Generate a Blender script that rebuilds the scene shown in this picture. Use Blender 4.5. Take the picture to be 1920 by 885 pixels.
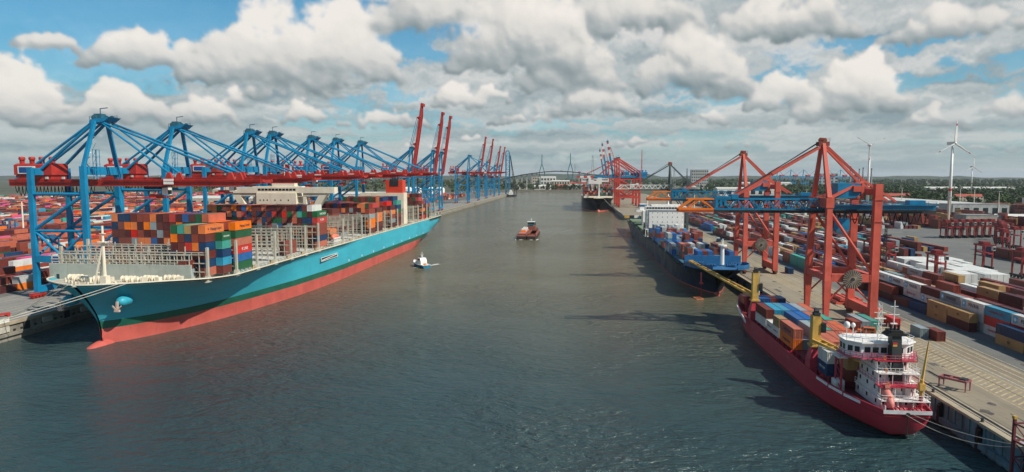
import bpy, bmesh, math, random
from mathutils import Vector, Matrix
R = math.radians
rnd = random.Random(7)
scene = bpy.context.scene
for o in list(bpy.data.objects):
    bpy.data.objects.remove(o, do_unlink=True)
COL = scene.collection

# ------------------------------------------------------------------ camera
CAM_H = 53.6
cd = bpy.data.cameras.new('camera')
cd.lens = 36.0 * 1250.0 / 1920.0
cd.sensor_width = 36.0
cd.clip_start = 1.0
cd.clip_end = 60000.0
cam = bpy.data.objects.new('camera', cd)
cam.location = (0, 0, CAM_H)
cam.rotation_euler = (R(90 - 5.097), 0, R(5.462))
COL.objects.link(cam)
scene.camera = cam

# ------------------------------------------------------------------ view, sun
scene.render.engine = 'CYCLES'
scene.view_settings.view_transform = 'Standard'
scene.view_settings.look = 'None'
scene.view_settings.gamma = 1.0
scene.view_settings.use_curve_mapping = False
scene.view_settings.exposure = 0.12
SUN_EL = 45.0
SUN_DIR = Vector((0.905, -0.425, 0)).normalized() * math.cos(R(SUN_EL)) + Vector((0, 0, math.sin(R(SUN_EL))))
sl = bpy.data.lights.new('sun', 'SUN')
sl.energy = 5.0
sl.angle = R(0.55)
sl.color = (1.0, 0.91, 0.78)
sun = bpy.data.objects.new('sun', sl)
sun.location = (400, -200, 600)
sun.rotation_euler = SUN_DIR.to_track_quat('Z', 'Y').to_euler()
COL.objects.link(sun)

# ------------------------------------------------------------------ node helper
class NT:
    def __init__(self, tree):
        self.t = tree
    def n(self, typ, **kw):
        nd = self.t.nodes.new(typ)
        for k, v in kw.items():
            setattr(nd, k, v)
        return nd
    def l(self, a, b):
        self.t.links.new(a, b)
    def setin(self, sock, v):
        if isinstance(v, bpy.types.NodeSocket):
            self.l(v, sock)
        else:
            sock.default_value = v
    def math(self, op, a, b=None, c=None, clamp=False):
        nd = self.n('ShaderNodeMath', operation=op, use_clamp=clamp)
        self.setin(nd.inputs[0], a)
        if b is not None: self.setin(nd.inputs[1], b)
        if c is not None: self.setin(nd.inputs[2], c)
        return nd.outputs[0]
    def vmath(self, op, a, b=None):
        nd = self.n('ShaderNodeVectorMath', operation=op)
        self.setin(nd.inputs[0], a)
        if b is not None: self.setin(nd.inputs[1], b)
        return nd
    def smooth(self, v, lo, hi, a=0.0, b=1.0):
        nd = self.n('ShaderNodeMapRange', interpolation_type='SMOOTHSTEP')
        self.setin(nd.inputs[0], v)
        nd.inputs[1].default_value = lo; nd.inputs[2].default_value = hi
        nd.inputs[3].default_value = a; nd.inputs[4].default_value = b
        return nd.outputs[0]
    def noise(self, vec, scale, detail=4.0, rough=0.55, dist=0.0):
        nd = self.n('ShaderNodeTexNoise')
        if vec is not None: self.l(vec, nd.inputs['Vector'])
        nd.inputs['Scale'].default_value = scale
        nd.inputs['Detail'].default_value = detail
        nd.inputs['Roughness'].default_value = rough
        nd.inputs['Distortion'].default_value = dist
        return nd.outputs[0]
    def mix(self, f, a, b, blend='MIX'):
        nd = self.n('ShaderNodeMix', data_type='RGBA', blend_type=blend)
        self.setin(nd.inputs[0], f)
        self.setin(nd.inputs[6], a); self.setin(nd.inputs[7], b)
        return nd.outputs[2]
    def ramp(self, f, stops):
        nd = self.n('ShaderNodeValToRGB')
        self.l(f, nd.inputs[0])
        e = nd.color_ramp.elements
        while len(e) < len(stops): e.new(0.5)
        for i, (p, c) in enumerate(stops):
            e[i].position = p; e[i].color = c
        return nd.outputs[0]

# ------------------------------------------------------------------ world: sky with fair-weather clouds
import numpy as np
def make_clouds(NX=5632, NY=640, seed=5):
    """cloud layer over the whole upper sky, computed as numbers (no file): colour + cover over azimuth x sqrt(elevation)"""
    rs = np.random.RandomState(seed)
    azv = (np.arange(NX, dtype=np.float32) + .5) / NX * 360 - 180
    elv = ((np.arange(NY, dtype=np.float32) + .5) / NY) ** 2 * 90
    A = np.broadcast_to(azv[None, :], (NY, NX)); E_ = np.broadcast_to(elv[:, None], (NY, NX))
    lat = rs.rand(256, 256).astype(np.float32)
    def vn(x, y, s):
        x = x + s * 17.3; y = y + s * 9.1
        xi = np.floor(x).astype(np.int32); yi = np.floor(y).astype(np.int32)
        fx = x - xi; fy = y - yi; fx = fx * fx * (3 - 2 * fx); fy = fy * fy * (3 - 2 * fy)
        x0 = xi & 255; x1 = (xi + 1) & 255; y0 = yi & 255; y1 = (yi + 1) & 255
        a = lat[y0, x0]; b = lat[y0, x1]; c = lat[y1, x0]; d = lat[y1, x1]
        return (a + (b - a) * fx) * (1 - fy) + (c + (d - c) * fx) * fy
    def fbm(x, y, n, s, g=.5):
        r = 0; am = 1; t = 0
        for k in range(n):
            r = r + am * vn(x, y, s + k); t += am; am *= g; x = x * 2.03; y = y * 2.03
        return r / t
    # far clouds lie low: features shrink towards the horizon
    near = np.clip(elv / 9.0, .25, 1.6).astype(np.float32)[:, None]
    EL = (np.log(elv + 2.2) * 9.0).astype(np.float32)[:, None] * np.ones((1, NX), np.float32)
    wx = fbm(A / 1.3, E_ / .9, 5, 1, .58) - .5; wy = fbm(A / 1.3, E_ / .9, 5, 40, .58) - .5
    H = np.full((NY, NX), -9, np.float32); CV = np.zeros((NY, NX), np.float32); BR = np.zeros((NY, NX), np.float32)
    def cumulus(az, base, w, h, n, bright=1.0):
        for k in range(n):
            t = rs.uniform(-1, 1); px = az + t * w
            prof = max(.12, (1 - abs(t) ** 1.7)) * (.75 + .5 * rs.rand())
            r = (.20 + .22 * rs.rand()) * h * (1.15 - .55 * abs(t)); 
            if k > n * .55: r *= .55
            py = base + r * .55 + rs.rand() ** .8 * max(0, prof * h - r)
            zc = rs.uniform(-.2, .35) * h * .5
            m = r * 1.9 + .7
            c0 = int((px - m * 1.3 + 180) / 360 * NX); c1 = int((px + m * 1.3 + 180) / 360 * NX) + 1
            e0 = max(0, py - m); e1 = py + m
            r0 = int(math.sqrt(e0 / 90) * NY); r1 = min(NY, int(math.sqrt(max(.001, e1) / 90) * NY) + 1)
            cols = np.arange(c0, c1) % NX; sl_ = (slice(r0, r1), cols)
            a = azv[cols][None, :]; da = (a - px + 180) % 360 - 180
            wsz = min(1.1, .35 + r * .55)
            dx = (da + wx[sl_] * wsz * 2.4) / (r * 1.25); dy = (elv[r0:r1][:, None] - py + wy[sl_] * wsz * 2.0) / r
            dy = np.where(dy < 0, dy * (1.0 + .9 * max(0, 1 - (py - base) / max(.05, h * .5))), dy)     # flatter bases
            q = 1 - (dx * dx + dy * dy)
            hh = np.where(q > 0, np.sqrt(np.maximum(q, 0)) * r + zc, -9)
            old = H[sl_]; up = hh > old
            H[sl_] = np.where(up, hh, old)
            rel = (elv[r0:r1][:, None] - base) / h
            BR[sl_] = np.where(up, np.clip(.02 + rel * 1.25, 0, 1) * bright, BR[sl_])
            CV[sl_] = np.maximum(CV[sl_], q)
    front = [(-39.5, 11.0, 2.4, 1.5, 26, 1), (-42.3, 9.7, 1.5, .9, 14, .9), (-34.5, 9.6, 3.0, 2.9, 46, 1), (-30.5, 9.5, 2.0, 2.1, 30, 1), (-25.5, 8.0, 4.8, 5.4, 120, 1.0), (-19.5, 8.2, 3.6, 5.8, 110, .95), (-23, 7.0, 3.4, 2.2, 50, .75),
             (-42.5, 5.0, 4.2, 4.2, 90, .95), (-35.5, 5.2, 3.2, 2.6, 50, .95), (-30, 4.8, 2.6, 2.3, 40, .9), (-27.6, 6.5, 1.0, 1.3, 16, 1), (-22.5, 5.0, 1.5, 1.8, 22, 1), (-16, 4.6, 3.6, 1.5, 44, .8), (-10.0, 6.2, 1.9, 1.9, 34, 1.05), (-7.2, 6.6, 1.3, 1.6, 20, 1.05),
             (-4.5, 8.8, 4.8, 6.4, 130, .9), (-.5, 7.4, 3.4, 4.8, 70, .85), (1.5, 5.6, 3.2, 2.4, 50, .8), (-3.5, 4.9, 3.6, 1.2, 40, .75), (9.0, 7.4, 3.6, 4.6, 90, .8), (12.6, 7.0, 2.6, 3.2, 46, .75), (10.8, 4.9, 1.5, 1.2, 20, 1.05), (16.4, 5.9, 2.2, 2.6, 40, .95), (18.6, 5.0, 2.0, 2.0, 30, .9),
             (21.8, 5.6, 2.8, 4.0, 80, 1.15), (23.2, 6.0, 1.8, 2.2, 30, 1.1), (26.5, 4.4, 2.6, 1.7, 36, .75), (30.5, 5.3, 2.4, 1.6, 30, .85), (-12, 12.0, 5.5, 4.4, 60, .8), (3, 12.0, 6, 4.4, 60, .8), (16, 11.5, 5, 3.6, 50, .85), (28, 11.8, 5, 2.6, 44, .9), (5.5, 3.0, 2.4, .9, 24, .8), (-9.5, 3.2, 2.2, .8, 22, .85), (13.8, 3.0, 1.6, .6, 14, .85), (30, 2.6, 2.6, .7, 20, .9), (-13, 2.6, 2.6, .7, 20, .9)]
    for (a_, b_, w_, h_, n_, r_) in front:
        f_ = math.cos(R(a_ + 5.46)); cumulus(a_, (b_ - .55) * f_, w_ * 1.15 * f_, h_ * 1.12 * f_, int(n_ * 1.1), r_)
    for k in range(70):
        a = rs.uniform(42, 308); a = a - 360 if a > 180 else a
        b_ = rs.uniform(2.0, 18); s_ = .5 + b_ / 9.0
        cumulus(a, b_, rs.uniform(1.6, 3.6) * s_, rs.uniform(1.2, 2.8) * s_, int(34 + 20 * s_), rs.uniform(.8, 1.05))
    for k in range(9):
        cumulus(rs.uniform(-180, 180), rs.uniform(34, 62), rs.uniform(4, 9), rs.uniform(3, 7), 50, .9)
    # smooth the height a little before taking normals
    def blur(m, n):
        for _ in range(n):
            m = (m + np.roll(m, 1, 1) + np.roll(m, -1, 1)) / 3
            p = np.pad(m, ((1, 1), (0, 0)), 'edge'); m = (p[:-2] + p[1:-1] + p[2:]) / 3
        return m
    fine = fbm(A / .62, E_ / .46, 5, 70, .6) - .5
    mid_ = fbm(A / 2.4, E_ / 1.5, 5, 90, .56) - .5
    Hs = blur(np.where(H < -5, 0, H), 9) + .11 * fine
    dA = np.gradient(Hs, axis=1) / (360.0 / NX)
    dE = np.gradient(Hs, axis=0) / np.maximum(np.gradient(elv), 1e-3)[:, None]
    nl = 1 / np.sqrt(2.2 + dA * dA + dE * dE)
    ra = np.radians(math.degrees(math.atan2(SUN_DIR.x, SUN_DIR.y)) - azv)[None, :]
    ce = math.cos(R(SUN_EL))
    lam = (-dA * np.sin(ra) * ce - dE * math.sin(R(SUN_EL)) + (.25 - np.cos(ra) * ce)) * nl
    lit = np.clip(.16 + .70 * blur(BR, 14) + .30 * lam + .34 * mid_, 0, 1)
    edge = fbm(A / .9, E_ / .6, 6, 120, .62) - .5
    soft = .55 + .5 * np.clip(.5 + 3 * (fbm(A / 6.0, E_ / 4.0, 3, 130) - .5), 0, 1)
    cvb = blur(CV, 4); cov = np.clip((cvb * 1.1 + edge * .95 * np.clip(cvb * 7, 0, 1) - .02) / soft, 0, 1); cov = cov * cov * (3 - 2 * cov) * .97
    # high veil and layered cloud; open blue windows
    v = fbm(A / 9.0 + wx * .6, EL / 1.7 + wy * .8, 7, 150, .56)
    add = np.zeros_like(v)
    for (az_, el_, ra_, re_, s_) in [(-36, 14.5, 13, 4.6, -.7), (-44, 11.5, 7, 3.4, -.55), (-29, 13.6, 5, 2.0, -.22), (-33, 8.0, 5, .9, -.16), (-14.0, 10.6, 2.4, 1.1, -.42), (-9.8, 9.6, 2.6, .7, -.30), (16.2, 7.9, 1.9, 1.3, -.46), (25.5, 8.3, 4.6, .9, -.44), (20.6, 11.2, 2.0, .8, -.40), (25.0, 11.3, 2.6, .6, -.36), (-15, 7.0, 4.0, .8, -.22), (8.2, 8.1, .9, .6, -.3), (4, 12, 14, 3.5, .12), (26, 13.4, 9, 1.0, .15)]:
        el_ *= math.cos(R(az_ + 5.46)); re_ *= math.cos(R(az_ + 5.46))
        d2 = ((A - az_ + wx * 4) / ra_) ** 2 + ((E_ - el_ + wy * 2.5) / re_) ** 2
        add = add + s_ * np.exp(-d2)
    hi = np.clip((elv - 13.5) / 8, 0, 1).astype(np.float32)[:, None]
    veil = np.clip((v + add - .21 - .46 * hi) / .24, 0, 1); veil = veil * veil * (3 - 2 * veil) * .94
    low = np.exp(-(elv / 6.2) ** 1.4)[:, None]
    veil = np.maximum(veil, .96 * low + .03)
    vl = np.clip(.50 + 2.1 * (fbm(A / 6.0 + wx, EL / 1.3 + wy, 7, 200, .58) - .48) + .9 * np.clip(add, -.1, .2), 0, 1) * (1 - .25 * low)
    def ramp(t, stops):
        xs = [s[0] for s in stops]
        return np.stack([np.interp(t, xs, [s[1][c] for s in stops]) for c in range(3)], -1).astype(np.float32)
    RAMP = [(0, (.22, .29, .31)), (.25, (.36, .42, .44)), (.48, (.56, .59, .59)), (.66, (.83, .81, .77)), (1.0, (1.06, 1.0, .93))]
    cv_ = ramp(np.clip(vl, 0, 1), [(0, (.32, .39, .42)), (.5, (.58, .62, .62)), (1, (.90, .87, .83))]); cc = ramp(np.clip(lit, 0, 1), RAMP)
    # distance pales the low clouds
    f = (.62 * np.exp(-elv / 2.6))[:, None, None].astype(np.float32)
    cc = cc * (1 - f) + np.array([.46, .55, .58], np.float32) * f
    f2 = (.70 * np.exp(-elv / 3.0))[:, None, None].astype(np.float32)
    cv_ = cv_ * (1 - f2) + np.array([.35, .46, .50], np.float32) * f2
    al = cov + veil * (1 - cov)
    rgb = (cc * cov[..., None] + cv_ * (veil * (1 - cov))[..., None]) / np.maximum(al, .001)[..., None]
    out = np.empty((NY, NX, 4), np.float32); out[..., :3] = rgb; out[..., 3] = al
    return out
_px = make_clouds()
cimg = bpy.data.images.new('cloud_cover', _px.shape[1], _px.shape[0], alpha=True, float_buffer=True, is_data=True)
cimg.alpha_mode = 'CHANNEL_PACKED'
cimg.pixels.foreach_set(_px.ravel()); cimg.update(); cimg.pack()
del _px
world = bpy.data.worlds.new('World')
scene.world = world
world.use_nodes = True
wt = world.node_tree
wt.nodes.clear()
W = NT(wt)
tc = W.n('ShaderNodeTexCoord')
sx = W.n('ShaderNodeSeparateXYZ'); W.l(tc.outputs['Generated'], sx.inputs[0])
az = W.math('MULTIPLY', W.math('ARCTAN2', sx.outputs[0], sx.outputs[1]), 1 / (2 * math.pi))
el = W.math('MAXIMUM', W.math('DIVIDE', W.math('ARCSINE', sx.outputs[2]), math.pi / 2), 0.0002)
cv = W.n('ShaderNodeCombineXYZ'); W.l(W.math('ADD', az, .5), cv.inputs[0]); W.l(W.math('SQRT', el), cv.inputs[1])
it = W.n('ShaderNodeTexImage', extension='EXTEND', interpolation='Cubic'); it.image = cimg; W.l(cv.outputs[0], it.inputs[0])
sky = W.n('ShaderNodeTexSky', sky_type='NISHITA')
sky.sun_disc = False
sky.sun_elevation = R(SUN_EL)
sky.sun_rotation = math.atan2(SUN_DIR.x, SUN_DIR.y)
sky.altitude = 60
sky.air_density = 1.0; sky.dust_density = .6; sky.ozone_density = 1.6
tint = W.mix(1.0, sky.outputs[0], (.27, .68, .78, 1), 'MULTIPLY')
b1 = W.n('ShaderNodeBackground'); W.l(tint, b1.inputs[0]); b1.inputs[1].default_value = 0.13
b2 = W.n('ShaderNodeBackground'); W.l(it.outputs[0], b2.inputs[0]); b2.inputs[1].default_value = 0.78
ms = W.n('ShaderNodeMixShader')
W.l(it.outputs[1], ms.inputs[0]); W.l(b1.outputs[0], ms.inputs[1]); W.l(b2.outputs[0], ms.inputs[2])
wo = W.n('ShaderNodeOutputWorld'); W.l(ms.outputs[0], wo.inputs[0])

# ------------------------------------------------------------------ materials
MATS = {}
def mat(name, col, rough=.55, metal=0.0, var=.18, scale=.35, bump=0.0, dirt=None, dscale=1.2, rand=0.0, spec=.4):
    """painted / plain surface: base colour, soft uneven weathering, optional dirt streaks, per-object tint"""
    if name in MATS: return MATS[name]
    m = bpy.data.materials.new(name); m.use_nodes = True
    t = NT(m.node_tree); m.node_tree.nodes.clear()
    b = t.n('ShaderNodeBsdfPrincipled'); o = t.n('ShaderNodeOutputMaterial'); t.l(b.outputs[0], o.inputs[0])
    geo = t.n('ShaderNodeNewGeometry')
    pos = geo.outputs['Position']
    nz = t.noise(pos, scale, 5, .6)
    c = t.mix(t.smooth(nz, .3, .7), tuple(x * (1 - var) for x in col) + (1,), tuple(min(1, x * (1 + var)) for x in col) + (1,))
    if dirt:
        st = t.vmath('MULTIPLY', pos, (1.0, 1.0, .18)).outputs[0]
        dn = t.noise(st, dscale, 6, .65)
        c = t.mix(t.smooth(dn, .52, .74, 0, .75), c, tuple(dirt) + (1,))
    if rand:
        oi = t.n('ShaderNodeObjectInfo')
        hs = t.n('ShaderNodeHueSaturation')
        t.l(c, hs.inputs['Color'])
        t.l(t.math('ADD', 1 - rand, t.math('MULTIPLY', oi.outputs['Random'], 2 * rand)), hs.inputs['Value'])
        t.l(t.math('ADD', 1 - rand * .6, t.math('MULTIPLY', oi.outputs['Random'], rand)), hs.inputs['Saturation'])
        c = hs.outputs[0]
    t.l(c, b.inputs['Base Color'])
    t.l(t.smooth(nz, .25, .75, max(.05, rough - .1), min(1, rough + .12)), b.inputs['Roughness'])
    b.inputs['Metallic'].default_value = metal
    b.inputs['Specular IOR Level'].default_value = spec
    if bump:
        bp = t.n('ShaderNodeBump'); bp.inputs['Strength'].default_value = bump; bp.inputs['Distance'].default_value = .1
        t.l(t.noise(pos, 6.0, 4), bp.inputs['Height']); t.l(bp.outputs[0], b.inputs['Normal'])
    MATS[name] = m
    return m

# ------------------------------------------------------------------ mesh builder
class MB:
    def __init__(s): s.v = []; s.f = []
    def quad(s, a, b, c, d):
        i = len(s.v); s.v += [a, b, c, d]; s.f.append((i, i + 1, i + 2, i + 3)); return s
    def poly(s, pts):
        i = len(s.v); s.v += list(pts); s.f.append(tuple(range(i, i + len(pts)))); return s
    def box(s, x0, x1, y0, y1, z0, z1):
        i = len(s.v)
        s.v += [(x0, y0, z0), (x1, y0, z0), (x1, y1, z0), (x0, y1, z0), (x0, y0, z1), (x1, y0, z1), (x1, y1, z1), (x0, y1, z1)]
        s.f += [(i, i + 3, i + 2, i + 1), (i + 4, i + 5, i + 6, i + 7), (i, i + 1, i + 5, i + 4), (i + 1, i + 2, i + 6, i + 5), (i + 2, i + 3, i + 7, i + 6), (i + 3, i, i + 4, i + 7)]
        return s
    def cbox(s, cx, cy, z0, w, d, h): return s.box(cx - w / 2, cx + w / 2, cy - d / 2, cy + d / 2, z0, z0 + h)
    def beam(s, p, q, w, h=None, w2=None, h2=None):
        h = h or w; w2 = w2 or w; h2 = h2 or h
        p = Vector(p); q = Vector(q); d = (q - p).normalized()
        up = Vector((0, 0, 1)) if abs(d.z) < .95 else Vector((0, 1, 0))
        a = d.cross(up).normalized(); b = a.cross(d).normalized()
        i = len(s.v)
        for c, ww, hh in ((p, w, h), (q, w2, h2)):
            for sa, sb in ((-1, -1), (1, -1), (1, 1), (-1, 1)):
                s.v.append(tuple(c + a * sa * ww / 2 + b * sb * hh / 2))
        s.f += [(i, i + 3, i + 2, i + 1), (i + 4, i + 5, i + 6, i + 7)]
        for k in range(4):
            s.f.append((i + k, i + (k + 1) % 4, i + 4 + (k + 1) % 4, i + 4 + k))
        return s
    def tube(s, p, q, r, r2=None, n=6, cap=True):
        r2 = r if r2 is None else r2
        p = Vector(p); q = Vector(q); d = (q - p).normalized()
        up = Vector((0, 0, 1)) if abs(d.z) < .95 else Vector((1, 0, 0))
        a = d.cross(up).normalized(); b = a.cross(d).normalized()
        i = len(s.v)
        for c, rr in ((p, r), (q, r2)):
            for k in range(n):
                t = 2 * math.pi * k / n
                s.v.append(tuple(c + a * math.cos(t) * rr + b * math.sin(t) * rr))
        for k in range(n):
            s.f.append((i + k, i + (k + 1) % n, i + n + (k + 1) % n, i + n + k))
        if cap:
            s.f.append(tuple(i + k for k in range(n - 1, -1, -1))); s.f.append(tuple(i + n + k for k in range(n)))
        return s
    def path(s, pts, r, n=5):
        for a, b in zip(pts, pts[1:]): s.tube(a, b, r, n=n)
        return s
    def prism(s, pts, axis, a0, a1):
        """pts: 2D outline in the two other axes (cyclic order), extruded along axis 'x','y','z' from a0 to a1"""
        def mk(p, a):
            return {'x': (a, p[0], p[1]), 'y': (p[0], a, p[1]), 'z': (p[0], p[1], a)}[axis]
        n = len(pts); i = len(s.v)
        s.v += [mk(p, a0) for p in pts] + [mk(p, a1) for p in pts]
        s.f.append(tuple(range(i + n - 1, i - 1, -1))); s.f.append(tuple(range(i + n, i + 2 * n)))
        for k in range(n): s.f.append((i + k, i + (k + 1) % n, i + n + (k + 1) % n, i + n + k))
        return s
    def lathe(s, prof, n=12, c=(0, 0, 0), axis='z'):
        i = len(s.v)
        for (r, z) in prof:
            for k in range(n):
                t = 2 * math.pi * k / n
                x, y = r * math.cos(t), r * math.sin(t)
                p = {'z': (x, y, z), 'x': (z, x, y), 'y': (x, z, y)}[axis]
                s.v.append((c[0] + p[0], c[1] + p[1], c[2] + p[2]))
        for a in range(len(prof) - 1):
            for k in range(n):
                s.f.append((i + a * n + k, i + a * n + (k + 1) % n, i + (a + 1) * n + (k + 1) % n, i + (a + 1) * n + k))
        return s
    def truss(s, x0, x1, y0, y1, z0, z1, n, r, chord=None, warren=True):
        """box truss along x"""
        chord = chord or r
        for y in (y0, y1):
            for z in (z0, z1): s.beam((x0, y, z), (x1, y, z), chord)
            dx = (x1 - x0) / n
            for k in range(n):
                a = x0 + k * dx
                s.beam((a, y, z0), (a + dx / 2, y, z1), r); s.beam((a + dx / 2, y, z1), (a + dx, y, z0), r)
        dx = (x1 - x0) / n
        for k in range(n + 1):
            a = x0 + k * dx
            s.beam((a, y0, z0), (a, y1, z0), r * .8)
            if k < n: s.beam((a + dx / 2, y0, z1), (a + dx / 2, y1, z1), r * .8)
        return s
    def rail(s, pts, h=1.1, r=.05, step=2.0):
        for a, b in zip(pts, pts[1:]):
            a = Vector(a); b = Vector(b); L = (b - a).length; n = max(1, int(L / step))
            for k in range(n + 1):
                p = a.lerp(b, k / n); s.beam(p, p + Vector((0, 0, h)), r)
            for hh in (h, h * .5): s.beam(a + Vector((0, 0, hh)), b + Vector((0, 0, hh)), r)
        return s
    def mesh(s, name, m=None):
        me = bpy.data.meshes.new(name)
        me.from_pydata([tuple(v) for v in s.v], [], s.f)
        if m: me.materials.append(m)
        me.validate(); 
        return me
    def obj(s, name, m, parent=None, smooth=False, loc=None):
        me = s.mesh(name, m)
        bm = bmesh.new(); bm.from_mesh(me)
        if smooth: bmesh.ops.remove_doubles(bm, verts=bm.verts, dist=.001)
        bmesh.ops.recalc_face_normals(bm, faces=bm.faces)
        bm.to_mesh(me); bm.free()
        if smooth:
            for p in me.polygons: p.use_smooth = True
        o = bpy.data.objects.new(name, me); COL.objects.link(o)
        if parent: o.parent = parent
        if loc: o.location = loc
        return o
def tag(o, label=None, cat=None, group=None, kind=None):
    if label: o['label'] = label
    if cat: o['category'] = cat
    if group: o['group'] = group
    if kind: o['kind'] = kind
    return o
def thing(name, label, cat, loc=(0, 0, 0), rz=0, group=None):
    o = bpy.data.objects.new(name, None); COL.objects.link(o)
    o.location = loc; o.rotation_euler = (0, 0, rz); o.empty_display_size = .5
    return tag(o, label, cat, group)
def copy_tree(o, parent=None):
    c = o.copy(); COL.objects.link(c); c.parent = parent
    for ch in list(o.children):
        if ch is not c: copy_tree(ch, c)
    return c
def dup(root, loc, label, rz=None, group=None):
    c = copy_tree(root); c.location = loc
    if rz is not None: c.rotation_euler = (0, 0, rz)
    c['label'] = label
    if group: c['group'] = group
    return c
_TXT = {}
def text_mesh(s, size, m):
    k = (s, size, m.name)
    if k in _TXT: return _TXT[k]
    c = bpy.data.curves.new('lettering', 'FONT'); c.body = s; c.size = size; c.resolution_u = 2
    c.align_x = 'CENTER'; c.align_y = 'CENTER'; c.extrude = .012
    o = bpy.data.objects.new('lettering', c); COL.objects.link(o)
    dg = bpy.context.evaluated_depsgraph_get()
    me = bpy.data.meshes.new_from_object(o.evaluated_get(dg))
    bpy.data.objects.remove(o); bpy.data.curves.remove(c)
    me.materials.clear(); me.materials.append(m)
    _TXT[k] = me
    return me
def letters(s, size, m, loc, rot, parent, sx=1.0):
    o = bpy.data.objects.new('lettering', text_mesh(s, size, m)); COL.objects.link(o)
    o.location = loc; o.rotation_euler = rot; o.parent = parent; o.scale = (sx, 1, 1)
    return o
ORD = ['', 'first', 'second', 'third', 'fourth', 'fifth', 'sixth', 'seventh', 'eighth', 'ninth', 'tenth', 'eleventh', 'twelfth',
       'thirteenth', 'fourteenth', 'fifteenth', 'sixteenth', 'seventeenth', 'eighteenth', 'nineteenth', 'twentieth', 'twenty-first',
       'twenty-second', 'twenty-third', 'twenty-fourth', 'twenty-fifth', 'twenty-sixth', 'twenty-seventh', 'twenty-eighth']
def lerp_tab(tab, x):
    if x <= tab[0][0]: return tab[0][1]
    for (a, va), (b, vb) in zip(tab, tab[1:]):
        if x <= b: return va + (vb - va) * (x - a) / (b - a)
    return tab[-1][1]

M_BLUE = mat('crane_blue_paint', (.003, .20, .39), .45, var=.15, scale=.12, dirt=(.012, .12, .22), dscale=.5)
M_RED = mat('crane_red_paint', (.40, .030, .022), .5, var=.18, scale=.15, dirt=(.16, .03, .025), dscale=.6)
M_SALM = mat('faded_red_paint', (.55, .095, .062), .55, var=.13, scale=.2, dirt=(.30, .055, .04), dscale=.6)
M_FARRED = mat('far_crane_red', (.50, .055, .035), .55, dirt=(.3, .03, .02))
M_DBLUE = mat('boom_blue_paint', (.005, .18, .35), .45, var=.15, scale=.2)
M_ORANGE = mat('orange_paint', (.75, .19, .02), .5, var=.12)
M_WHITE = mat('white_paint', (.74, .74, .70), .45, var=.05, scale=.3, dirt=(.52, .46, .38), dscale=.8)
M_CREAM = mat('cream_paint', (.72, .65, .52), .5, var=.06, scale=.2, dirt=(.50, .42, .30), dscale=.5)
M_DARK = mat('dark_steel', (.025, .028, .032), .6, var=.3)
M_BLACK = mat('black_rubber', (.012, .012, .013), .7, var=.3)
M_GREY = mat('grey_steel', (.30, .31, .30), .55, var=.15)
M_LGREY = mat('pale_grey_paint', (.50, .50, .46), .55, var=.10, dirt=(.33, .29, .23))
M_GLASS = mat('dark_glass', (.015, .025, .03), .12, var=.3, spec=.6)
M_YELLOW = mat('yellow_paint', (.55, .34, .08), .5, var=.14, dirt=(.30, .17, .05))
M_SIGN = mat('sign_blue', (.01, .07, .26), .4)
M_ROPE = mat('rope', (.55, .52, .44), .8)
M_CABLE = mat('steel_cable', (.06, .065, .07), .5)
M_TGREEN = mat('blue_green_steel', (.03, .19, .21), .55)
M_FOAM = mat('white_foam', (.62, .64, .62), .8, var=.2, scale=1.5)
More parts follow.
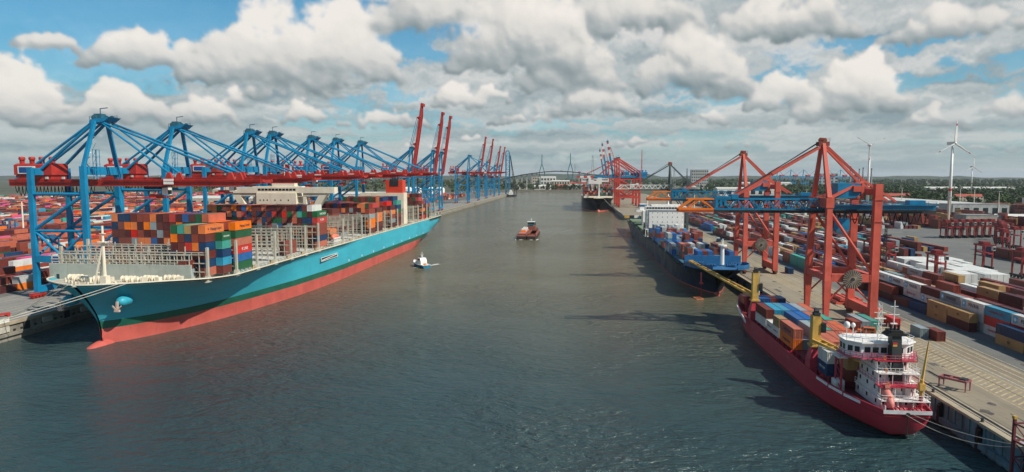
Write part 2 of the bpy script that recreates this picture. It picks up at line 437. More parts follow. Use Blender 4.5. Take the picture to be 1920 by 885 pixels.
# ================================================================== SETTING
QL, QR, QZ = -184.0, 78.5, 6.0
def surf_mat(name, build):
    m = bpy.data.materials.new(name); m.use_nodes = True
    t = NT(m.node_tree); m.node_tree.nodes.clear()
    b = t.n('ShaderNodeBsdfPrincipled'); o = t.n('ShaderNodeOutputMaterial'); t.l(b.outputs[0], o.inputs[0])
    pos = t.n('ShaderNodeNewGeometry').outputs['Position']
    build(t, b, pos)
    return m
def water_build(t, b, pos):
    flat = t.vmath('MULTIPLY', pos, (1, 1, 0)).outputs[0]
    # sediment patches, plus sky reflection painted in as bluer colour towards the near water
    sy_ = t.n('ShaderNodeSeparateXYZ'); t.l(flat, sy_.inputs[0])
    silt_sky = t.math('ADD', t.math('MULTIPLY', t.noise(flat, .006, 5, .55, .6), .55), t.smooth(sy_.outputs[1], 110, 430, 0.0, .55))
    c = t.mix(t.smooth(silt_sky, .22, .80), (.024, .056, .062, 1), (.130, .114, .066, 1))
    # thin broken foam lines drifting on the basin
    st = t.n('ShaderNodeMapping'); t.l(flat, st.inputs[0]); st.inputs['Rotation'].default_value = (0, 0, R(-24)); st.inputs['Scale'].default_value = (1, .22, 1)
    fl = t.noise(st.outputs[0], .035, 3, .5, 1.4)
    line = t.math('MULTIPLY', t.smooth(t.math('ABSOLUTE', t.math('SUBTRACT', fl, .5)), 0.0, .0035, 1, 0), t.smooth(t.noise(flat, .9, 4, .7), .50, .66))
    line = t.math('MULTIPLY', line, t.smooth(t.noise(flat, .011, 2), .53, .64))
    c = t.mix(t.math('MULTIPLY', line, .8), c, (.46, .50, .50, 1))
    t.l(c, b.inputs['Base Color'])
    b.inputs['Roughness'].default_value = .18
    b.inputs['IOR'].default_value = 1.33
    b.inputs['Specular IOR Level'].default_value = .5
    mp = t.n('ShaderNodeMapping'); t.l(flat, mp.inputs[0]); mp.inputs['Rotation'].default_value = (0, 0, R(12)); mp.inputs['Scale'].default_value = (.55, 1.0, 1)
    n1 = t.noise(mp.outputs[0], .55, 4, .6, .3)
    n2 = t.noise(mp.outputs[0], .10, 4, .6, .5)
    n3 = t.noise(mp.outputs[0], 1.7, 3, .6)
    gust = t.smooth(t.noise(flat, .013, 4, .6), .3, .7, .45, 1.15)
    h = t.math('ADD', t.math('MULTIPLY', n1, 1.6), t.math('ADD', t.math('MULTIPLY', n2, 3.0), t.math('MULTIPLY', n3, .28)))
    bp = t.n('ShaderNodeBump'); bp.inputs['Distance'].default_value = 1.5
    t.l(gust, bp.inputs['Strength']); t.l(h, bp.inputs['Height']); t.l(bp.outputs[0], b.inputs['Normal'])
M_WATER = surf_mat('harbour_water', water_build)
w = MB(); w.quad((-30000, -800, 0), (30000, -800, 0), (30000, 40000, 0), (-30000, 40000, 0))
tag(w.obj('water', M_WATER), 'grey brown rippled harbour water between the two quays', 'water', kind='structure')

def ground_build(t, b, pos):
    n = t.noise(pos, .004, 6, .6)
    n2 = t.noise(pos, .05, 5, .6)
    c = t.mix(t.smooth(n, .4, .6), (.045, .062, .026, 1), (.085, .080, .052, 1))
    c = t.mix(t.smooth(n2, .45, .7, 0, .5), c, (.035, .05, .022, 1))
    t.l(c, b.inputs['Base Color']); b.inputs['Roughness'].default_value = .95
M_GROUND = surf_mat('scrub_ground', ground_build)
w = MB()
B = 32000
for (x0, x1, y0, y1) in [(-B, QL, -800, 1960), (-B, -300, 1960, 2360), (-B, B, 2360, 40000), (QR, B, -800, 832), (58.5, B, 832, 2360)]:
    w.quad((x0, y0, QZ - .02), (x1, y0, QZ - .02), (x1, y1, QZ - .02), (x0, y1, QZ - .02))
tag(w.obj('ground', M_GROUND), 'flat green and brown harbour land reaching to the horizon', 'ground', kind='structure')

def paving(name, c1, c2, patch, slab=None):
    def bld(t, b, pos):
        n = t.noise(pos, .05, 6, .62); n2 = t.noise(pos, .9, 5, .65)
        c = t.mix(t.smooth(n, .32, .68), c1 + (1,), c2 + (1,))
        c = t.mix(t.smooth(n2, .5, .75, 0, .35), c, patch + (1,))
        # tyre and oil tracks run along the quay
        st = t.vmath('MULTIPLY', pos, (1.0, .02, 1)).outputs[0]
        tr = t.noise(st, .55, 4, .6)
        c = t.mix(t.smooth(tr, .52, .72, 0, .45), c, tuple(x * .55 for x in c1) + (1,))
        if slab:
            br = t.n('ShaderNodeTexBrick'); t.l(pos, br.inputs[0]); br.offset = 0
            br.inputs['Scale'].default_value = 1.0; br.inputs['Brick Width'].default_value = slab; br.inputs['Row Height'].default_value = slab
            br.inputs['Mortar Size'].default_value = .05; br.inputs['Mortar Smooth'].default_value = .1
            c = t.mix(t.math('MULTIPLY', br.outputs['Fac'], .35), c, (.07, .065, .055, 1))
        t.l(c, b.inputs['Base Color']); b.inputs['Roughness'].default_value = .85
    return surf_mat(name, bld)
M_APRON = paving('apron_concrete', (.21, .175, .125), (.275, .235, .17), (.14, .12, .09), 5.0)
M_ASPH = paving('yard_asphalt', (.115, .118, .110), (.155, .155, .142), (.085, .085, .078))
M_LCONC = paving('quay_concrete', (.20, .195, .18), (.25, .24, .21), (.14, .135, .12), 6.0)
def sheet(name, m, x0, x1, y0, y1, z, label, cat):
    w = MB(); w.quad((x0, y0, z), (x1, y0, z), (x1, y1, z), (x0, y1, z))
    return tag(w.obj(name, m), label, cat, kind='structure')
sheet('apron', M_APRON, QR + 1.2, 109, -60, 832, QZ + .004, 'pale concrete quay apron beside the red ship', 'pavement')
sheet('road', M_ASPH, 109, 128, -60, 831.9, QZ + .004, 'grey asphalt lane between rail lines and container rows', 'road')
sheet('yard', M_ASPH, 128, 520, 60, 831.9, QZ + .004, 'grey asphalt container yard on the right bank', 'yard')
sheet('far_apron', M_APRON, 60, 190, 833, 1900, QZ + .004, 'concrete quay beside the black container ship', 'pavement')
sheet('far_yard', M_ASPH, 190, 560, 832, 1500, QZ + .004, 'grey paved yard behind the far red cranes', 'yard')
sheet('quay_apron', M_LCONC, -226, QL - 1.2, -100, 1958, QZ + .004, 'grey concrete apron under the blue cranes', 'pavement')
sheet('container_yard', M_ASPH, -1500, -226, -100, 1958, QZ + .004, 'paved container yard behind the blue cranes', 'yard')

M_WALL = mat('quay_wall_concrete', (.25, .235, .20), .85, var=.2, scale=.2, dirt=(.08, .085, .075), dscale=.5, bump=.3)
M_WALLR = mat('quay_wall_steel', (.085, .17, .21), .8, var=.25, scale=.25, dirt=(.05, .06, .06), dscale=.6, bump=.3)
M_COPING = mat('coping_concrete', (.34, .29, .21), .85, var=.15, scale=.4, dirt=(.2, .17, .12))
# ---- right quay: sheet-pile wall with a ledge, coping and rail trench
def struct(name, mb, m, label, cat): return tag(mb.obj(name, m), label, cat, kind='structure')
w = MB(); w.box(QR + .7, QR + 3, -60, 832, -3, 5.6)
rw = struct('quay_wall', w, M_WALLR, 'dark stained quay wall beside the red ship', 'quay wall')
w = MB()
y = 60.0
while y < 300:
    w.box(QR + .45, QR + .75, y, y + 1.3, -2, 5.4); y += 2.6
o = w.obj('sheet_pile', M_WALLR, rw); o['kind'] = 'stuff'
w = MB(); w.box(QR - .35, QR + .7, -60, 832, .9, 2.1); w.obj('ledge', M_WALLR, rw)
w = MB(); w.box(QR - .2, QR + 1.2, -60, 832, 5.6, 6.12); w.obj('coping', M_COPING, rw)
fm = MB(); fm.box(-.55, 0, -.6, .6, .3, 4.9); fm.box(-.75, -.55, -.45, .45, .6, 4.6)
fme = fm.mesh('fender', M_BLACK)
for k in range(30):
    o = bpy.data.objects.new('fender', fme); COL.objects.link(o); o.location = (QR + .35, 78 + k * 14.0, 0); o.parent = rw
w = MB(); w.box(QR + 1.75, QR + 2.6, -60, 832, QZ + .008, QZ + .012)
struct('rail_trench', w, M_DARK, 'dark cable trench running along the quay edge', 'trench')
w = MB(); w.box(QR + 2.6, QR + 2.95, -60, 832, QZ + .006, QZ + .14); w.box(QR + 1.4, QR + 1.75, -60, 832, QZ + .006, QZ + .16)
struct('kerb', w, M_COPING, 'raised concrete kerb of the cable trench at the quay edge', 'kerb')
M_LINE = mat('worn_yellow_line', (.40, .31, .17), .8, var=.3, scale=1.2)
M_LINEW = mat('worn_white_line', (.42, .40, .33), .8, var=.3, scale=1.2)
M_RAIL = mat('rusty_rail', (.10, .075, .055), .5, var=.3)
for nm, xs, m, wd, lab in [('crane_rail', (QR + 3.6, 96.6), M_RAIL, .22, 'rusty crane rails set in the apron'), ('yellow_line', (91.8, 99.8, 103.2, 105.6, 107.9, 110.2), M_LINE, .28, 'long worn yellow lane lines on the apron'),
                           ('white_line', (101.3,), M_LINEW, .25, 'worn pale line along the apron'), ('rail_track', (104.1, 104.9, 106.5, 107.2), M_RAIL, .13, 'dark railway tracks set in the apron')]:
    w = MB()
    for x in xs: w.box(x - wd / 2, x + wd / 2, -60, 830, QZ + .008, QZ + .012)
    struct(nm, w, m, lab, 'marking')
w = MB(); y = 90.0
while y < 520:
    w.poly([(92.6, y, QZ + .012), (99.0, y + 5.2, QZ + .012), (99.0, y + 5.75, QZ + .012), (92.6, y + .55, QZ + .012)]); y += 1.9
struct('hatched_marking', w, M_LINE, 'yellow hatched no parking band along the apron', 'marking')
M_PATCH = mat('dark_patch', (.10, .095, .085), .9, var=.3, scale=.5)
w = MB()
for k in range(26):
    x = rnd.uniform(82, 108); y = rnd.uniform(120, 480); a = rnd.uniform(.6, 2.0); bl = rnd.uniform(2, 9)
    w.quad((x, y, QZ + .016), (x + a, y, QZ + .016), (x + a, y + bl, QZ + .016), (x, y + bl, QZ + .016))
struct('asphalt_patch', w, M_PATCH, 'dark repair patches in the quay apron', 'marking')
bo = MB(); bo.lathe([(.0, 0), (.38, 0), (.30, .12), (.22, .45), (.36, .55), (.30, .72), (0, .75)], 10)
bme = bo.mesh('bollard', M_DARK)
k = 0
for y in (121, 134, 152, 166):
    k += 1
    o = bpy.data.objects.new('bollard', bme); COL.objects.link(o); o.location = (QR + .5, y, QZ + .12)
    tag(o, 'black mooring bollard, %s from the lattice gangway along the quay edge' % ORD[k], 'bollard', 'bollards on the right quay edge')
# far quay step with the black ship
w = MB(); w.box(59.2, 190, 832.6, 836, -3, 5.4); w.box(59.2, 62, 836, 1900, -3, 5.4)
fw = struct('far_quay_wall', w, M_WALL, 'concrete quay end below the red crane beside the black ship', 'quay wall')
w = MB(); w.box(58.6, 190, 832, 833.4, 5.4, 6.3); w.box(58.6, 60, 833.4, 1900, 5.4, 6.3); w.obj('coping', M_COPING, fw)
for i, (a, b_) in enumerate([(60, 66), (72, 82)]):
    w = MB(); w.box(a, b_, 831.4, 831.95, 2.6, 5.9); w.obj('fender_panel', [M_YELLOW, M_WHITE][i], fw)
w = MB(); w.box(66.3, 71.7, 831.5, 831.95, 2.6, 5.9); w.box(82.3, 98, 831.5, 831.95, 2.6, 5.9); w.obj('fender_panel', M_DARK, fw)

w = MB()
def bank(pts):
    for (a, b_) in zip(pts, pts[1:]):
        w.quad((a[0], a[1], QZ - .02), (b_[0], b_[1], QZ - .02), (b_[2], b_[3], -1.5), (a[2], a[3], -1.5))
bank([(-300, 1958, -262, 1958), (-300, 2360, -262, 2330), (-80, 2360, -80, 2340), (-30, 2360, -30, 2322), (58.5, 2360, 58.5, 2335)])
tag(w.obj('river_bank', mat('bank_earth', (.09, .085, .06), .95, var=.3, scale=.05)), 'low earth bank along the far shore', 'bank', kind='structure')
# ---- left quay
w = MB(); w.box(QL - 3, QL - .6, -100, 1958, -3, 5.2); w.box(QL - 60, QL - 3, 1955, 1958, -3, 5.2)
lw = struct('left_quay_wall', w, M_WALL, 'stained concrete quay wall along the blue crane terminal', 'quay wall')
w = MB(); w.box(QL - 1.2, QL, -100, 1958, 5.2, 6.25); w.obj('coping', M_COPING, lw)
w = MB(); w.box(QL - .6, QL + .1, -100, 1958, 1.6, 2.4); w.obj('ledge', M_WALL, lw)
pm = MB(); pm.box(-.02, .5, -1.2, 1.2, 2.5, 5.1); pme = pm.mesh('fender_panel', M_DARK)
pm = MB(); pm.box(-.02, .42, -2.1, 2.1, 3.0, 5.0); pme2 = pm.mesh('fender_panel', mat('pale_panel', (.5, .48, .42), .8))
for k in range(46):
    o = bpy.data.objects.new('fender_panel', pme if k % 2 else pme2); COL.objects.link(o); o.location = (QL - .6, 160 + k * 9.0 + (k > 9) * 330 , 0); o.parent = lw
w = MB()
for k in range(28):
    y = 165 + k * 2.9
    w.box(QL - .62, QL - .42, y, y + 1.0, 2.9, 3.5)
o = w.obj('drain_slot', M_DARK, lw); o['kind'] = 'stuff'
w = MB()
for x in (QL - 4.5, -211.2):
    w.box(x - .12, x + .12, -100, 1955, QZ + .008, QZ + .012)
struct('left_crane_rail', w, M_RAIL, 'dark crane rails under the blue cranes', 'marking')
w = MB()
for x in (-193, -197, -201, -205, -217, -222): w.box(x - .12, x + .12, 100, 1955, QZ + .008, QZ + .012)
struct('lane_line', w, M_LINEW, 'pale lane lines on the left quay', 'marking')
bk = 0
for y in (166, 190, 196):
    bk += 1
    o = bpy.data.objects.new('bollard', bme); COL.objects.link(o); o.location = (QL - .6, y, QZ + .25); o.scale = (1.3, 1.3, 1.3)
    tag(o, 'black bollard on the left quay edge, %s ahead of the teal bow' % ORD[4 - bk], 'bollard', 'bollards on the left quay edge')
w = MB(); w.box(QL - .4, QL + 0.02, 192, 198, 6.3, 7.6)
tag(w.obj('notice_board', M_WHITE), 'blank white board standing at the left quay edge', 'board')
# ================================================================== SHIPS: hull loft
def hull(parent, cx, stem, top, W0, W1, zlo, zhi, p, us, stern, bands, ymid, smooth=True, fade=100.0):
    """stem(z)->y, top(y)->deck z, W0/W1: half breadth tables over distance from the stem at the waterline / deck,
    stern: list of (z, y_end, half breadth at the end, start of narrowing); bands: [(z_from, z_to, name, material)] ('top' allowed)"""
    def levels(z0, z1):
        n = max(1, int(math.ceil((z1 - z0) / 3.0)))
        return [z0 + (z1 - z0) * k / n for k in range(n + 1)]
    yend_max = max(s[1] for s in stern)
    def sec(z, top_flag):
        zs = z
        t = max(0.0, min(1.0, (zs - zlo) / (zhi - zlo))) ** p
        pts = []
        ys = stem(zs)
        ye = lerp_tab([(s[0], s[1]) for s in stern], zs); he = lerp_tab([(s[0], s[2]) for s in stern], zs); yn = lerp_tab([(s[0], s[3]) for s in stern], zs)
        for u in us:
            y = ymid + u + (ys - ymid) * max(0.0, 1 - u / fade)
            wdt = lerp_tab(W0, u) * (1 - t) + lerp_tab(W1, u) * t
            pts.append((y, wdt))
        ylast = pts[-1][0]; wl = pts[-1][1]
        for k in range(1, 13):
            f = k / 12.0
            y = ylast + (ye - ylast) * f
            if y <= yn: wd = wl
            else:
                q = (y - yn) / max(.01, ye - yn); wd = wl + (he - wl) * q ** 2.2
            pts.append((y, wd))
        out = []
        for (y, wd) in pts:
            zz = top(y) if top_flag else z
            out.append((y, wd, zz))
        return out
    objs = []
    for (za, zb, nm, m) in bands:
        w = MB()
        tf = zb == 'top'
        zl = levels(za, zhi if tf else zb)
        secs = [sec(z, tf and k == len(zl) - 1) for k, z in enumerate(zl)]
        for s in (-1, 1):
            for a, b in zip(secs, secs[1:]):
                for k in range(len(a) - 1):
                    q = [(cx + s * a[k][1], a[k][0], a[k][2]), (cx + s * a[k + 1][1], a[k + 1][0], a[k + 1][2]), (cx + s * b[k + 1][1], b[k + 1][0], b[k + 1][2]), (cx + s * b[k][1], b[k][0], b[k][2])]
                    w.quad(*q)
        for a, b in zip(secs, secs[1:]):      # transom
            w.quad((cx - a[-1][1], a[-1][0], a[-1][2]), (cx + a[-1][1], a[-1][0], a[-1][2]), (cx + b[-1][1], b[-1][0], b[-1][2]), (cx - b[-1][1], b[-1][0], b[-1][2]))
        objs.append(w.obj(nm, m, parent, smooth=smooth))
    return sec(zhi, True), objs
def deck_from(edge, cx, dz, inset=.25):
    w = MB()
    for a, b in zip(edge, edge[1:]):
        wa, wb = max(0, a[1] - inset), max(0, b[1] - inset)
        w.quad((cx - wa, a[0], a[2] - dz), (cx + wa, a[0], a[2] - dz), (cx + wb, b[0], b[2] - dz), (cx - wb, b[0], b[2] - dz))
    return w
def bulwark_from(edge, cx, y0, y1, t=.35, h=.12, sides=(-1, 1)):
    """a rounded rail strip on the hull's top edge"""
    w = MB()
    e = [p for p in edge if y0 <= p[0] <= y1]
    for s in sides:
        for a, b in zip(e, e[1:]):
            w.beam((cx + s * (a[1] - .05), a[0], a[2] + h / 2), (cx + s * (b[1] - .05), b[0], b[2] + h / 2), t, h)
    return w
def plated(name, col, rough):
    """ship plating: faint welded seams, slightly uneven plates, scuffs and rust runs"""
    def bld(t, b, pos):
        sp_ = t.n('ShaderNodeSeparateXYZ'); t.l(pos, sp_.inputs[0])
        cv_ = t.n('ShaderNodeCombineXYZ'); t.l(sp_.outputs[1], cv_.inputs[0]); t.l(sp_.outputs[2], cv_.inputs[1])
        br = t.n('ShaderNodeTexBrick'); t.l(cv_.outputs[0], br.inputs[0]); br.inputs['Scale'].default_value = 1.0
        br.inputs['Brick Width'].default_value = 11.0; br.inputs['Row Height'].default_value = 2.7; br.inputs['Mortar Size'].default_value = .05
        br.inputs['Color1'].default_value = (.93, .93, .93, 1); br.inputs['Color2'].default_value = (1.06, 1.06, 1.06, 1); br.inputs['Mortar'].default_value = (.82, .82, .82, 1)
        c = t.mix(1.0, col + (1,), br.outputs[0], 'MULTIPLY')
        n = t.noise(pos, .045, 5, .6); c = t.mix(t.smooth(n, .35, .7, 0, .35), c, tuple(min(1, x * 1.25 + .012) for x in col) + (1,))
        st = t.vmath('MULTIPLY', pos, (.5, .5, .05)).outputs[0]; dn = t.noise(st, 1.1, 6, .68)
        c = t.mix(t.smooth(dn, .57, .78, 0, .55), c, tuple(x * .55 + .02 for x in col) + (1,))
        sc = t.vmath('MULTIPLY', pos, (.05, .05, 1.2)).outputs[0]; sn = t.noise(sc, .8, 5, .7)
        c = t.mix(t.smooth(sn, .64, .76, 0, .35), c, (.42, .47, .46, 1))
        t.l(c, b.inputs['Base Color']); t.l(t.smooth(n, .3, .7, rough - .08, rough + .1), b.inputs['Roughness'])
    return surf_mat(name, bld)
M_TEAL = plated('teal_hull', (.038, .375, .485), .42)
M_GREENB = mat('green_boot', (.012, .105, .068), .5, var=.12, scale=.2)
M_REDB = mat('antifouling_red', (.46, .090, .072), .6, var=.12, scale=.15, dirt=(.30, .075, .055), dscale=.5)
M_DECK = mat('beige_deck', (.44, .41, .33), .7, var=.12, scale=.3, dirt=(.30, .25, .17))
M_LASH = mat('lashing_bridge_paint', (.43, .41, .34), .6, var=.12, scale=.4, dirt=(.34, .27, .17))
M_BRKW = mat('breakwater_grey', (.36, .39, .35), .6, var=.08, dirt=(.28, .29, .25))
SX = -151.0
ship = thing('container_ship', 'huge teal container ship with red bottom moored under the blue cranes', 'ship', (SX, 395, 0))
def ship_child(w, name, m, parent=None, smooth=False):
    """mesh given in world coordinates -> child of the ship"""
    w.v = [(x - SX, y - 395, z) for (x, y, z) in w.v]
    return w.obj(name, m, parent or ship, smooth=smooth)
def stem1(z): return lerp_tab([(-3, 196.8), (1, 196.4), (6.2, 196.5), (11, 194.3), (14.9, 191.5), (18.3, 188.4), (22, 185.0)], z)
def top1(y): return lerp_tab([(185, 20.8), (200, 20.2), (212, 19.2), (226, 18.3), (640, 18.3)], y)
W0 = [(0, .2), (2, 1.6), (5, 4), (12, 7.6), (26, 13), (38, 16.8), (65, 22), (93, 26), (120, 28.4), (146, 29.4)]
W1 = [(0, .6), (.6, 3.2), (2, 6.2), (5, 10.8), (9, 16.2), (13, 20.2), (19, 24.4), (26, 27.7), (38, 29.4)]
US = [0, .3, .8, 1.6, 2.6, 4, 6, 8.5, 11, 14, 18, 22, 27, 33, 40, 50, 62, 78, 93, 110, 130, 150, 190]
root_shift = Vector((SX, 395, 0))
tmp = bpy.data.objects.new('tmp', None)
edge, hobs = hull(ship, 0, lambda z: stem1(z) - 395, lambda y: top1(y + 395), W0, W1, 1.0, 21.0, 1.75, US,
     [(-3, 150, 2, 80), (0, 160, 4, 90), (5, 176, 13, 120), (9, 190, 22, 150), (12, 202, 27, 170), (18, 205, 28.6, 185), (22, 205, 28.6, 185)],
     [(-3, 5.0, 'red_bottom', M_REDB), (5.0, 7.6, 'green_boot_top', M_GREENB), (7.6, 'top', 'hull', M_TEAL)], 190 - 395)
d = deck_from(edge, 0, .55); d.obj('deck', M_DECK, ship)
for s_ in (-1, 1):
    bulwark_from(edge, 0, -400, 400, .5, .35, (s_,)).obj('bulwark_rail', M_CREAM, ship)
# bulbous bow
w = MB(); w.lathe([(0, -9), (1.0, -8.3), (1.9, -6.5), (2.5, -3.5), (2.9, 0), (2.7, 4)], 16, (SX, 198.0, -1.3), 'y')
ship_child(w, 'bulbous_bow', M_REDB, smooth=True)
# anchor pocket with anchor (near side and far side)
for s in (1, -1):
    w = MB(); w.lathe([(0, -1.9), (.9, -1.8), (1.5, -1.1), (1.75, 0), (1.75, 2.5)], 14, (SX + s * 9.0, 194.8, 14.4), 'y')
    pk = ship_child(w, 'anchor_pocket', mat('anchor_pocket_blue', (.03, .33, .45), .45), smooth=True)
    w = MB(); ax, ay = SX + s * 9.4, 191.9
    w.beam((ax, ay, 14.9), (ax, ay - .2, 12.2), .6); w.beam((ax, ay - .2, 12.1), (ax - 1.5, ay - .3, 13.6), .75, .5, .2, .3); w.beam((ax, ay - .2, 12.1), (ax + 1.5, ay - .3, 13.6), .75, .5, .2, .3); w.box(ax - .8, ax + .8, ay - .6, ay + .2, 11.7, 12.3)
    w.v = [(x - SX, y - 395, z) for (x, y, z) in w.v]
    w.obj('anchor', mat('anchor_pink_grey', (.50, .36, .30), .6), pk)
# breakwater
bw = MB(); bw.box(SX - 27.2, SX + 23.5, 209.0, 209.7, 18.2, 24.2)
for k in range(11): 
    x = SX - 26 + k * 4.9; bw.prism([(209.7, 18.3), (212, 18.3), (209.7, 23.4)], 'x', x - .1, x + .1)
brk = ship_child(bw, 'breakwater', M_BRKW)
w = MB(); w.box(SX - 24.6, SX - 23.6, 208.9, 209.02, 18.8, 20.6); w.v = [(x - SX, y - 395, z) for (x, y, z) in w.v]; w.obj('door', M_DARK, brk)
# foremast
w = MB(); mx, my = SX + 6.0, 191.6
w.box(mx - 1.0, mx + 1.0, my - 1, my + 1, 20.2, 23); w.tube((mx, my, 23), (mx, my, 38.5), .55, .32, 8)
w.beam((mx - 2.6, my + 1.2, 20.4), (mx - .1, my, 33), .35); w.beam((mx - 2.6, my - 1.2, 20.4), (mx - .1, my, 33), .35)
for z in (24, 27, 30): w.beam((mx - 2.6 + (z - 20.4) * .2, my + 1.2 - (z - 20.4) * .09, z), (mx - 2.6 + (z - 20.4) * .2, my - 1.2 + (z - 20.4) * .09, z), .2)
w.box(mx - 1.3, mx + 1.3, my - .8, my + .8, 33.3, 33.6); w.box(mx - .8, mx + .8, my - .5, my + .5, 36, 36.2); w.beam((mx - 2, my, 33.6), (mx + 1.6, my, 33.6), .2)
ship_child(w, 'foremast', M_CREAM)
# winches and fittings on the forecastle
def winch(x, y, z, rz=0, s=1.0):
    w = MB()
    for k, xx in enumerate((-1.9, -.6, .8)):
        w.lathe([(0, xx), (.95, xx), (.95, xx + .18), (.55, xx + .2), (.55, xx + .9), (.95, xx + .92), (.95, xx + 1.1), (0, xx + 1.1)], 12, (0, 0, 1.0), 'x')
    w.box(2.0, 3.1, -.7, .7, 0, 1.5); w.box(-2.3, 2.1, -.9, .9, 0, .3)
    c, sn = math.cos(rz), math.sin(rz)
    w.v = [(x + s * (a * c - b * sn), y + s * (a * sn + b * c), z + s * cc) for (a, b, cc) in w.v]
    return w
for (x, y, rz) in [(SX + 0, 198, .2), (SX + 8.5, 199, 0), (SX + 14, 202, -.1), (SX + 11.5, 197.5, .3), (SX - 6, 197, -.2), (SX - 12, 202, 0), (SX + 19, 205.5, .1)]:
    ship_child(winch(x, y, top1(y) - .5, rz, 1.15), 'winch', M_CREAM)
w = MB()
for k in range(9):
    x = SX - 15 + k * 3.7; y = 189.6 + abs(x - SX) ** 2 * .045; z = top1(y) - .55
    for dx in (-.5, .5): w.tube((x + dx, y + 2.0, z), (x + dx, y + 2.0, z + .9), .28, n=8)
o = ship_child(w, 'bollard_pair', M_CREAM); o['kind'] = 'stuff'
w = MB(); w.rail([(SX - 12 + k * 2.4, 190.8 + abs(-12 + k * 2.4) ** 2 * .055, 19.9) for k in range(11)], 1.1, .07)
ship_child(w, 'guard_rail', M_CREAM)
# hull opening amidships (pilot door): pale frame with dark recess
w = MB()
for (ya, yb, za, zb) in [(308, 330, 14.5, 14.65), (308, 330, 12.8, 13.0), (308, 308.2, 13.0, 14.5), (329.8, 330, 13.0, 14.5)]:
    w.box(SX + 29.28, SX + 29.6, ya, yb, za, zb)
pf = ship_child(w, 'pilot_door', M_WHITE)
w = MB(); w.box(SX + 29.2, SX + 29.44, 308.5, 329.5, 13.0, 14.5); w.v = [(x - SX, y - 395, z) for (x, y, z) in w.v]; w.obj('recess', M_DARK, pf)
w = MB(); w.beam((SX + 29.5, 309, 13.3), (SX + 29.5, 329, 14.1), .12, .35); w.v = [(x - SX, y - 395, z) for (x, y, z) in w.v]; w.obj('folded_gangway', M_WHITE, pf)
# hatch covers and lashing bridges: one every bay
BAYS = [214, 229.5, 245, 260.5, 276, 291.5, 307, 341, 356.5, 372, 387.5, 403, 418.5, 434, 449.5, 465, 494, 509.5, 525, 540.5, 556, 571.5]
def lashing_bridge(hb, zt, fine=True):
    w = MB(); z0 = 17.75
    n = int(hb * 2 / 2.52)
    for k in range(n + 1):
        x = -hb + k * (2 * hb / n)
        w.box(x - .12, x + .12, -.14, .14, z0, zt - (0 if k % 4 == 0 else .9))
        if k % 5 == 2:
            w.box(x - .14, x + .14, .5, .78, z0, zt + 1.2)
    z = 21.2
    while z < zt:
        w.box(-hb, hb, -.18, .18, z - .16, z + .16)
        w.box(-hb, hb, -.1, .95, z - .05, z + .06)
        z += 2.93
    w.box(-hb, hb, .75, .95, zt - .95, zt - .72); w.box(-hb, hb, -.1, .1, zt - .95, zt - .72)
    for s in (-1, 1):      # heavy side post with a foot
        w.box(s * (hb + .4) - .35, s * (hb + .4) + .35, -.5, .5, z0, zt + 1.0)
        w.prism([(-1.5, z0), (1.5, z0), (.7, z0 + 2.2), (-.7, z0 + 2.2)], 'x', s * (hb + .4) - .6, s * (hb + .4) + .6)
    # diagonal lashing gear seen through the frame
    for k in range(0, n - 1, 2):
        x = -hb + k * (2 * hb / n)
        w.beam((x, .35, 18.8), (x + 2.5, .35, 21.2), .09); w.beam((x, .35, 24.1), (x + 2.5, .35, 21.4), .09)
    return w
w = MB()
for k in range(20):
    x = SX - 27 + k * 2.6; w.box(x - .1, x + .1, 210.0, 210.3, 24.0, 27.6)
for z in (25.6, 27.4): w.box(SX - 27.2, SX + 22.6, 209.9, 210.5, z - .15, z + .15)
ship_child(w, 'breakwater_gallery', M_LASH)
w = MB()
for k in range(15):
    x = SX - 27.6 + k * 2.6
    w.box(x - .1, x + .1, 221.6, 221.9, 18.2, 29.0)
for z in (21.4, 24.2, 27.0, 28.9): w.box(SX - 27.8, SX + 8.9, 221.4, 222.3, z - .14, z + .14)
ship_child(w, 'lashing_frame', M_LASH)
lb = {}
for i, y in enumerate(BAYS):
    if y < 225: hb, zt = 26.2, 28.6
    elif y < 240: hb, zt = 28.2, 29.6
    else: hb, zt = 28.3, 30.4
    if (hb, zt) not in lb:
        lb[(hb, zt)] = lashing_bridge(hb, zt).mesh('lashing_bridge', M_LASH)
    o = bpy.data.objects.new('lashing_bridge', lb[(hb, zt)]); COL.objects.link(o); o.parent = ship; o.location = (0, y - 395, 0)
hm = {}
for i, (a, b_) in enumerate(zip(BAYS, BAYS[1:])):
    if b_ - a > 20: continue
    hb = 24 if a < 225 else 27.0
    L = round(b_ - a - 2.4, 1)
    if (hb, L) not in hm:
        w = MB()
        for k in range(4):
            x0 = -hb + k * hb / 2; w.box(x0 + .1, x0 + hb / 2 - .1, 0, L, 17.7, 19.35)
        for k in range(9):
            x = -hb + k * hb / 4; w.box(x - .08, x + .08, 0.2, L - .2, 19.35, 19.5)
        hm[(hb, L)] = w.mesh('hatch_cover', M_LGREY)
    o = bpy.data.objects.new('hatch_cover', hm[(hb, L)]); COL.objects.link(o); o.parent = ship; o.location = (0, a + 1.2 - 395, 0)
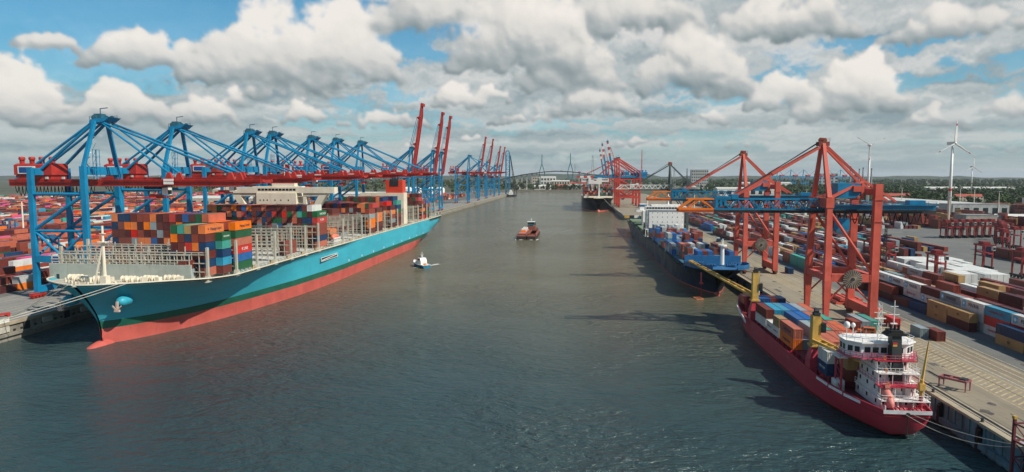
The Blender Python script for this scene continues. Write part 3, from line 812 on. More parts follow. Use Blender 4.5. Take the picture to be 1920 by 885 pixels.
# side passage: stanchions, yellow fittings and coaming stays along the near side
w = MB()
y = 232.0
while y < 588:
    w.prism([(SX + 27.3, 17.75), (SX + 28.8, 17.75), (SX + 27.3, 19.6)], 'y', y, y + .25); y += 3.1
ship_child(w, 'coaming_stay', M_LASH)['kind'] = 'stuff'
w = MB(); w.rail([(SX + 28.9, 228, 18.3), (SX + 28.9, 598, 18.3)], 1.1, .06, 3.0); w.rail([(SX - 28.9, 228, 18.3), (SX - 28.9, 598, 18.3)], 1.1, .06, 6.0)
w.rail([(SX - 28, 599.4, 18.3), (SX + 28, 599.4, 18.3)], 1.1, .06, 3.0)
ship_child(w, 'guard_rail', M_LASH)
for y in BAYS[2:]:
    w = MB(); w.beam((SX + 27.9, y - 2.2, 18.0), (SX + 27.9, y - .9, 19.4), .3); w.box(SX + 27.5, SX + 28.3, y - 2.6, y - 1.9, 17.8, 18.7)
    ship_child(w, 'yellow_fitting', M_YELLOW)
# accommodation block with bridge wings
A0, A1 = 327.0, 338.0
w = MB(); w.box(SX - 11.5, SX + 9.5, A0, A1, 17.8, 45.2)
acc = ship_child(w, 'accommodation_block', M_CREAM)
w = MB(); w.box(SX - 29.3, SX + 29.3, A0 + 1, A0 + 6, 45.2, 48.2)
br = ship_child(w, 'bridge', M_CREAM)
def sub(w, name, m, par): 
    w.v = [(x - SX, y - 395, z) for (x, y, z) in w.v]; return w.obj(name, m, par)
w = MB()
for k in range(11):
    x = SX - 11 + k * 1.85; w.box(x, x + 1.5, A0 + .93, A0 + 1.05, 46.4, 47.5)
sub(w, 'bridge_window', M_GLASS, br)
w = MB(); w.box(SX - 14, SX + 12, A0 + 1.5, A0 + 6, 48.2, 48.6); w.box(SX - 4, SX + 8, A0 + 2, A0 + 6, 48.6, 51.3); w.box(SX + .5, SX + 4.5, A0 + 3, A0 + 5, 51.3, 52.6); w.tube((SX + 2, A0 + 4, 52.6), (SX + 2, A0 + 4, 60), .3, .15, 6); w.beam((SX - .5, A0 + 4, 56), (SX + 4.5, A0 + 4, 56), .2)
sub(w, 'wheelhouse_top', M_CREAM, br)
for s in (-1, 1):
    w = MB(); w.prism([(SX + s * 25.5, 45.2), (SX + s * 21.5, 45.2), (SX + s * 14.6, 33), (SX + s * 17.4, 33)], 'y', A0 + 1.4, A0 + 5.4)
    w.prism([(SX + s * 24.5, 45.2), (SX + s * 13.0, 45.2), (SX + s * 13.0, 43.6), (SX + s * 22.6, 43.6)], 'y', A0 + 1.5, A0 + 5.3)
    w.box(SX + s * 13.4 - .8, SX + s * 13.4 + .8, A0 + 1.6, A0 + 5, 20, 45.2)
    w.prism([(SX + s * 17.4, 33), (SX + s * 14.6, 33), (SX + s * 14.6, 20), (SX + s * 17.4, 20)], 'y', A0 + 1.4, A0 + 5.4)
    sub(w, 'wing_support', M_CREAM, br)
for z in (41.6, 37.8, 34.0, 30.2, 26.4):
    for x in (-9.5, -7.6, -5.7, -1.6, 1.5, 5.5):
        w = MB(); w.box(SX + x - .28, SX + x + .28, A0 - .05, A0 + .08, z - .35, z + .35); sub(w, 'porthole', M_GLASS, acc)
w = MB()
for k, z in enumerate((24, 28, 32, 36, 40, 43.5)):
    w.box(SX + 9.5, SX + 13.0, A0 + 1.5, A1 - 1, z - .15, z + .1); w.box(SX - 14, SX - 11.5, A0 + 1.5, A1 - 1, z - .15, z + .1)
    w.rail([(SX + 12.9, A0 + 1.6, z), (SX + 12.9, A1 - 1.1, z)], 1.1, .08)
sub(w, 'side_balcony', M_CREAM, acc)
# lifeboat in its davit beside the near side
w = MB(); w.lathe([(0, -4.2), (.9, -3.7), (1.45, -2), (1.55, 0), (1.45, 2), (.9, 3.7), (0, 4.2)], 10, (SX + 27.0, 333.5, 22.6), 'y')
ship_child(w, 'lifeboat', mat('lifeboat_orange', (.62, .17, .10), .5), smooth=True)
w = MB()
for y in (329, 331, 333, 335, 337): w.box(SX + 28.0, SX + 28.5, y, y + .5, 17.8, 22.0)
w.box(SX + 27.9, SX + 28.6, 328.6, 338, 21.8, 22.3); w.box(SX + 24, SX + 28.5, 328.6, 338.2, 20.0, 20.3)
ship_child(w, 'davit_frame', M_WHITE)
# engine casing and funnel
w = MB(); w.box(SX - 8, SX + 25.0, 481, 491, 17.8, 41.6)
cas = ship_child(w, 'engine_casing', M_CREAM)
w = MB(); w.box(SX + 11.5, SX + 24.0, 481.5, 490.5, 41.6, 51.0)
fn = ship_child(w, 'funnel', mat('funnel_red', (.62, .055, .025), .5, var=.06))
w = MB(); w.box(SX + 14.5, SX + 21.0, 481.3, 481.52, 46.5, 51.7); sub(w, 'exhaust_recess', M_DARK, fn)
w = MB()
for k in range(3): w.tube((SX + 15.5 + k * 2, 486, 51.6), (SX + 15.5 + k * 2, 486, 53.8), .6, n=8)
sub(w, 'exhaust_pipe', M_DARK, fn)
# stern post and mast
w = MB(); w.tube((SX + 20, 580, 18), (SX + 20, 580, 31), .3, .2, 6); w.tube((SX, 596, 18), (SX, 596, 34), .3, .15, 6)
ship_child(w, 'stern_mast', M_CREAM)
w = MB()
for k in range(9):
    y = 347 + k * 22.0
    w.box(SX + 29.36, SX + 29.44, y, y + .7, 8.1, 9.2); w.box(SX + 29.36, SX + 29.44, y - .5, y - .1, 8.1, 8.5)
ship_child(w, 'hull_mark', M_WHITE)['kind'] = 'stuff'
# mooring lines bow -> quay
def mooring(label, p, q, sag, r=.10):
    pts = []
    for k in range(13):
        t = k / 12; v = Vector(p).lerp(Vector(q), t); v.z -= sag * 4 * t * (1 - t); pts.append(tuple(v))
    w = MB(); w.path(pts, r, 5)
    return tag(w.obj('mooring_line', M_ROPE), label, 'mooring line', 'mooring lines')
mooring('upper pale mooring line from the teal bow tip to the left quay', (SX - 5.5, 187.6, 20.9), (QL - .6, 196, 7.1), 1.0)
mooring('middle pale mooring line from the teal bow to the left quay', (SX - 1.5, 185.4, 20.9), (QL - .6, 190, 7.1), 1.2)
mooring('long mooring line crossing the teal bow from its near side', (SX + 11.2, 190.3, 20.7), (QL - .6, 166, 6.9), .5)
mooring('second long mooring line crossing the teal bow just beneath another', (SX + 13.0, 191.6, 20.6), (QL - .6, 166, 6.9), .9)
bpy.data.objects.remove(tmp)
# ================================================================== SHIPPING CONTAINERS
CC = {'brown': (.135, .030, .022), 'rust red': (.23, .050, .032), 'orange': (.72, .165, .018), 'dark green': (.014, .105, .040), 'navy': (.010, .040, .105), 'blue': (.010, .105, .33),
      'turquoise': (.045, .30, .24), 'pink': (.60, .085, .22), 'red': (.50, .028, .020), 'white': (.60, .60, .57), 'grey': (.24, .29, .31), 'tan': (.36, .225, .095), 'salmon': (.46, .12, .065), 'maroon': (.085, .016, .018), 'light blue': (.04, .25, .38), 'pale grey': (.42, .44, .43)}
CM = {k: mat('container_' + k.replace(' ', '_'), v, .5, var=.10, scale=.25, dirt=tuple(x * .6 + .03 for x in v), dscale=.7, rand=.14) for k, v in CC.items()}
def cont_simple(L, h=2.84, w_=2.42):
    """box with recessed side, end and roof panels between the frame rails"""
    bm = bmesh.new(); bmesh.ops.create_cube(bm, size=1.0)
    for v in bm.verts: v.co = Vector((v.co.x * w_, v.co.y * L, (v.co.z + .5) * h))
    r = bmesh.ops.inset_individual(bm, faces=[f for f in bm.faces if f.normal.z > -.5], thickness=.16, depth=-.05)
    return bm
def cont_detail(L, h=2.84, w_=2.42):
    """frame of rails and posts, corrugated walls and roof, door leaves with lock rods at the -y end"""
    m = MB(); a, b = w_ / 2, L / 2
    for sx_ in (-1, 1):
        for sy in (-1, 1): m.box(sx_ * a - .08 - .08 * sx_, sx_ * a + .08 - .08 * sx_, sy * b - .08 - .08 * sy, sy * b + .08 - .08 * sy, 0, h)
        m.box(sx_ * a - .06 - .06 * sx_, sx_ * a + .06 - .06 * sx_, -b + .16, b - .16, 0, .18); m.box(sx_ * a - .06 - .06 * sx_, sx_ * a + .06 - .06 * sx_, -b + .16, b - .16, h - .14, h)
        n = 20 if L > 9 else 10; d = (L - .32) / n; prof = []
        for k in range(n):
            y0 = -b + .16 + k * d
            prof += [(y0, .03), (y0 + d * .28, .03), (y0 + d * .42, .11), (y0 + d * .86, .11)]
        prof.append((b - .16, .03))
        for (p0, q0), (p1, q1) in zip(prof, prof[1:]):
            m.quad((sx_ * (a - q0), p0, .18), (sx_ * (a - q1), p1, .18), (sx_ * (a - q1), p1, h - .14), (sx_ * (a - q0), p0, h - .14))
    for sy in (-1, 1):
        m.box(-a + .16, a - .16, sy * b - .07 - .07 * sy, sy * b + .07 - .07 * sy, 0, .2); m.box(-a + .16, a - .16, sy * b - .07 - .07 * sy, sy * b + .07 - .07 * sy, h - .2, h)
        m.quad((-a + .16, sy * (b - .08), .2), (a - .16, sy * (b - .08), .2), (a - .16, sy * (b - .08), h - .2), (-a + .16, sy * (b - .08), h - .2))
    for x in (-.85, -.3, .3, .85): m.box(x - .035, x + .035, -b - .0, -b + .07, .12, h - .1)
    m.box(-.03, .03, -b + .02, -b + .1, .2, h - .2)
    n = 10; d = (L - .3) / n
    for k in range(n):
        y0 = -b + .15 + k * d
        m.quad((-a + .1, y0, h - .07), (a - .1, y0, h - .07), (a - .1, y0 + d * .45, h - .03), (-a + .1, y0 + d * .45, h - .03)); m.quad((-a + .1, y0 + d * .45, h - .03), (a - .1, y0 + d * .45, h - .03), (a - .1, y0 + d, h - .07), (-a + .1, y0 + d, h - .07))
    return m
CMESH = {}
def cmesh(L, col, detail):
    k = (L, col, detail)
    if k not in CMESH:
        if detail:
            w = cont_detail(L); me = w.mesh('shipping_container', CM[col])
            bm = bmesh.new(); bm.from_mesh(me); bmesh.ops.recalc_face_normals(bm, faces=bm.faces); bm.to_mesh(me); bm.free()
        else:
            bm = cont_simple(L); me = bpy.data.meshes.new('shipping_container'); bm.to_mesh(me); bm.free(); me.materials.append(CM[col])
        CMESH[k] = me
    return CMESH[k]
STUFF = {}
def put(site, x, y, z, L, col, label=None, group=None, detail=False, ry=0.0):
    """one container (base centre); without a label it joins the uncounted mass of that site"""
    if label is None:
        STUFF.setdefault(site, []).append((x, y, z, L, col, ry)); return None
    o = bpy.data.objects.new('shipping_container', cmesh(L, col, detail)); COL.objects.link(o)
    o.location = (x, y, z); o.rotation_euler = (0, 0, ry)
    tag(o, label, 'container', group)
    return o
def flush_stuff():
    for site, (label) in STUFF_LABEL.items():
        items = STUFF.get(site, [])
        if not items: continue
        cols = sorted(set(i[4] for i in items)); me = bpy.data.meshes.new('stacked_containers')
        V = []; Fc = []; MI = []
        for (x, y, z, L, col, ry) in items:
            i = len(V); a, b, h = 1.21, L / 2, 2.84
            if ry: a, b = b, a
            V += [(x - a, y - b, z), (x + a, y - b, z), (x + a, y + b, z), (x - a, y + b, z), (x - a, y - b, z + h), (x + a, y - b, z + h), (x + a, y + b, z + h), (x - a, y + b, z + h)]
            Fc += [(i + 4, i + 5, i + 6, i + 7), (i, i + 1, i + 5, i + 4), (i + 1, i + 2, i + 6, i + 5), (i + 2, i + 3, i + 7, i + 6), (i + 3, i, i + 4, i + 7)]
            MI += [cols.index(col)] * 5
        me.from_pydata(V, [], Fc)
        for c in cols: me.materials.append(CM[c])
        me.polygons.foreach_set('material_index', MI)
        o = bpy.data.objects.new('stacked_containers', me); COL.objects.link(o)
        tag(o, label, 'containers', kind='stuff')
M_LETW = mat('letter_white', (.78, .78, .75), .5, var=.03)
M_LETN = mat('letter_navy', (.012, .035, .085), .5, var=.03)
M_LETK = mat('letter_black', (.02, .02, .025), .5, var=.03)
M_LETR = mat('letter_red', (.40, .02, .03), .5, var=.03)
M_LOGOB = mat('logo_light_blue', (.07, .42, .68), .5, var=.03)
def side_rot(side): return (R(90), 0, R(90) if side > 0 else R(-90))
def side_text(o, s, size, m, side, dy=0.0, z=1.42, off=.03, sx=1.0):
    return letters(s, size, m, (side * (1.21 + off), dy, z), side_rot(side), o, sx)
def star_logo(o, side, dy):
    w = MB(); x = side * 1.235
    w.box(min(x, x - side * .02), max(x, x - side * .02), dy - .95, dy + .95, .45, 2.35)
    lg = w.obj('logo_panel', M_LOGOB, o)
    w = MB(); pts = []
    for k in range(14):
        r_ = .72 if k % 2 == 0 else .30; t = math.pi / 2 + k * math.pi / 7
        pts.append((dy + r_ * math.cos(t), 1.4 + r_ * math.sin(t)))
    w.prism(pts, 'x', x + side * .002, x + side * .02); w.obj('star', M_LETW, lg)
PAL1 = ['brown'] * 8 + ['maroon'] * 6 + ['rust red'] * 5 + ['orange'] * 6 + ['dark green'] * 3 + ['navy'] * 3 + ['red'] * 2 + ['grey', 'blue', 'salmon', 'pink', 'turquoise']
def pick(pal): return pal[rnd.randrange(len(pal))]
# ---------------- deck cargo of the teal ship: (bay index, first column, last column (0 = river side), base tier, top tier shown) 
ZD = 19.55; PT = 2.91; NC = 22
def colx(c): return SX + 26.5 - c * 2.523
BAYNAME = {0: 'foremost bay', 1: 'second bay from the bow', 2: 'third bay from the bow', 5: 'bay two before the cream bridge', 6: 'bay just before the cream bridge',
           8: 'second bay behind the bridge', 9: 'third bay behind the bridge', 10: 'fourth bay behind the bridge', 11: 'fifth bay behind the bridge', 12: 'sixth bay behind the bridge', 13: 'seventh bay behind the bridge', 14: 'eighth bay behind the bridge', 17: 'second bay behind the red funnel', 18: 'third bay behind the red funnel', 19: 'fourth bay behind the red funnel', 20: 'last bay at the stern'}
G1 = 'containers stacked on the teal ship'
def deck_cont(bay, c, t, col, L=12.19, dy=0.0, show=True):
    y = BAYS[bay] + 7.75 + dy; z = ZD + t * PT
    lab = '%s container, %s tier, %s stack from river, %s' % (col, ORD[t + 1], ORD[c + 1], BAYNAME.get(bay, 'mid bay')) if show else None
    return put('teal', colx(c), y, z, L, col, lab, G1)
occ = {}
# foremost pair of short boxes
for t, col in ((0, 'grey'), (1, 'brown')):
    put('teal', SX + 20.3, 216.3 - 4.2, 18.7 + t * PT + .9, 6.06, col, '%s short container on the teal forecastle, %s of the small pair' % (col, ['lower', 'upper'][t]), G1)
w = MB(); w.box(SX + 19, SX + 21.6, 209.9, 215.2, 18.2, 19.55); ship_child(w, 'container_pedestal', M_LASH)
# bay 0: six columns near the river stepping up; near stack six high
cols0 = [['salmon', 'navy', 'brown', 'navy', 'brown', 'orange'], ['brown', 'navy', 'brown', 'orange', 'rust red', 'brown'], ['rust red', 'brown', 'navy', 'red', 'navy', 'tan'], ['brown', 'navy', 'brown', 'brown', 'brown', 'turquoise'], ['maroon', 'brown', 'navy', 'maroon', 'orange', 'dark green']]
for c, st in enumerate(cols0):
    for t, col in enumerate(st):
        o = deck_cont(0, c + 1, t, col, show=(t >= 3 or c == 0))
        if c == 0 and t == 5:
            side_text(o, 'Hapag-Lloyd', 1.45, M_LETN, 1, .9); 
            side_text(o, '\u2736', 1.2, M_LETN, 1, -4.0)
# bay 1: short green-topped stack, the tall river-side stack with the red box, and the wide high block behind
stk = ['dark green', 'blue', 'red', 'salmon', 'dark green', 'orange']
for t, col in enumerate(stk):
    o = deck_cont(1, 0, t, col)
    if col == 'orange': side_text(o, 'Hapag-Lloyd', 1.45, M_LETN, 1, .9)
    if col == 'red': side_text(o, 'K LINE', 1.55, M_LETW, 1, .5)
for t, col in enumerate(['brown', 'light blue', 'navy', 'turquoise', 'dark green']):
    o = deck_cont(0, 0, t, col, L=6.06, dy=3.1)
    if t == 4: side_text(o, 'EVERGREEN', .75, M_LETW, 1, 0)
for c in range(2, 19):
    st = 7 if c > 3 else 6
    for t in range(st):
        if c == 2 and t < 3: continue
        deck_cont(1, c, t, pick(PAL1), show=(t >= (4 if c > 3 else 3) and c < 17))
for t, col in enumerate(['brown', 'navy', 'rust red']): deck_cont(1, 2, t, col, show=False)
# lone pair two bays before the bridge
for t in range(2): deck_cont(4, 1, t, 'rust red')
BAYNAME[4] = 'third bay before the cream bridge'
# bay 6: full wall of containers in front of the bridge
for c in range(NC):
    st = 7 if c > 0 else 6
    for t in range(st):
        if c == 0: col = ['salmon', 'navy', 'rust red', 'rust red', 'red', 'dark green'][t]
        elif c == 1 and t == 6: col = 'white'
        else: col = pick(PAL1)
        if t == 6 and c == NC - 1: col = 'orange'
        o = deck_cont(6, c, t, col, show=(t >= 4 or c == 0) and c < 18)
        if c == 0 and t == 4: side_text(o, 'K LINE', 1.5, M_LETW, 1, 0)
        if c == 0 and t == 5: side_text(o, 'EVERGREEN', 1.45, M_LETW, 1, 1.0)
# behind the bridge: (bay, near stack heights...) uneven
def aft(bay, near, heights, vis=2):
    for c in range(NC):
        st = near.get(c, heights(c))
        for t in range(st):
            deck_cont(bay, c, t, pick(PAL1), show=(c == 0 or (c < 3 and t >= st - 1)))
aft(10, {0: 5, 1: 0}, lambda c: 5 if c > 8 else 0)
for c in range(2, 9): 
    for t in range(4, 6): pass
aft(9, {}, lambda c: 6 if c > 12 else 0)
aft(11, {0: 5, 1: 6, 2: 6}, lambda c: 6 if c < 14 else 5)
aft(13, {0: 5, 1: 6, 2: 7, 3: 7}, lambda c: 7 if c < 13 else 6)
aft(14, {0: 6, 1: 7}, lambda c: 7 if c < 12 else 0)
aft(18, {0: 5, 1: 7}, lambda c: 7 if c < 9 else 6)
aft(19, {0: 5, 1: 0}, lambda c: 0 if c < 4 else 5, 1)
for bay in (7, 8, 12):
    for c in range(3, NC):
        for t in range(2): deck_cont(bay, c, t, pick(PAL1), show=False)
for (bay, c, s, t, dy) in [(10, 0, 'Hapag-Lloyd', 0, 0)]: pass
STUFF_LABEL = {'teal': 'lower tiers of mixed containers half hidden by the lashing bridges of the teal ship'}
# ================================================================== BLUE SHIP-TO-SHORE CRANES (left bank)
def sts_crane(label, boom_up, bh=45.0, ap=25.2, gx=22.0, sy=9.5, boom_len=66.0, FR=M_BLUE, GI=M_RED, HO=M_RED, stripes=False, group='blue cranes along the left quay', bogm=M_RED):
    """x: towards the water, origin on the quay between the waterside legs; bh girder height above the quay"""
    t = thing('ship_to_shore_crane', label, 'crane', group=group)
    g0 = -gx
    for y in (-sy, sy):
        w = MB(); w.beam((0, y, 2.2), (0, y, bh + 6.5), 2.1, 1.7); w.obj('waterside_leg', FR, t)
        w = MB(); w.beam((g0, y, 2.2), (g0, y, bh + 6.0), 1.9, 1.6); w.obj('landside_leg', FR, t)
        w = MB(); w.beam((g0 + .9, y, 15.5), (-.95, y, 15.5), 1.9, 2.6); w.obj('portal_beam', FR, t)
        w = MB(); w.tube((g0, y, bh - 4.2), (0, y, bh - 4.2), .62, n=8); w.tube((g0, y, 26.5), (0, y, 26.5), .55, n=8)
        w.tube((g0 + .4, y, 27), (-.4, y, bh - 4.5), .72, n=8); w.tube((g0 + .5, y, 26.3), (g0 / 2, y, 16.8), .5, n=8); w.tube((-.5, y, 26.3), (g0 / 2, y, 16.8), .5, n=8)
        w.obj('side_brace', FR, t)
    for x in (0, g0):
        w = MB(); w.box(x - 1.1, x + 1.1, -sy, sy, 2.2, 4.6); w.obj('sill_beam', FR, t)
        for y in (-sy, sy):
            w = MB(); w.box(x - .8, x + .8, y - 3.4, y + 3.4, 1.1, 2.2)
            for k in range(4):
                w.lathe([(0, -.35), (.5, -.35), (.5, .35), (0, .35)], 8, (x, y - 2.6 + k * 1.7, .5), 'x'); w.box(x - .6, x + .6, y - 3.2 + k * 1.7, y - 2.0 + k * 1.7, .55, 1.2)
            w.obj('bogie', bogm, t)
    w = MB(); w.box(-1.2, 1.2, -sy + .95, sy - .95, bh + 3.2, bh + 6.4); w.obj('cross_beam', FR, t)
    w = MB(); w.box(g0 - 1.1, g0 + 1.1, -sy + .9, sy - .9, bh + 3.2, bh + 5.9); w.obj('cross_beam', FR, t)
    w = MB()
    w.tube((g0, -sy, 16), (g0, sy, 27), .45, n=6); w.tube((g0, sy, 16), (g0, -sy, 27), .45, n=6); w.obj('rear_brace', FR, t)
    # trolley girders and boom (twin red box girders)
    xb = g0 - 14.0
    gd = MB()
    for y in (-3.4, 3.4): gd.box(xb, 3.0, y - .7, y + .7, bh - 1.2, bh + 1.5)
    for k in range(6): gd.box(xb + .4 + k * 7, xb + 1.2 + k * 7, -2.7, 2.7, bh + .2, bh + 1.1)
    girder = gd.obj('main_girder', GI, t)
    w = MB(); w.rail([(xb, -4.3, bh + .4), (2, -4.3, bh + .4)], 1.1, .09, 3.0); w.box(xb, 2, -4.6, -4.1, bh + .3, bh + .42); w.obj('walkway', GI, girder)
    bm_ = MB(); L = boom_len
    for y in (-3.4, 3.4):
        bm_.prism([(0, -1.2), (L - 11, -1.2), (L, .5), (L, 1.5), (0, 1.5)], 'y', y - .7, y + .7)
    for k in range(9): bm_.box(1 + k * 8, 1.9 + k * 8, -2.7, 2.7, .2, 1.2)
    bm_.rail([(1, -4.3, .9), (L - 1, -4.3, .9)], 1.1, .1, 3.5); bm_.box(1, L - 1, -4.7, -4.1, .7, .85)
    for x in (L * .42, L * .8): bm_.prism([(x - 1.6, 1.5), (x + 1.6, 1.5), (x + .5, 4.2), (x - .5, 4.2)], 'y', -4.0, -2.8); bm_.prism([(x - 1.6, 1.5), (x + 1.6, 1.5), (x + .5, 4.2), (x - .5, 4.2)], 'y', 2.8, 4.0)
    if boom_up: bm_.box(L - 2.0, L + 1, -4.4, 4.4, -1.4, 1.8)
    a = R(80) if boom_up else 0.0
    def rot(p): return (3.2 + p[0] * math.cos(a) - p[2] * math.sin(a), p[1], bh + p[0] * math.sin(a) + p[2] * math.cos(a))
    bm_.v = [rot(p) for p in bm_.v]
    boom = bm_.obj('boom', GI, t)
    if stripes:
        for k in range(5):
            x0 = L - 26 + k * 5.3
            for y in (-3.4, 3.4):
                q = MB(); q.box(x0, min(L + .2, x0 + 5.3), y - .8, y + .8, -1.3, 1.62)
                q.v = [rot(p) for p in q.v]; q.obj('warning_stripe', M_WHITE if k % 2 else M_FARRED, boom)
    # A-frame
    az = bh + ap; ax = 2.2
    for s in (-1, 1):
        w = MB(); w.beam((.2, s * sy, bh + 6.4), (ax - 1.0, s * 3.6, az - 1.0), 1.35, 1.2); w.obj('a_frame_post', FR, t)
        w = MB(); w.tube((ax - 2, s * 3.2, az - 2), (g0 + 1, s * 5.2, bh + 5.6), .62, n=8); w.obj('a_frame_strut', FR, t)
        w = MB(); w.tube((ax - 2.6, s * 2.6, az - 1.4), (xb + 2.5, s * 3.6, bh + 1.5), .5, n=8)
        m_ = Vector((ax - 2.6, s * 2.6, az - 1.4)).lerp(Vector((xb + 2.5, s * 3.6, bh + 1.5)), .66); w.beam(m_, (m_.x + 1.0, m_.y, bh + 5.8), .25)
        w.obj('backstay', FR, t)
        for i, fx in enumerate((.42, .8)):
            w = MB(); p = (ax + 1, s * 3.0, az - 1.2)
            if boom_up:
                tip = Vector(rot((L * fx, s * 3.4, 4.0))); mid = Vector((-2.5 + i * 1.2, s * 3.2, bh + ap * .62 + i * 6))
                w.tube(p, mid, .30, n=6); w.tube(mid, tip, .30, n=6)
            else: w.tube(p, rot((L * fx, s * 3.4, 4.0)), .42, n=8)
            w.obj('forestay', FR, t)
        w = MB(); w.tube((ax, s * 1.2, az), (rot((L * .8, s * 1.2, 2.0))), .10, n=4); w.obj('hoist_rope', M_CABLE, t)
    w = MB(); w.prism([(ax - 3.4, az - 2.0), (ax + 2.8, az - 1.2), (ax + 5.0, az + .5), (ax + 3.2, az + .4), (ax - 3.0, az - .4)], 'y', -3.6, 3.6)
    w.obj('apex_platform', FR, t)
    w = MB()
    for k in range(4): w.lathe([(0, -.2), (1.1, -.2), (1.1, .2), (0, .2)], 10, (ax - 1.8 + k * 1.4, -2.6 + k * 1.5, az + .4), 'y')
    w.rail([(ax - 3.0, -3.6, az - .4), (ax + 3.4, -3.6, az + .4)], 1.2, .12, 1.6); w.rail([(ax - 3.0, 3.6, az - .4), (ax + 3.4, 3.6, az + .4)], 1.2, .12, 1.6)
    w.box(ax - 2.4, ax + .6, -2.0, 1.0, az - .2, az + 2.0); w.beam((ax - 1, 0, az + 2), (ax - 1, 0, az + 4.2), .25); w.beam((ax - 1, 0, az + 4.1), (ax + 2.2, 0, az + 4.4), .3)
    w.obj('sheave_gear', mat('dull_teal_steel', (.03, .12, .17), .6), t)
    # zig-zag stairs on the A-frame
    w = MB()
    n = 6; p0 = Vector((-1.8, -5.0, bh + 6.5)); p1 = Vector((ax - 2.8, -2.2, az - 3.0))
    for k in range(n):
        q = p0.lerp(p1, (k + .5) / n); w.box(q.x - .9, q.x + .9, q.y - .7, q.y + .7, q.z - .05, q.z + .05)
        q2 = p0.lerp(p1, k / n); w.beam((q2.x - .8 if k % 2 else q2.x + .8, q2.y, q2.z), (q.x + .8 if k % 2 else q.x - .8, q.y, q.z), .7, .1)
    w.obj('stairway', M_LGREY, t)
    # machinery house at the rear
    w = MB(); w.box(xb + 2.6, g0 + 4.6, -4.4, 4.4, bh + 3.2, bh + 7.2)
    w.prism([(-4.4, bh + 7.2), (4.4, bh + 7.2), (2.6, bh + 7.8), (-2.6, bh + 7.8)], 'x', xb + 2.6, g0 + 4.6)
    w.box(xb + 3, g0 + 4, -4.0, 4.0, bh + 1.5, bh + 3.2)
    mh = w.obj('machinery_house', HO, t)
    for k in range(4):
        cx = xb + 4.6 + k * 4.3
        w = MB(); w.box(cx - .55, cx + .55, -3.1, -1.7, bh + 7.4, bh + 9.5); w.lathe([(0, bh + 9.2), (1.1, bh + 9.2), (1.2, bh + 9.8), (1.0, bh + 10.4), (0, bh + 10.5)], 10, (cx, -2.4, 0)); w.obj('roof_vent', HO, mh)
    w = MB(); w.box(xb + 4.4, xb + 11.8, -4.65, -4.4, bh + 3.7, bh + 6.7); sg = w.obj('sign_board', M_WHITE, mh)
    w = MB(); w.box(xb + 5.0, xb + 10.6, -4.72, -4.64, bh + 4.1, bh + 6.3); w.obj('sign_panel', M_SIGN, sg)
    # festoon cable loops below the rear girder
    w = MB(); n = 22; dx = (gx + 12.0) / n
    for k in range(n):
        x0 = xb + 1 + k * dx; d = rnd.uniform(2.4, 4.4)
        pts = [(x0 + dx * .95 * f, -2.4, bh - 1.3 - d * (1 - (2 * f - 1) ** 2)) for f in (0, .2, .5, .8, 1)]
        w.path(pts, .16, 4)
    w.obj('festoon_cable', M_BLACK, t)
    # trolley, operator cabin and spreader
    tx = (-6.0 if boom_up else rnd.uniform(14, 40))
    w = MB(); w.box(tx - 3, tx + 3, -3, 3, bh - 2.4, bh - 1.3); tr = w.obj('trolley', M_DARK, t)
    w = MB(); w.box(tx + 3.2, tx + 5.6, -1.4, 1.4, bh - 4.6, bh - 1.8); cb = w.obj('operator_cabin', M_WHITE, tr)
    w = MB(); w.box(tx + 4.2, tx + 5.66, -1.2, 1.2, bh - 4.3, bh - 2.7); w.obj('cabin_window', M_GLASS, cb)
    w = MB(); w.box(tx - 1.3, tx + 1.3, -5.8, 5.8, bh - 6.0, bh - 5.3); w.box(tx - 1.6, tx + 1.6, -2.2, 2.2, bh - 5.3, bh - 4.4)
    for yy in (-1.5, 1.5): w.tube((tx, yy, bh - 4.5), (tx, yy, bh - 2.2), .08, n=4)
    w.obj('spreader', M_RED, tr)
    # cable reel and sign on the portal
    w = MB(); w.lathe([(0, -.25), (.7, -.3), (2.9, -.22), (3.1, 0), (2.9, .22), (.7, .3), (0, .25)], 24, (-6.6, -sy - 1.6, 14.6), 'y')
    for k in range(20):
        th = k * math.pi / 10; w.beam((-6.6, -sy - 1.9, 14.6), (-6.6 + 2.9 * math.cos(th), -sy - 1.9, 14.6 + 2.9 * math.sin(th)), .09)
    w.obj('cable_reel', mat('reel_grey', (.22, .20, .17), .6), t)
    w = MB(); w.box(-14.2, -7.0, -sy - 1.25, -sy - 1.0, 14.6, 17.0); sg = w.obj('sign_board', M_WHITE, t)
    w = MB(); w.box(-13.8, -11.2, -sy - 1.3, -sy - 1.24, 14.9, 16.7); w.obj('sign_panel', M_SIGN, sg); w = MB(); w.box(-10.9, -7.4, -sy - 1.3, -sy - 1.24, 14.9, 16.7); w.obj('sign_panel', M_GREY, sg)
    w = MB(); w.box(1.5 + L * .42, 5.5 + L * .42, -4.65, -4.4, bh - .4, bh + 1.7) if not boom_up else w.box(-2, 1.6, -4.65, -4.4, bh - .6, bh + 1.5)
    sg = w.obj('sign_board', M_WHITE, t)
    # lift tower beside the waterside leg and floodlights
    w = MB()
    for (x, y) in ((3.2, -sy - .2), (4.8, -sy - .2), (3.2, -sy + 1.4), (4.8, -sy + 1.4)): w.beam((x, y + 1.5, bh + 1.6), (x, y + 1.5, bh + 13), .16)
    for k in range(5):
        z = bh + 2 + k * 2.7; w.box(3.0, 5.0, -sy + 1.2, -sy + 3.0, z, z + .1); w.beam((3.2, -sy + 1.3, z), (4.8, -sy + 1.3, z + 2.6), .1)
    w.obj('ladder_tower', FR, t)
    for k in range(4):
        w = MB(); w.box(-20 + k * 7.0, -19.0 + k * 7.0, -4.7, -4.2, bh + 1.6, bh + 2.5); w.obj('floodlight', M_LGREY, t)
    return t
WX = QL - 4.5
cr_down = sts_crane('nearest blue crane with red boom over the teal bow', False)
cr_down.location = (WX, 250, QZ)
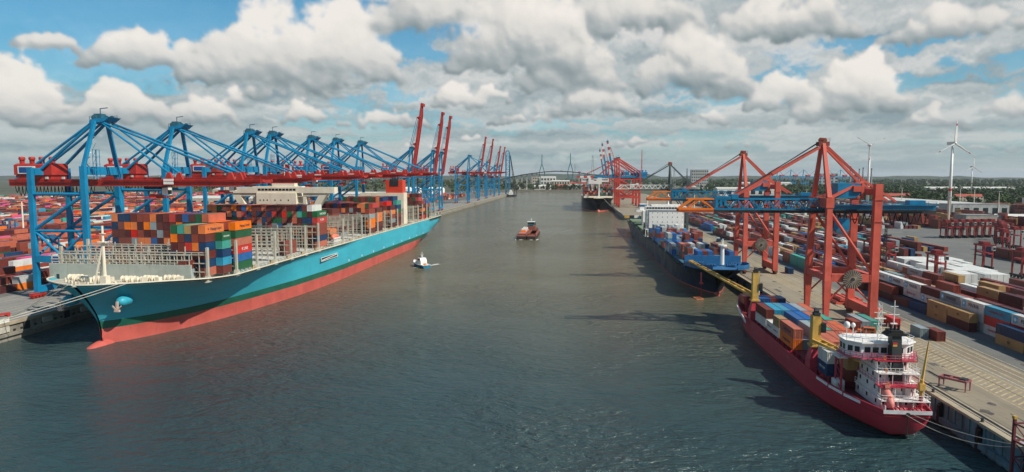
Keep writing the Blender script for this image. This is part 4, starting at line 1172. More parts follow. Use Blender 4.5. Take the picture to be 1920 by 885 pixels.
near_spec = [(301, 1.015, 'second blue crane from the left with its red boom lowered'), (372, 1.04, 'third blue crane from the left, boom lowered'), (401, 1.05, 'fourth blue crane from the left, close behind the third'), (462, 1.065, 'fifth blue crane from the left, boom lowered'), (511, 1.08, 'sixth blue crane from the left, boom lowered'), (571, 1.095, 'seventh blue crane from the left, last with boom lowered over the teal ship')]
for y, s, lab in near_spec:
    c = dup(cr_down, (WX, y, QZ), lab); c.scale = (1, 1, s)
cr_up = sts_crane('blue crane with tallest raised red boom behind the teal stern', True, boom_len=70)
cr_up.location = (WX, 752, QZ); cr_up.scale = (1, 1, 1.13)
for y, s, sz, lab in [(868, 1.0, 1.14, 'blue crane with raised red boom, second of the three behind the stern'), (922, 1.0, 1.14, 'blue crane with raised red boom, third of the three behind the stern')]:
    c = dup(cr_up, (WX, y, QZ), lab); c.scale = (1, 1, sz)
c = dup(cr_down, (WX - 4, 1190, QZ), 'lone blue crane with lowered boom beyond the teal stern'); c.scale = (1, 1, 1.2)
for y, sz, lab in [(1330, 1.10, 'far blue crane with raised boom, first of the far four'), (1450, 1.12, 'far blue crane with raised boom, second of the far four'), (1590, 1.04, 'far blue crane with raised boom, third of the far four'), (1690, 1.06, 'far blue crane with raised boom, fourth and farthest')]:
    c = dup(cr_up, (WX - 6, y, QZ), lab); c.scale = (1, 1, sz)
# floating crane / dredger moored at the quay head
fc = thing('floating_crane', 'dark floating crane with tall rounded frame at the end of the left quay', 'floating crane', (-172, 1790, 0))
w = MB(); w.prism([(-10, -26), (10, -26), (12, -20), (12, 22), (-10, 22)], 'z', -.5, 5); w.obj('pontoon', M_DARK, fc)
w = MB()
for x in (-16, -6):
    w.beam((x, 0, 4), (x, 0, 118), 2.4); w.beam((x, 12, 4), (x, 12, 112), 2.0)
for k in range(9): 
    z = 12 + k * 12; w.beam((-16, 0, z), (-6, 0, z), 1.2); w.beam((-16, 0, z), (-6, 0, z + 10), .9); w.beam((-6, 0, z), (-6, 12, z), 1.0)
w.tube((-16, 0, 118), (-14, 0, 122), 1.3); w.tube((-14, 0, 122), (-8, 0, 122), 1.3); w.tube((-8, 0, 122), (-6, 0, 118), 1.3)
w.obj('lattice_frame', M_DBLUE, fc)
w = MB(); w.beam((-4, 2, 110), (10, -16, 6), 1.6); w.beam((-4, 6, 110), (13, 12, 6), 1.6); 
for k in range(6): z = 15 + k * 14; w.beam((-4 + (110 - z) * .14, 2 - (110 - z) * .17, z), (-4 + (110 - z) * .16, 6 + (110 - z) * .06, z + 6), .8)
w.obj('jib', M_DARK, fc)
w = MB(); w.box(-6, 4, -18, -6, 5, 13); w.box(-4, 2, -17, -9, 13, 18); w.obj('deckhouse', M_WHITE, fc)
# ================================================================== LATTICE-BOOM CRANES ON THE RIGHT QUAY
def truss_seg(x0, x1, yh, z0, z1, n, r, ch):
    w = MB(); w.truss(x0, x1, -yh, yh, z0, z1, n, r, ch); return w
def lattice_crane(label, FR, BO, TIP, rear=36.0, house=True):
    """x towards the land, boom over the water at -x; origin on the quay between the waterside legs"""
    t = thing('quay_crane', label, 'crane', group='lattice boom cranes on the right quay')
    G_, S = 14.6, 9.0
    for y in (-S, S):
        w = MB(); w.beam((0, y, 1.6), (0, y, 13.4), 1.5, 1.4, 2.3, 2.2); w.beam((0, y, 13.4), (.3, y * .82, 38.2), 2.2, 2.0, 1.7, 1.7); w.obj('waterside_leg', FR, t)
        w = MB(); w.beam((G_, y, 1.6), (G_, y, 45.2), 2.3, 2.1); w.box(G_ - 1.35, G_ + 1.35, y - 1.25, y + 1.25, 40.0, 40.5); w.box(G_ - 1.35, G_ + 1.35, y - 1.25, y + 1.25, 33.0, 33.3); w.obj('landside_leg', FR, t)
        w = MB(); w.box(1.1, G_ - 1.1, y - .95, y + .95, 13.4, 15.9); w.obj('portal_beam', FR, t)
        w = MB(); w.tube((.4, y * .83, 36.5), (G_ - .8, y, 16.4), .48, n=8); w.obj('long_diagonal', FR, t)
        w = MB(); w.tube((.6, y, 7.2), (G_ * .45, y, 13.4), .30, n=6); w.tube((G_ - .8, y, 6.6), (G_ * .5, y, 13.4), .30, n=6); w.obj('lower_brace', FR, t)
    for x in (0, G_):
        if x:
            w = MB(); w.box(x - 1.0, x + 1.0, -S + 1.05, S - 1.05, 1.8, 4.8); w.obj('sill_beam', FR, t)
        w = MB(); w.box(x - .9, x + .9, -S + 1.05, S - 1.05, 13.6, 15.6); w.obj('cross_beam', FR, t)
        for y in (-S, S):
            w = MB(); w.box(x - .7, x + .7, y - 2.6, y + 2.6, .8, 1.6)
            for k in range(4): w.lathe([(0, -.3), (.42, -.3), (.42, .3), (0, .3)], 8, (x, y - 2.0 + k * 1.33, .42), 'x')
            w.obj('bogie', mat('dark_red_bogie', (.14, .035, .025), .6), t)
    w = MB(); w.box(-1.0, 1.5, -S * .82 - 1.1, S * .82 + 1.1, 37.4, 40.6); w.rail([(-1.0, -7, 40.6), (-1.0, 7, 40.6)], 1.1, .09, 1.5); w.obj('top_beam', FR, t)
    w = MB(); w.box(G_ - .9, G_ + .9, -S + 1, S - 1, 41.5, 43.6); w.obj('rear_top_beam', FR, t)
    for s in (-1, 1):
        w = MB(); w.beam((.3, s * S * .78, 40.6), (0, s * 1.0, 58.6), 1.5, 1.4, 1.0, 1.0); w.obj('a_frame_post', FR, t)
        w = MB(); w.beam((1.0, s * 1.2, 57.6), (12.4, s * 2.6, 46.4), .75, .8); w.beam((12.4, s * 2.6, 46.4), (23.0, s * 3.0, 39.3), .7, .7); w.obj('backstay', FR, t)
        w = MB(); w.beam((1.3, s * 4.5, 40.4), (12.2, s * 2.7, 46.0), .85, .85); w.beam((12.4, s * 2.6, 46.0), (12.4, s * 2.6, 40.2), .85, .9); w.obj('stay_strut', FR, t)
        w = MB(); w.beam((-1.0, s * 1.2, 57.4), (-28.6, s * 1.9, 41.0), .62, .75); w.beam((-13.5, s * 1.5, 50.4), (-16.5, s * 1.6, 48.5), .85, 1.0); w.obj('forestay', FR, t)
        w = MB(); w.tube((-.6, s * .5, 59.3), (-27.5, s * .9, 42.0), .09, n=4); w.tube((-.6, s * .2, 59.6), (-26.5, s * .4, 42.3), .07, n=4); w.obj('hoist_rope', M_CABLE, t)
    w = MB(); w.box(-1.6, 1.8, -1.5, 1.5, 57.8, 59.2)
    for k in range(3): w.lathe([(0, -.2), (.85, -.2), (.85, .2), (0, .2)], 10, (-.9 + k * .9, -1.0 + k, 59.7), 'y')
    w.rail([(-1.6, -1.5, 59.2), (1.8, -1.5, 59.2)], 1.1, .09, 1.2); w.obj('apex_head', mat('rusty_red_steel', (.24, .055, .035), .65), t)
    # boom: blue lattice with a bright tip section, dark trolley rails below
    bo = truss_seg(-35.2, -.2, 1.9, 36.6, 40.0, 7, .36, .5).obj('boom', BO, t)
    w = MB()
    for k in range(3): w.box(-34.8 + k * 1.4, -34.0 + k * 1.4, -2.1, 2.1, 37.0 + k * .4, 40.9)
    w.box(-35.0, -28.5, -2.2, 2.2, 40.1, 40.9); w.box(-29.6, -27.4, -2.3, 2.3, 40.0, 41.6); w.obj('boom_hinge', BO, bo)
    tp = truss_seg(-44.0, -35.4, 1.9, 36.6, 40.0, 1, .36, .5)
    for y in (-1.9, 1.9): tp.beam((-47.0, y, 36.6), (-42.2, y, 40.0), .45); tp.beam((-47.0, y, 36.6), (-44, y, 36.6), .5)
    tp.beam((-47, -1.9, 36.6), (-47, 1.9, 36.6), .5); tp.obj('boom_tip', TIP, bo)
    w = MB()
    for y in (-2.2, 2.2): w.box(-47.2, -35.3, y - .3, y + .3, 35.5, 36.3)
    w.obj('tip_rail', mat('rust_orange', (.36, .075, .02), .6), bo)
    w = MB()
    for y in (-2.2, 2.2): w.box(-35.3, rear, y - .35, y + .35, 35.4, 36.4)
    w.box(-20, rear - 4, -3.4, -2.6, 36.2, 36.35); w.rail([(-30, -3.3, 36.35), (rear - 4, -3.3, 36.35)], 1.1, .08, 2.5); w.obj('trolley_rail', M_DARK, t)
    w = MB()
    for y in (-1.9, 1.9): w.box(.2, rear, y - .45, y + .45, 36.6, 38.2)
    for k in range(8): w.box(2 + k * 4.4, 2.5 + k * 4.4, -1.4, 1.4, 37.0, 37.9)
    w.rail([(2, -2.6, 38.2), (rear, -2.6, 38.2)], 1.1, .09, 2.5); w.box(2, rear, -2.9, -2.4, 38.05, 38.2)
    w.obj('rear_girder', BO, t)
    w = MB(); w.box(rear - 8, rear - 3, -1.6, 1.6, 38.3, 39.7); w.obj('winch_cabin', BO, t)
    if house:
        w = MB(); w.prism([(4.2, 40.5), (9.8, 40.5), (11.4, 41.8), (11.4, 45.4), (4.2, 45.4)], 'y', -3.6, 1.6); hs = w.obj('machinery_house', BO, t)
        w = MB(); w.box(9.0, 11.8, -4.2, -3.7, 42.6, 44.6); w.obj('door_panel', FR, hs)
        w = MB(); w.box(4.0, 9.0, -2.2, 2.2, 29.6, 33.6); w.tube((5, 0, 33.6), (5, 0, 36), .3); w.tube((8, 0, 33.6), (8, 0, 36), .3); cb = w.obj('operator_cabin', BO, t)
        w = MB(); w.box(3.9, 4.02, -1.9, 1.9, 30.4, 32.8); w.obj('cabin_window', M_GLASS, cb)
    w = MB(); n = 16
    for k in range(n):
        x0 = 3 + k * (rear - 4) / n; dx = (rear - 4) / n; d = rnd.uniform(2.2, 4.6)
        w.path([(x0 + dx * .95 * f, 1.2, 35.3 - d * (1 - (2 * f - 1) ** 2)) for f in (0, .25, .5, .75, 1)], .15, 4)
    w.obj('festoon_cable', M_BLACK, t)
    # cable reel with spokes on the near portal beam
    cx, cz = 7.4, 14.4
    w = MB(); w.lathe([(0, -.16), (.6, -.2), (3.0, -.1), (3.1, .05), (3.0, .15), (0, .2)], 28, (cx, -S - 1.5, cz), 'y'); rl = w.obj('cable_reel', mat('reel_brown', (.10, .085, .07), .6), t)
    w = MB()
    for k in range(24):
        a = k * math.pi / 12; w.beam((cx + .6 * math.cos(a), -S - 1.78, cz + .6 * math.sin(a)), (cx + 3.0 * math.cos(a), -S - 1.78, cz + 3.0 * math.sin(a)), .11)
    w.obj('spoke', mat('reel_pale', (.40, .33, .26), .6), rl)
    w = MB(); w.lathe([(0, -.3), (.55, -.3), (.55, .3), (0, .3)], 10, (cx, -S - 1.8, cz), 'y'); w.obj('hub', M_DARK, rl)
    # ladder on the landside leg
    w = MB(); w.rail([(G_ - 1.2, -S - 1.2, 4), (G_ - 1.2, -S - 1.2, 5)], 38, .08, 1); w.obj('ladder', FR, t)
    return t
lc = lattice_crane('nearest red crane with blue lattice boom beside the red ship', M_SALM, M_DBLUE, M_ORANGE); lc.location = (QR + 3.6, 234, QZ)
dup(lc, (QR + 4.6, 345, QZ), 'second red crane with blue lattice boom, beside the navy ship')
lg_ = lattice_crane('dark grey crane with white lattice boom behind the navy ship', mat('grey_green_steel', (.065, .085, .085), .6), M_WHITE, M_WHITE, 26.0, house=False); lg_.location = (QR + 4.6, 607, QZ)
# ---- cranes of the far quay: red frames, blue booms with red and white tips
fcr = sts_crane('red framed crane, blue boom lowered over the black ship', False, bh=47.0, ap=29.0, gx=31.0, boom_len=62, FR=M_FARRED, GI=M_DBLUE, HO=M_DBLUE, stripes=True, group='red cranes on the far right quay', bogm=M_FARRED)
fcr.location = (67, 1050, QZ); fcr.rotation_euler = (0, 0, math.pi)
dup(fcr, (67, 1105, QZ), 'second red framed crane with lowered boom at the black ship')
fcu = sts_crane('red framed crane with nearest raised red and white tipped boom', True, bh=47.0, ap=27.0, gx=31.0, boom_len=62, FR=M_FARRED, GI=M_DBLUE, HO=M_DBLUE, stripes=True, group='red cranes on the far right quay', bogm=M_FARRED)
fcu.location = (67, 1165, QZ); fcu.rotation_euler = (0, 0, math.pi)
c = dup(fcu, (67, 1400, QZ), 'red framed crane with raised boom, middle of the three'); c.scale = (1, 1, 1.06)
c = dup(fcu, (67, 1540, QZ), 'red framed crane with raised boom, farthest of the three'); c.scale = (1, 1, 1.0)
# ================================================================== RED FEEDER SHIP (stern towards the camera)
RX, RY = 66.8, 198.0
M_CRIM = plated('crimson_hull', (.42, .030, .052), .45)
M_CRIMD = mat('dark_red_deck', (.20, .022, .030), .6, var=.2, scale=.4, dirt=(.10, .02, .02))
M_SHIPW = mat('ship_white', (.76, .75, .72), .45, var=.05, scale=.5, dirt=(.58, .45, .38), dscale=1.0)
M_PINK = mat('lifeboat_pink', (.55, .19, .16), .5, var=.08)
red = thing('feeder_ship', 'red feeder ship with white stern house and yellow deck cranes', 'ship', (RX, RY, 0), math.pi)
def rl(w):
    """world -> local of the red ship (turned by half a circle)"""
    w.v = [(-((x - RX) * SH[2] + SH[0]), -(y + SH[1] - RY), z) for (x, y, z) in w.v]; return w
SH = [0.0, 0.0, 1.0]
def rc(w, name, m, par=None, smooth=False): return rl(w).obj(name, m, par or red, smooth=smooth)
def stem_r(z): return lerp_tab([(-2, -57.5), (0, -58), (4, -59), (9, -62)], z)
def top_r(y): return lerp_tab([(-62, 9.6), (-46, 8.8), (-44, 6.4), (40, 6.0), (50, 6.2), (61, 6.6)], y)
edge_r, _ = hull(red, 0, stem_r, top_r, [(0, .2), (6, 3.4), (14, 6.6), (26, 8.4), (36, 8.8)], [(0, .6), (2, 3.2), (6, 6.0), (13, 8.2), (20, 9.0)], 0, 8.0, 1.2,
      [0, .5, 1.5, 3, 6, 10, 14, 18, 24, 32, 42], [(-2, 46, .5, 20), (0, 56, 1.0, 22), (1.0, 58.6, 2.3, 25), (2.5, 59.8, 3.5, 26), (5, 60.4, 4.4, 27), (9, 60.8, 4.7, 28)],
      [(-2, .9, 'lower_hull', mat('dull_red_bottom', (.20, .03, .03), .6)), (.9, 'top', 'hull', M_CRIM)], -58.5, fade=30)
deck_from(edge_r, 0, 1.25, .2).obj('deck', M_CRIMD, red)
for s_ in (-1, 1): bulwark_from(edge_r, 0, -70, 70, .22, .15, (s_,)).obj('bulwark_rail', M_CRIM, red)
# white band round the stern, pale panels along the side
est = edge_r[-1]
w = MB(); w.box(-est[1] - .05, est[1] + .05, est[0] - .02, est[0] + .06, 5.95, 6.72); w.obj('stern_band', mat('band_grey', (.58, .57, .58), .5), red)
pan = [p for p in edge_r if 34 < p[0] < 60.5]
for a, b_ in zip(pan, pan[1:]):
    for s_ in (-1, 1):
        A_ = Vector((s_ * (a[1] + .06), a[0] + .35, a[2] - .45)); B_ = Vector((s_ * (b_[1] + .06), b_[0] - .5, b_[2] - .45))
        w = MB(); w.beam(A_, B_, .10, .62); w.obj('bulwark_panel', M_SHIPW, red)
w = MB(); w.tube((0, est[0] + .12, .9), (0, est[0] + .12, 5.6), .07, n=5); w.lathe([(0, -.1), (.45, -.1), (.45, .12), (0, .12)], 10, (0, est[0] + .12, 5.9), 'y'); w.obj('stern_fairlead', M_DARK, red)
# coaming and hatch
w = MB(); w.box(RX - 7.4, RX + 7.4, 159, 232, 4.7, 6.6); rc(w, 'hatch_coaming', M_CRIMD)
w = MB(); w.rail([(RX - 8.5, 166, 5.2), (RX - 8.5, 228, 5.2)], 1.1, .06, 2.2); rc(w, 'guard_rail', M_CRIM)
w = MB()
for k in range(16): w.box(RX - 8.3, RX - 7.5, 162 + k * 4.4, 162.25 + k * 4.4, 4.8, 6.6)
rc(w, 'coaming_stay', M_CRIM)['kind'] = 'stuff'
# forecastle
w = MB(); w.box(RX - 6.5, RX + 6.5, 240.5, 241.2, 4.8, 11.2); rc(w, 'breakwater', M_CRIMD)
w = MB(); w.tube((RX, 248, 8), (RX, 248, 18), .25, .15, 6); w.beam((RX - 1.2, 248, 15), (RX + 1.2, 248, 15), .15); rc(w, 'foremast', M_SHIPW)
w = MB(); w.quad((RX - 9.35, 236.5, 6.9), (RX - 9.85, 230, 5.2), (RX - 9.85, 230, 5.9), (RX - 9.35, 236.5, 7.6)); w.beam((RX - 9.0, 243, 7.6), (RX - 9.95, 226, 5.2), .2, .9); rc(w, 'bow_stripe', M_SHIPW)
# deck cranes on the river side
def deck_crane(y, jib_to, zb, zt, x=RX - 7.2, tall=0):
    w = MB(); w.prism([(x - 1.6, y - 1.6), (x + 1.6, y - 1.6), (x + 1.6, y + 1.6), (x - 1.6, y + 1.6)], 'z', 4.6, zb - 3); w.beam((x, y, zb - 3), (x, y, zb), 3.0, 3.0, 1.9, 1.9); b_ = rc(w, 'crane_pedestal', M_CRIM)
    w = MB(); w.box(x - 1.0, x + 1.0, y - 1.0, y + 1.0, zb, zt); w.box(x - 1.4, x + 1.4, y - 1.4, y + 1.4, zb, zb + .5); p = rc(w, 'crane_post', M_YELLOW)
    w = MB(); w.box(x - .7, x + .7, y - 1.1, y + .6, zt, zt + .7); w.box(x - .4, x - .1, y - .6, y + .2, zt + .7, zt + 1.6); w.lathe([(0, -.5), (.55, -.5), (.55, .5), (0, .5)], 8, (x, y - .2, zt + 1.1), 'x'); rc(w, 'post_head', M_DARK, p)
    w = MB(); w.box(x + 1.0, x + 2.1, y - 1.3, y + .9, zb + 3.6, zb + 6.0); rc(w, 'crane_cab', M_GLASS, p)
    a = Vector((x, y, zb + 1.6)); q = Vector(jib_to); d = (q - a).normalized(); sd = d.cross(Vector((0, 0, 1))).normalized()
    w = MB()
    for s in (-1, 1):
        w.beam(a + sd * s * 1.15, q + sd * s * .55, .42, .75, .32, .5)
    for k in range(9):
        f = (k + .6) / 9.4; wd = 1.15 + (.55 - 1.15) * f; c = a.lerp(q, f); w.beam(c - sd * wd, c + sd * wd, .2, .25)
    w.box(q.x - .8, q.x + .8, q.y - .5, q.y + .5, q.z - .5, q.z + .4)
    rc(w, 'jib', M_YELLOW)
    w = MB(); w.tube((x, y, zt + .6), a.lerp(q, .96), .06, n=4); w.tube((x + .3, y, zt + .5), a.lerp(q, .7), .06, n=4); rc(w, 'jib_rope', M_CABLE)
deck_crane(226, (44.0, 258, 21.4), 12.4, 22.0)
deck_crane(169.5, (66.6, 148.8, 11.6), 11.6, 19.4)
# superstructure: tiers stepping towards the stern
SH[:] = [1.3, 3.4, .64]
S0 = 151.8     # front wall (towards the bow)
decks = [(4.9, 7.4, 139.9, 6.6), (7.4, 9.8, 141.6, 6.0), (9.8, 12.2, 143.2, 5.6), (12.2, 14.6, 144.4, 5.4)]
w = MB(); 
for (z0, z1, yb, hx) in decks: w.box(RX - hx, RX + hx, yb, S0, z0, z1 - .003)
house = rc(w, 'deckhouse', M_SHIPW)
for i, (z0, z1, yb, hx) in enumerate(decks):
    w = MB(); w.box(RX - hx - 1.0, RX + hx + 1.0, yb - 2.4, yb + .2, z1 - .12, z1 + .06); dk = rc(w, 'walkway_deck', M_CRIM if i % 2 else M_SHIPW, house)
    w = MB(); w.rail([(RX - hx - .95, S0 - 1, z1 + .06), (RX - hx - .95, yb - 2.35, z1 + .06), (RX + hx + .95, yb - 2.35, z1 + .06), (RX + hx + .95, S0 - 1, z1 + .06)], 1.1, .075, 1.3)
    rc(w, 'guard_rail', M_SHIPW if i % 2 == 0 else mat('rail_pink', (.50, .10, .16), .5), house)
    w = MB(); w.box(RX - hx - .95, RX - hx, yb + .21, S0 - .8, z1 - .12, z1 + .05); rc(w, 'side_deck', M_SHIPW, house); w = MB(); w.box(RX + hx, RX + hx + .95, yb + .21, S0 - .8, z1 - .12, z1 + .05); rc(w, 'side_deck', M_SHIPW, house)
    for k in range(4):
        x = RX - hx + 1.2 + k * (2 * hx - 2.4) / 3
        w = MB(); w.box(x - .32, x + .32, yb - .06, yb + .04, z0 + .9, z0 + 1.75); rc(w, 'window', M_GLASS, house)
    for k in range(3):
        y = yb + 1.6 + k * (S0 - yb - 3) / 2
        w = MB(); w.box(RX - hx - .06, RX - hx + .04, y - .35, y + .35, z0 + .9, z0 + 1.75); rc(w, 'window', M_GLASS, house)
    # inclined ladders at the back
    sx_ = -1 if i % 2 else 1
    w = MB(); w.beam((RX + sx_ * 2.2, yb - 2.0, z0 + .1), (RX + sx_ * 4.0, yb - .9, z1), .7, .12); w.beam((RX + sx_ * 2.2, yb - 2.4, z0 + 1.0), (RX + sx_ * 4.0, yb - 1.3, z1 + 1.0), .07); w.beam((RX + sx_ * 2.2, yb - 1.6, z0 + 1.0), (RX + sx_ * 4.0, yb - .5, z1 + 1.0), .07); rc(w, 'ladder', M_SHIPW, house)
for x in (RX - 5.2, RX + 5.2):
    w = MB(); w.beam((x, 140.4, 7.4), (x * .3 + RX * .7, 144.2, 14.6), .22); w.beam((x, 141.6, 7.4), (x * .5 + RX * .5, 144.8, 14.6), .18)
    for k in range(9):
        f = k / 9; w.beam((x + (RX - x) * .7 * f, 140.4 + 3.8 * f, 7.4 + 7.2 * f), (x + (RX - x) * .5 * f, 141.6 + 3.2 * f, 7.4 + 7.2 * f), .1)
    rc(w, 'raking_frame', M_SHIPW, house)
# posts between the decks, doors, lifebuoys and vents
for i, (z0, z1, yb, hx) in enumerate(decks):
    for x in (-hx - .8, -hx * .35, hx * .35, hx + .8):
        w = MB(); w.beam((RX + x, yb - 2.2, z0 + .05), (RX + x, yb - 2.2, z1 - .12), .13); rc(w, 'deck_post', M_SHIPW, house)
    w = MB(); w.box(RX - .5 + (i % 2) * 2.2, RX + .4 + (i % 2) * 2.2, yb - .07, yb + .03, z0 + .1, z0 + 2.0); rc(w, 'door', mat('door_grey', (.30, .31, .31), .5), house)
    w = MB(); w.lathe([(.28, -.06), (.42, -.06), (.42, .06), (.28, .06), (.28, -.06)], 12, (RX - hx * .75, yb - 2.42, z1 + .7), 'y'); rc(w, 'lifebuoy', M_ORANGE, house)
    w = MB(); w.tube((RX + hx * .8, yb - .3, z0), (RX + hx * .8, yb - .3, z1), .16, n=6); w.tube((RX + hx * .6, yb - .25, z0), (RX + hx * .6, yb - .25, z1), .1, n=6); rc(w, 'vent_pipe', mat('rail_pink', (.50, .10, .16), .5), house)
SH[:] = [-.2, 3.4, .80]
# bridge with wings
w = MB()
w.prism([(RX - 8.8, 147.2), (RX - 5.8, 145.0), (RX + 5.8, 145.0), (RX + 8.8, 147.2), (RX + 8.8, 150.8), (RX + 6.5, 153.0), (RX - 6.5, 153.0), (RX - 8.8, 150.8)], 'z', 14.6, 17.6)
brg = rc(w, 'bridge', M_SHIPW)
w = MB(); w.prism([(RX - 9.2, 146.8), (RX - 6, 144.4), (RX + 6, 144.4), (RX + 9.2, 146.8), (RX + 9.2, 151.2), (RX + 6.7, 153.4), (RX - 6.7, 153.4), (RX - 9.2, 151.2)], 'z', 17.6, 17.85); rc(w, 'bridge_roof', M_SHIPW, brg)
w = MB(); w.prism([(RX - 9.5, 146.6), (RX - 6, 144.0), (RX + 6, 144.0), (RX + 9.5, 146.6), (RX + 9.5, 151.0), (RX - 9.5, 151.0)], 'z', 14.3, 14.58)
w.rail([(RX - 9.45, 151, 14.58), (RX - 9.45, 146.6, 14.58), (RX - 6, 144.05, 14.58), (RX + 6, 144.05, 14.58), (RX + 9.45, 146.6, 14.58), (RX + 9.45, 151, 14.58)], 1.0, .09, 1.1); rc(w, 'bridge_walkway', mat('rail_pink', (.50, .10, .16), .5), brg)
for (xa, ya, xb_, yb_) in [(RX - 8.8, 147.2, RX - 5.8, 145.0), (RX - 8.8, 150.8, RX - 8.8, 147.2), (RX + 5.8, 145.0, RX + 8.8, 147.2)]:
    for k in range(2):
        a = Vector((xa, ya, 16.2)).lerp(Vector((xb_, yb_, 16.2)), .12 + .45 * k); b_ = Vector((xa, ya, 16.2)).lerp(Vector((xb_, yb_, 16.2)), .44 + .45 * k)
        w = MB(); w.beam(a, b_, .14, 1.2); rc(w, 'bridge_window', M_GLASS, brg)
for k in range(5):
    x = RX - 5.0 + k * 2.1
    w = MB(); w.box(x, x + 1.5, 144.92, 145.05, 15.6, 16.8); rc(w, 'bridge_window', M_GLASS, brg)
w = MB(); w.rail([(RX - 8.8, 151, 17.85), (RX - 8.8, 147, 17.85), (RX - 5.8, 144.7, 17.85), (RX + 5.8, 144.7, 17.85), (RX + 8.8, 147, 17.85), (RX + 8.8, 151, 17.85)], 1.0, .06, 1.4); rc(w, 'roof_rail', M_SHIPW, brg)
SH[:] = [.4, 3.4, .86]
# funnel on the after side
w = MB(); w.prism([(-1.3, 0), (1.3, 0), (1.1, 2.4), (-1.1, 2.4)], 'z', 0, 1); w.v = [(RX + 1.2 + x * (1.0 if z < .5 else .85), 142.0 + y + (1.0 if z > .5 else 0), 10.0 + z * 9.8) for (x, y, z) in w.v]
fun = rc(w, 'funnel', mat('charcoal_funnel', (.028, .034, .034), .55, var=.2))
w = MB(); w.box(RX - .2, RX + 2.6, 143.0, 145.9, 19.8, 20.9); w.prism([(RX - 1.4, 19.8), (RX + 3.6, 19.9), (RX + 2.9, 20.4), (RX - .4, 20.5)], 'y', 142.6, 145.6)
for k in range(3): w.tube((RX + .3 + k * .9, 144.2, 20.9), (RX + .3 + k * .9, 144.2, 22.0), .3, n=7)
rc(w, 'funnel_top', M_BLACK, fun)
for k, c_ in enumerate([M_YELLOW, mat('flag_red', (.5, .03, .03), .5)]):
    w = MB(); w.box(RX + .2, RX + 1.2, 142.72, 142.84, 17.6 + k * .42, 18.0 + k * .42); rc(w, 'emblem_stripe', c_, fun)
w = MB(); w.box(RX + .05, RX + 2.35, 141.82, 141.98, 10.6, 14.2); rc(w, 'grille', M_DARK, fun)
SH[:] = [-.2, 3.4, .80]
# masts, radars and domes
w = MB(); w.tube((RX + 3.8, 147.8, 17.8), (RX + 3.8, 147.8, 26.6), .16, .1, 6); w.beam((RX + 2.4, 147.8, 23.5), (RX + 5.2, 147.8, 23.5), .14); w.beam((RX + 2.8, 147.8, 25.3), (RX + 4.8, 147.8, 25.3), .12); w.box(RX + 3.0, RX + 4.6, 147.5, 148.1, 21.4, 21.6); rc(w, 'signal_mast', M_SHIPW)
w = MB()
for (dx, dy) in ((0, 0), (.9, 0), (.45, .8)): w.beam((RX - .6 + dx, 147.2 + dy, 17.8), (RX - .6 + dx, 147.2 + dy, 26.0), .1)
for k in range(7): z = 18.2 + k * 1.1; w.beam((RX - .6, 147.2, z), (RX + .3, 147.2, z + 1.0), .07); w.beam((RX + .3, 147.2, z), (RX - .15, 148, z + 1.0), .07)
for z in (21.5, 24): w.beam((RX - 1.7, 147.3, z), (RX + 1.4, 147.3, z), .12)
w.box(RX - 1.6, RX + 1.3, 147.0, 147.3, 22.6, 22.8); rc(w, 'radar_mast', M_SHIPW)
for (x, y, r_) in ((RX - 7.2, 150.4, .85), (RX - 5.0, 151.4, .6)):
    w = MB(); w.tube((x, y, 17.8), (x, y, 19.6), .1, n=5); w.lathe([(0, -r_), (r_ * .7, -r_ * .7), (r_, 0), (r_ * .7, r_ * .7), (0, r_)], 12, (x, y, 19.6 + r_)); rc(w, 'satellite_dome', M_SHIPW, smooth=True)
w = MB()
for k in range(7): x = RX - 6 + k * 1.9; w.tube((x, 148 + (k % 3), 17.8), (x, 148 + (k % 3), 19.6 + (k % 2) * 1.4), .05, n=4)
rc(w, 'antenna', M_SHIPW)
SH[:] = [.6, 2.0, .9]
# free-fall lifeboat on its ramp
w = MB(); P0 = Vector((RX - 2.6, 142.8, 9.6)); P1 = Vector((RX - 2.6, 137.9, 6.2)); d = (P1 - P0).normalized(); up = Vector((1, 0, 0)).cross(d)
prof = [(0, .15), (.7, .75), (1.4, 1.0), (3.2, 1.05), (4.6, .95), (5.6, .55), (6.0, .1)]
ring = []
for (s, r_) in prof:
    c = P0 + d * s
    ring.append([c + Vector((1, 0, 0)) * (r_ * math.cos(t)) + up * (r_ * 1.05 * math.sin(t)) for t in [2 * math.pi * k / 10 for k in range(10)]])
for a, b_ in zip(ring, ring[1:]):
    for k in range(10): w.quad(tuple(a[k]), tuple(a[(k + 1) % 10]), tuple(b_[(k + 1) % 10]), tuple(b_[k]))
lbo = rc(w, 'lifeboat', M_PINK, smooth=True)
w = MB(); c = P0 + d * 1.3 - up * 1.0
w.box(c.x - .55, c.x + .55, c.y - .7, c.y + .7, c.z - .1, c.z + .6) ; rc(w, 'canopy_hatch', M_PINK, lbo)
w = MB(); w.beam((RX - 4.0, 143.0, 8.6), (RX - 4.0, 138.2, 4.9), .28); w.beam((RX - 1.2, 143.0, 8.6), (RX - 1.2, 138.2, 4.9), .28); w.beam((RX - 4.0, 138.3, 4.9), (RX - 4.0, 138.3, 6.6), .25); w.beam((RX - 1.2, 138.3, 4.9), (RX - 1.2, 138.3, 6.6), .25)
w.beam((RX - 4.0, 140.6, 6.6), (RX - 4.0, 140.6, 4.9), .22); w.beam((RX - 1.2, 140.6, 6.6), (RX - 1.2, 140.6, 4.9), .22); rc(w, 'launch_ramp', M_SHIPW)
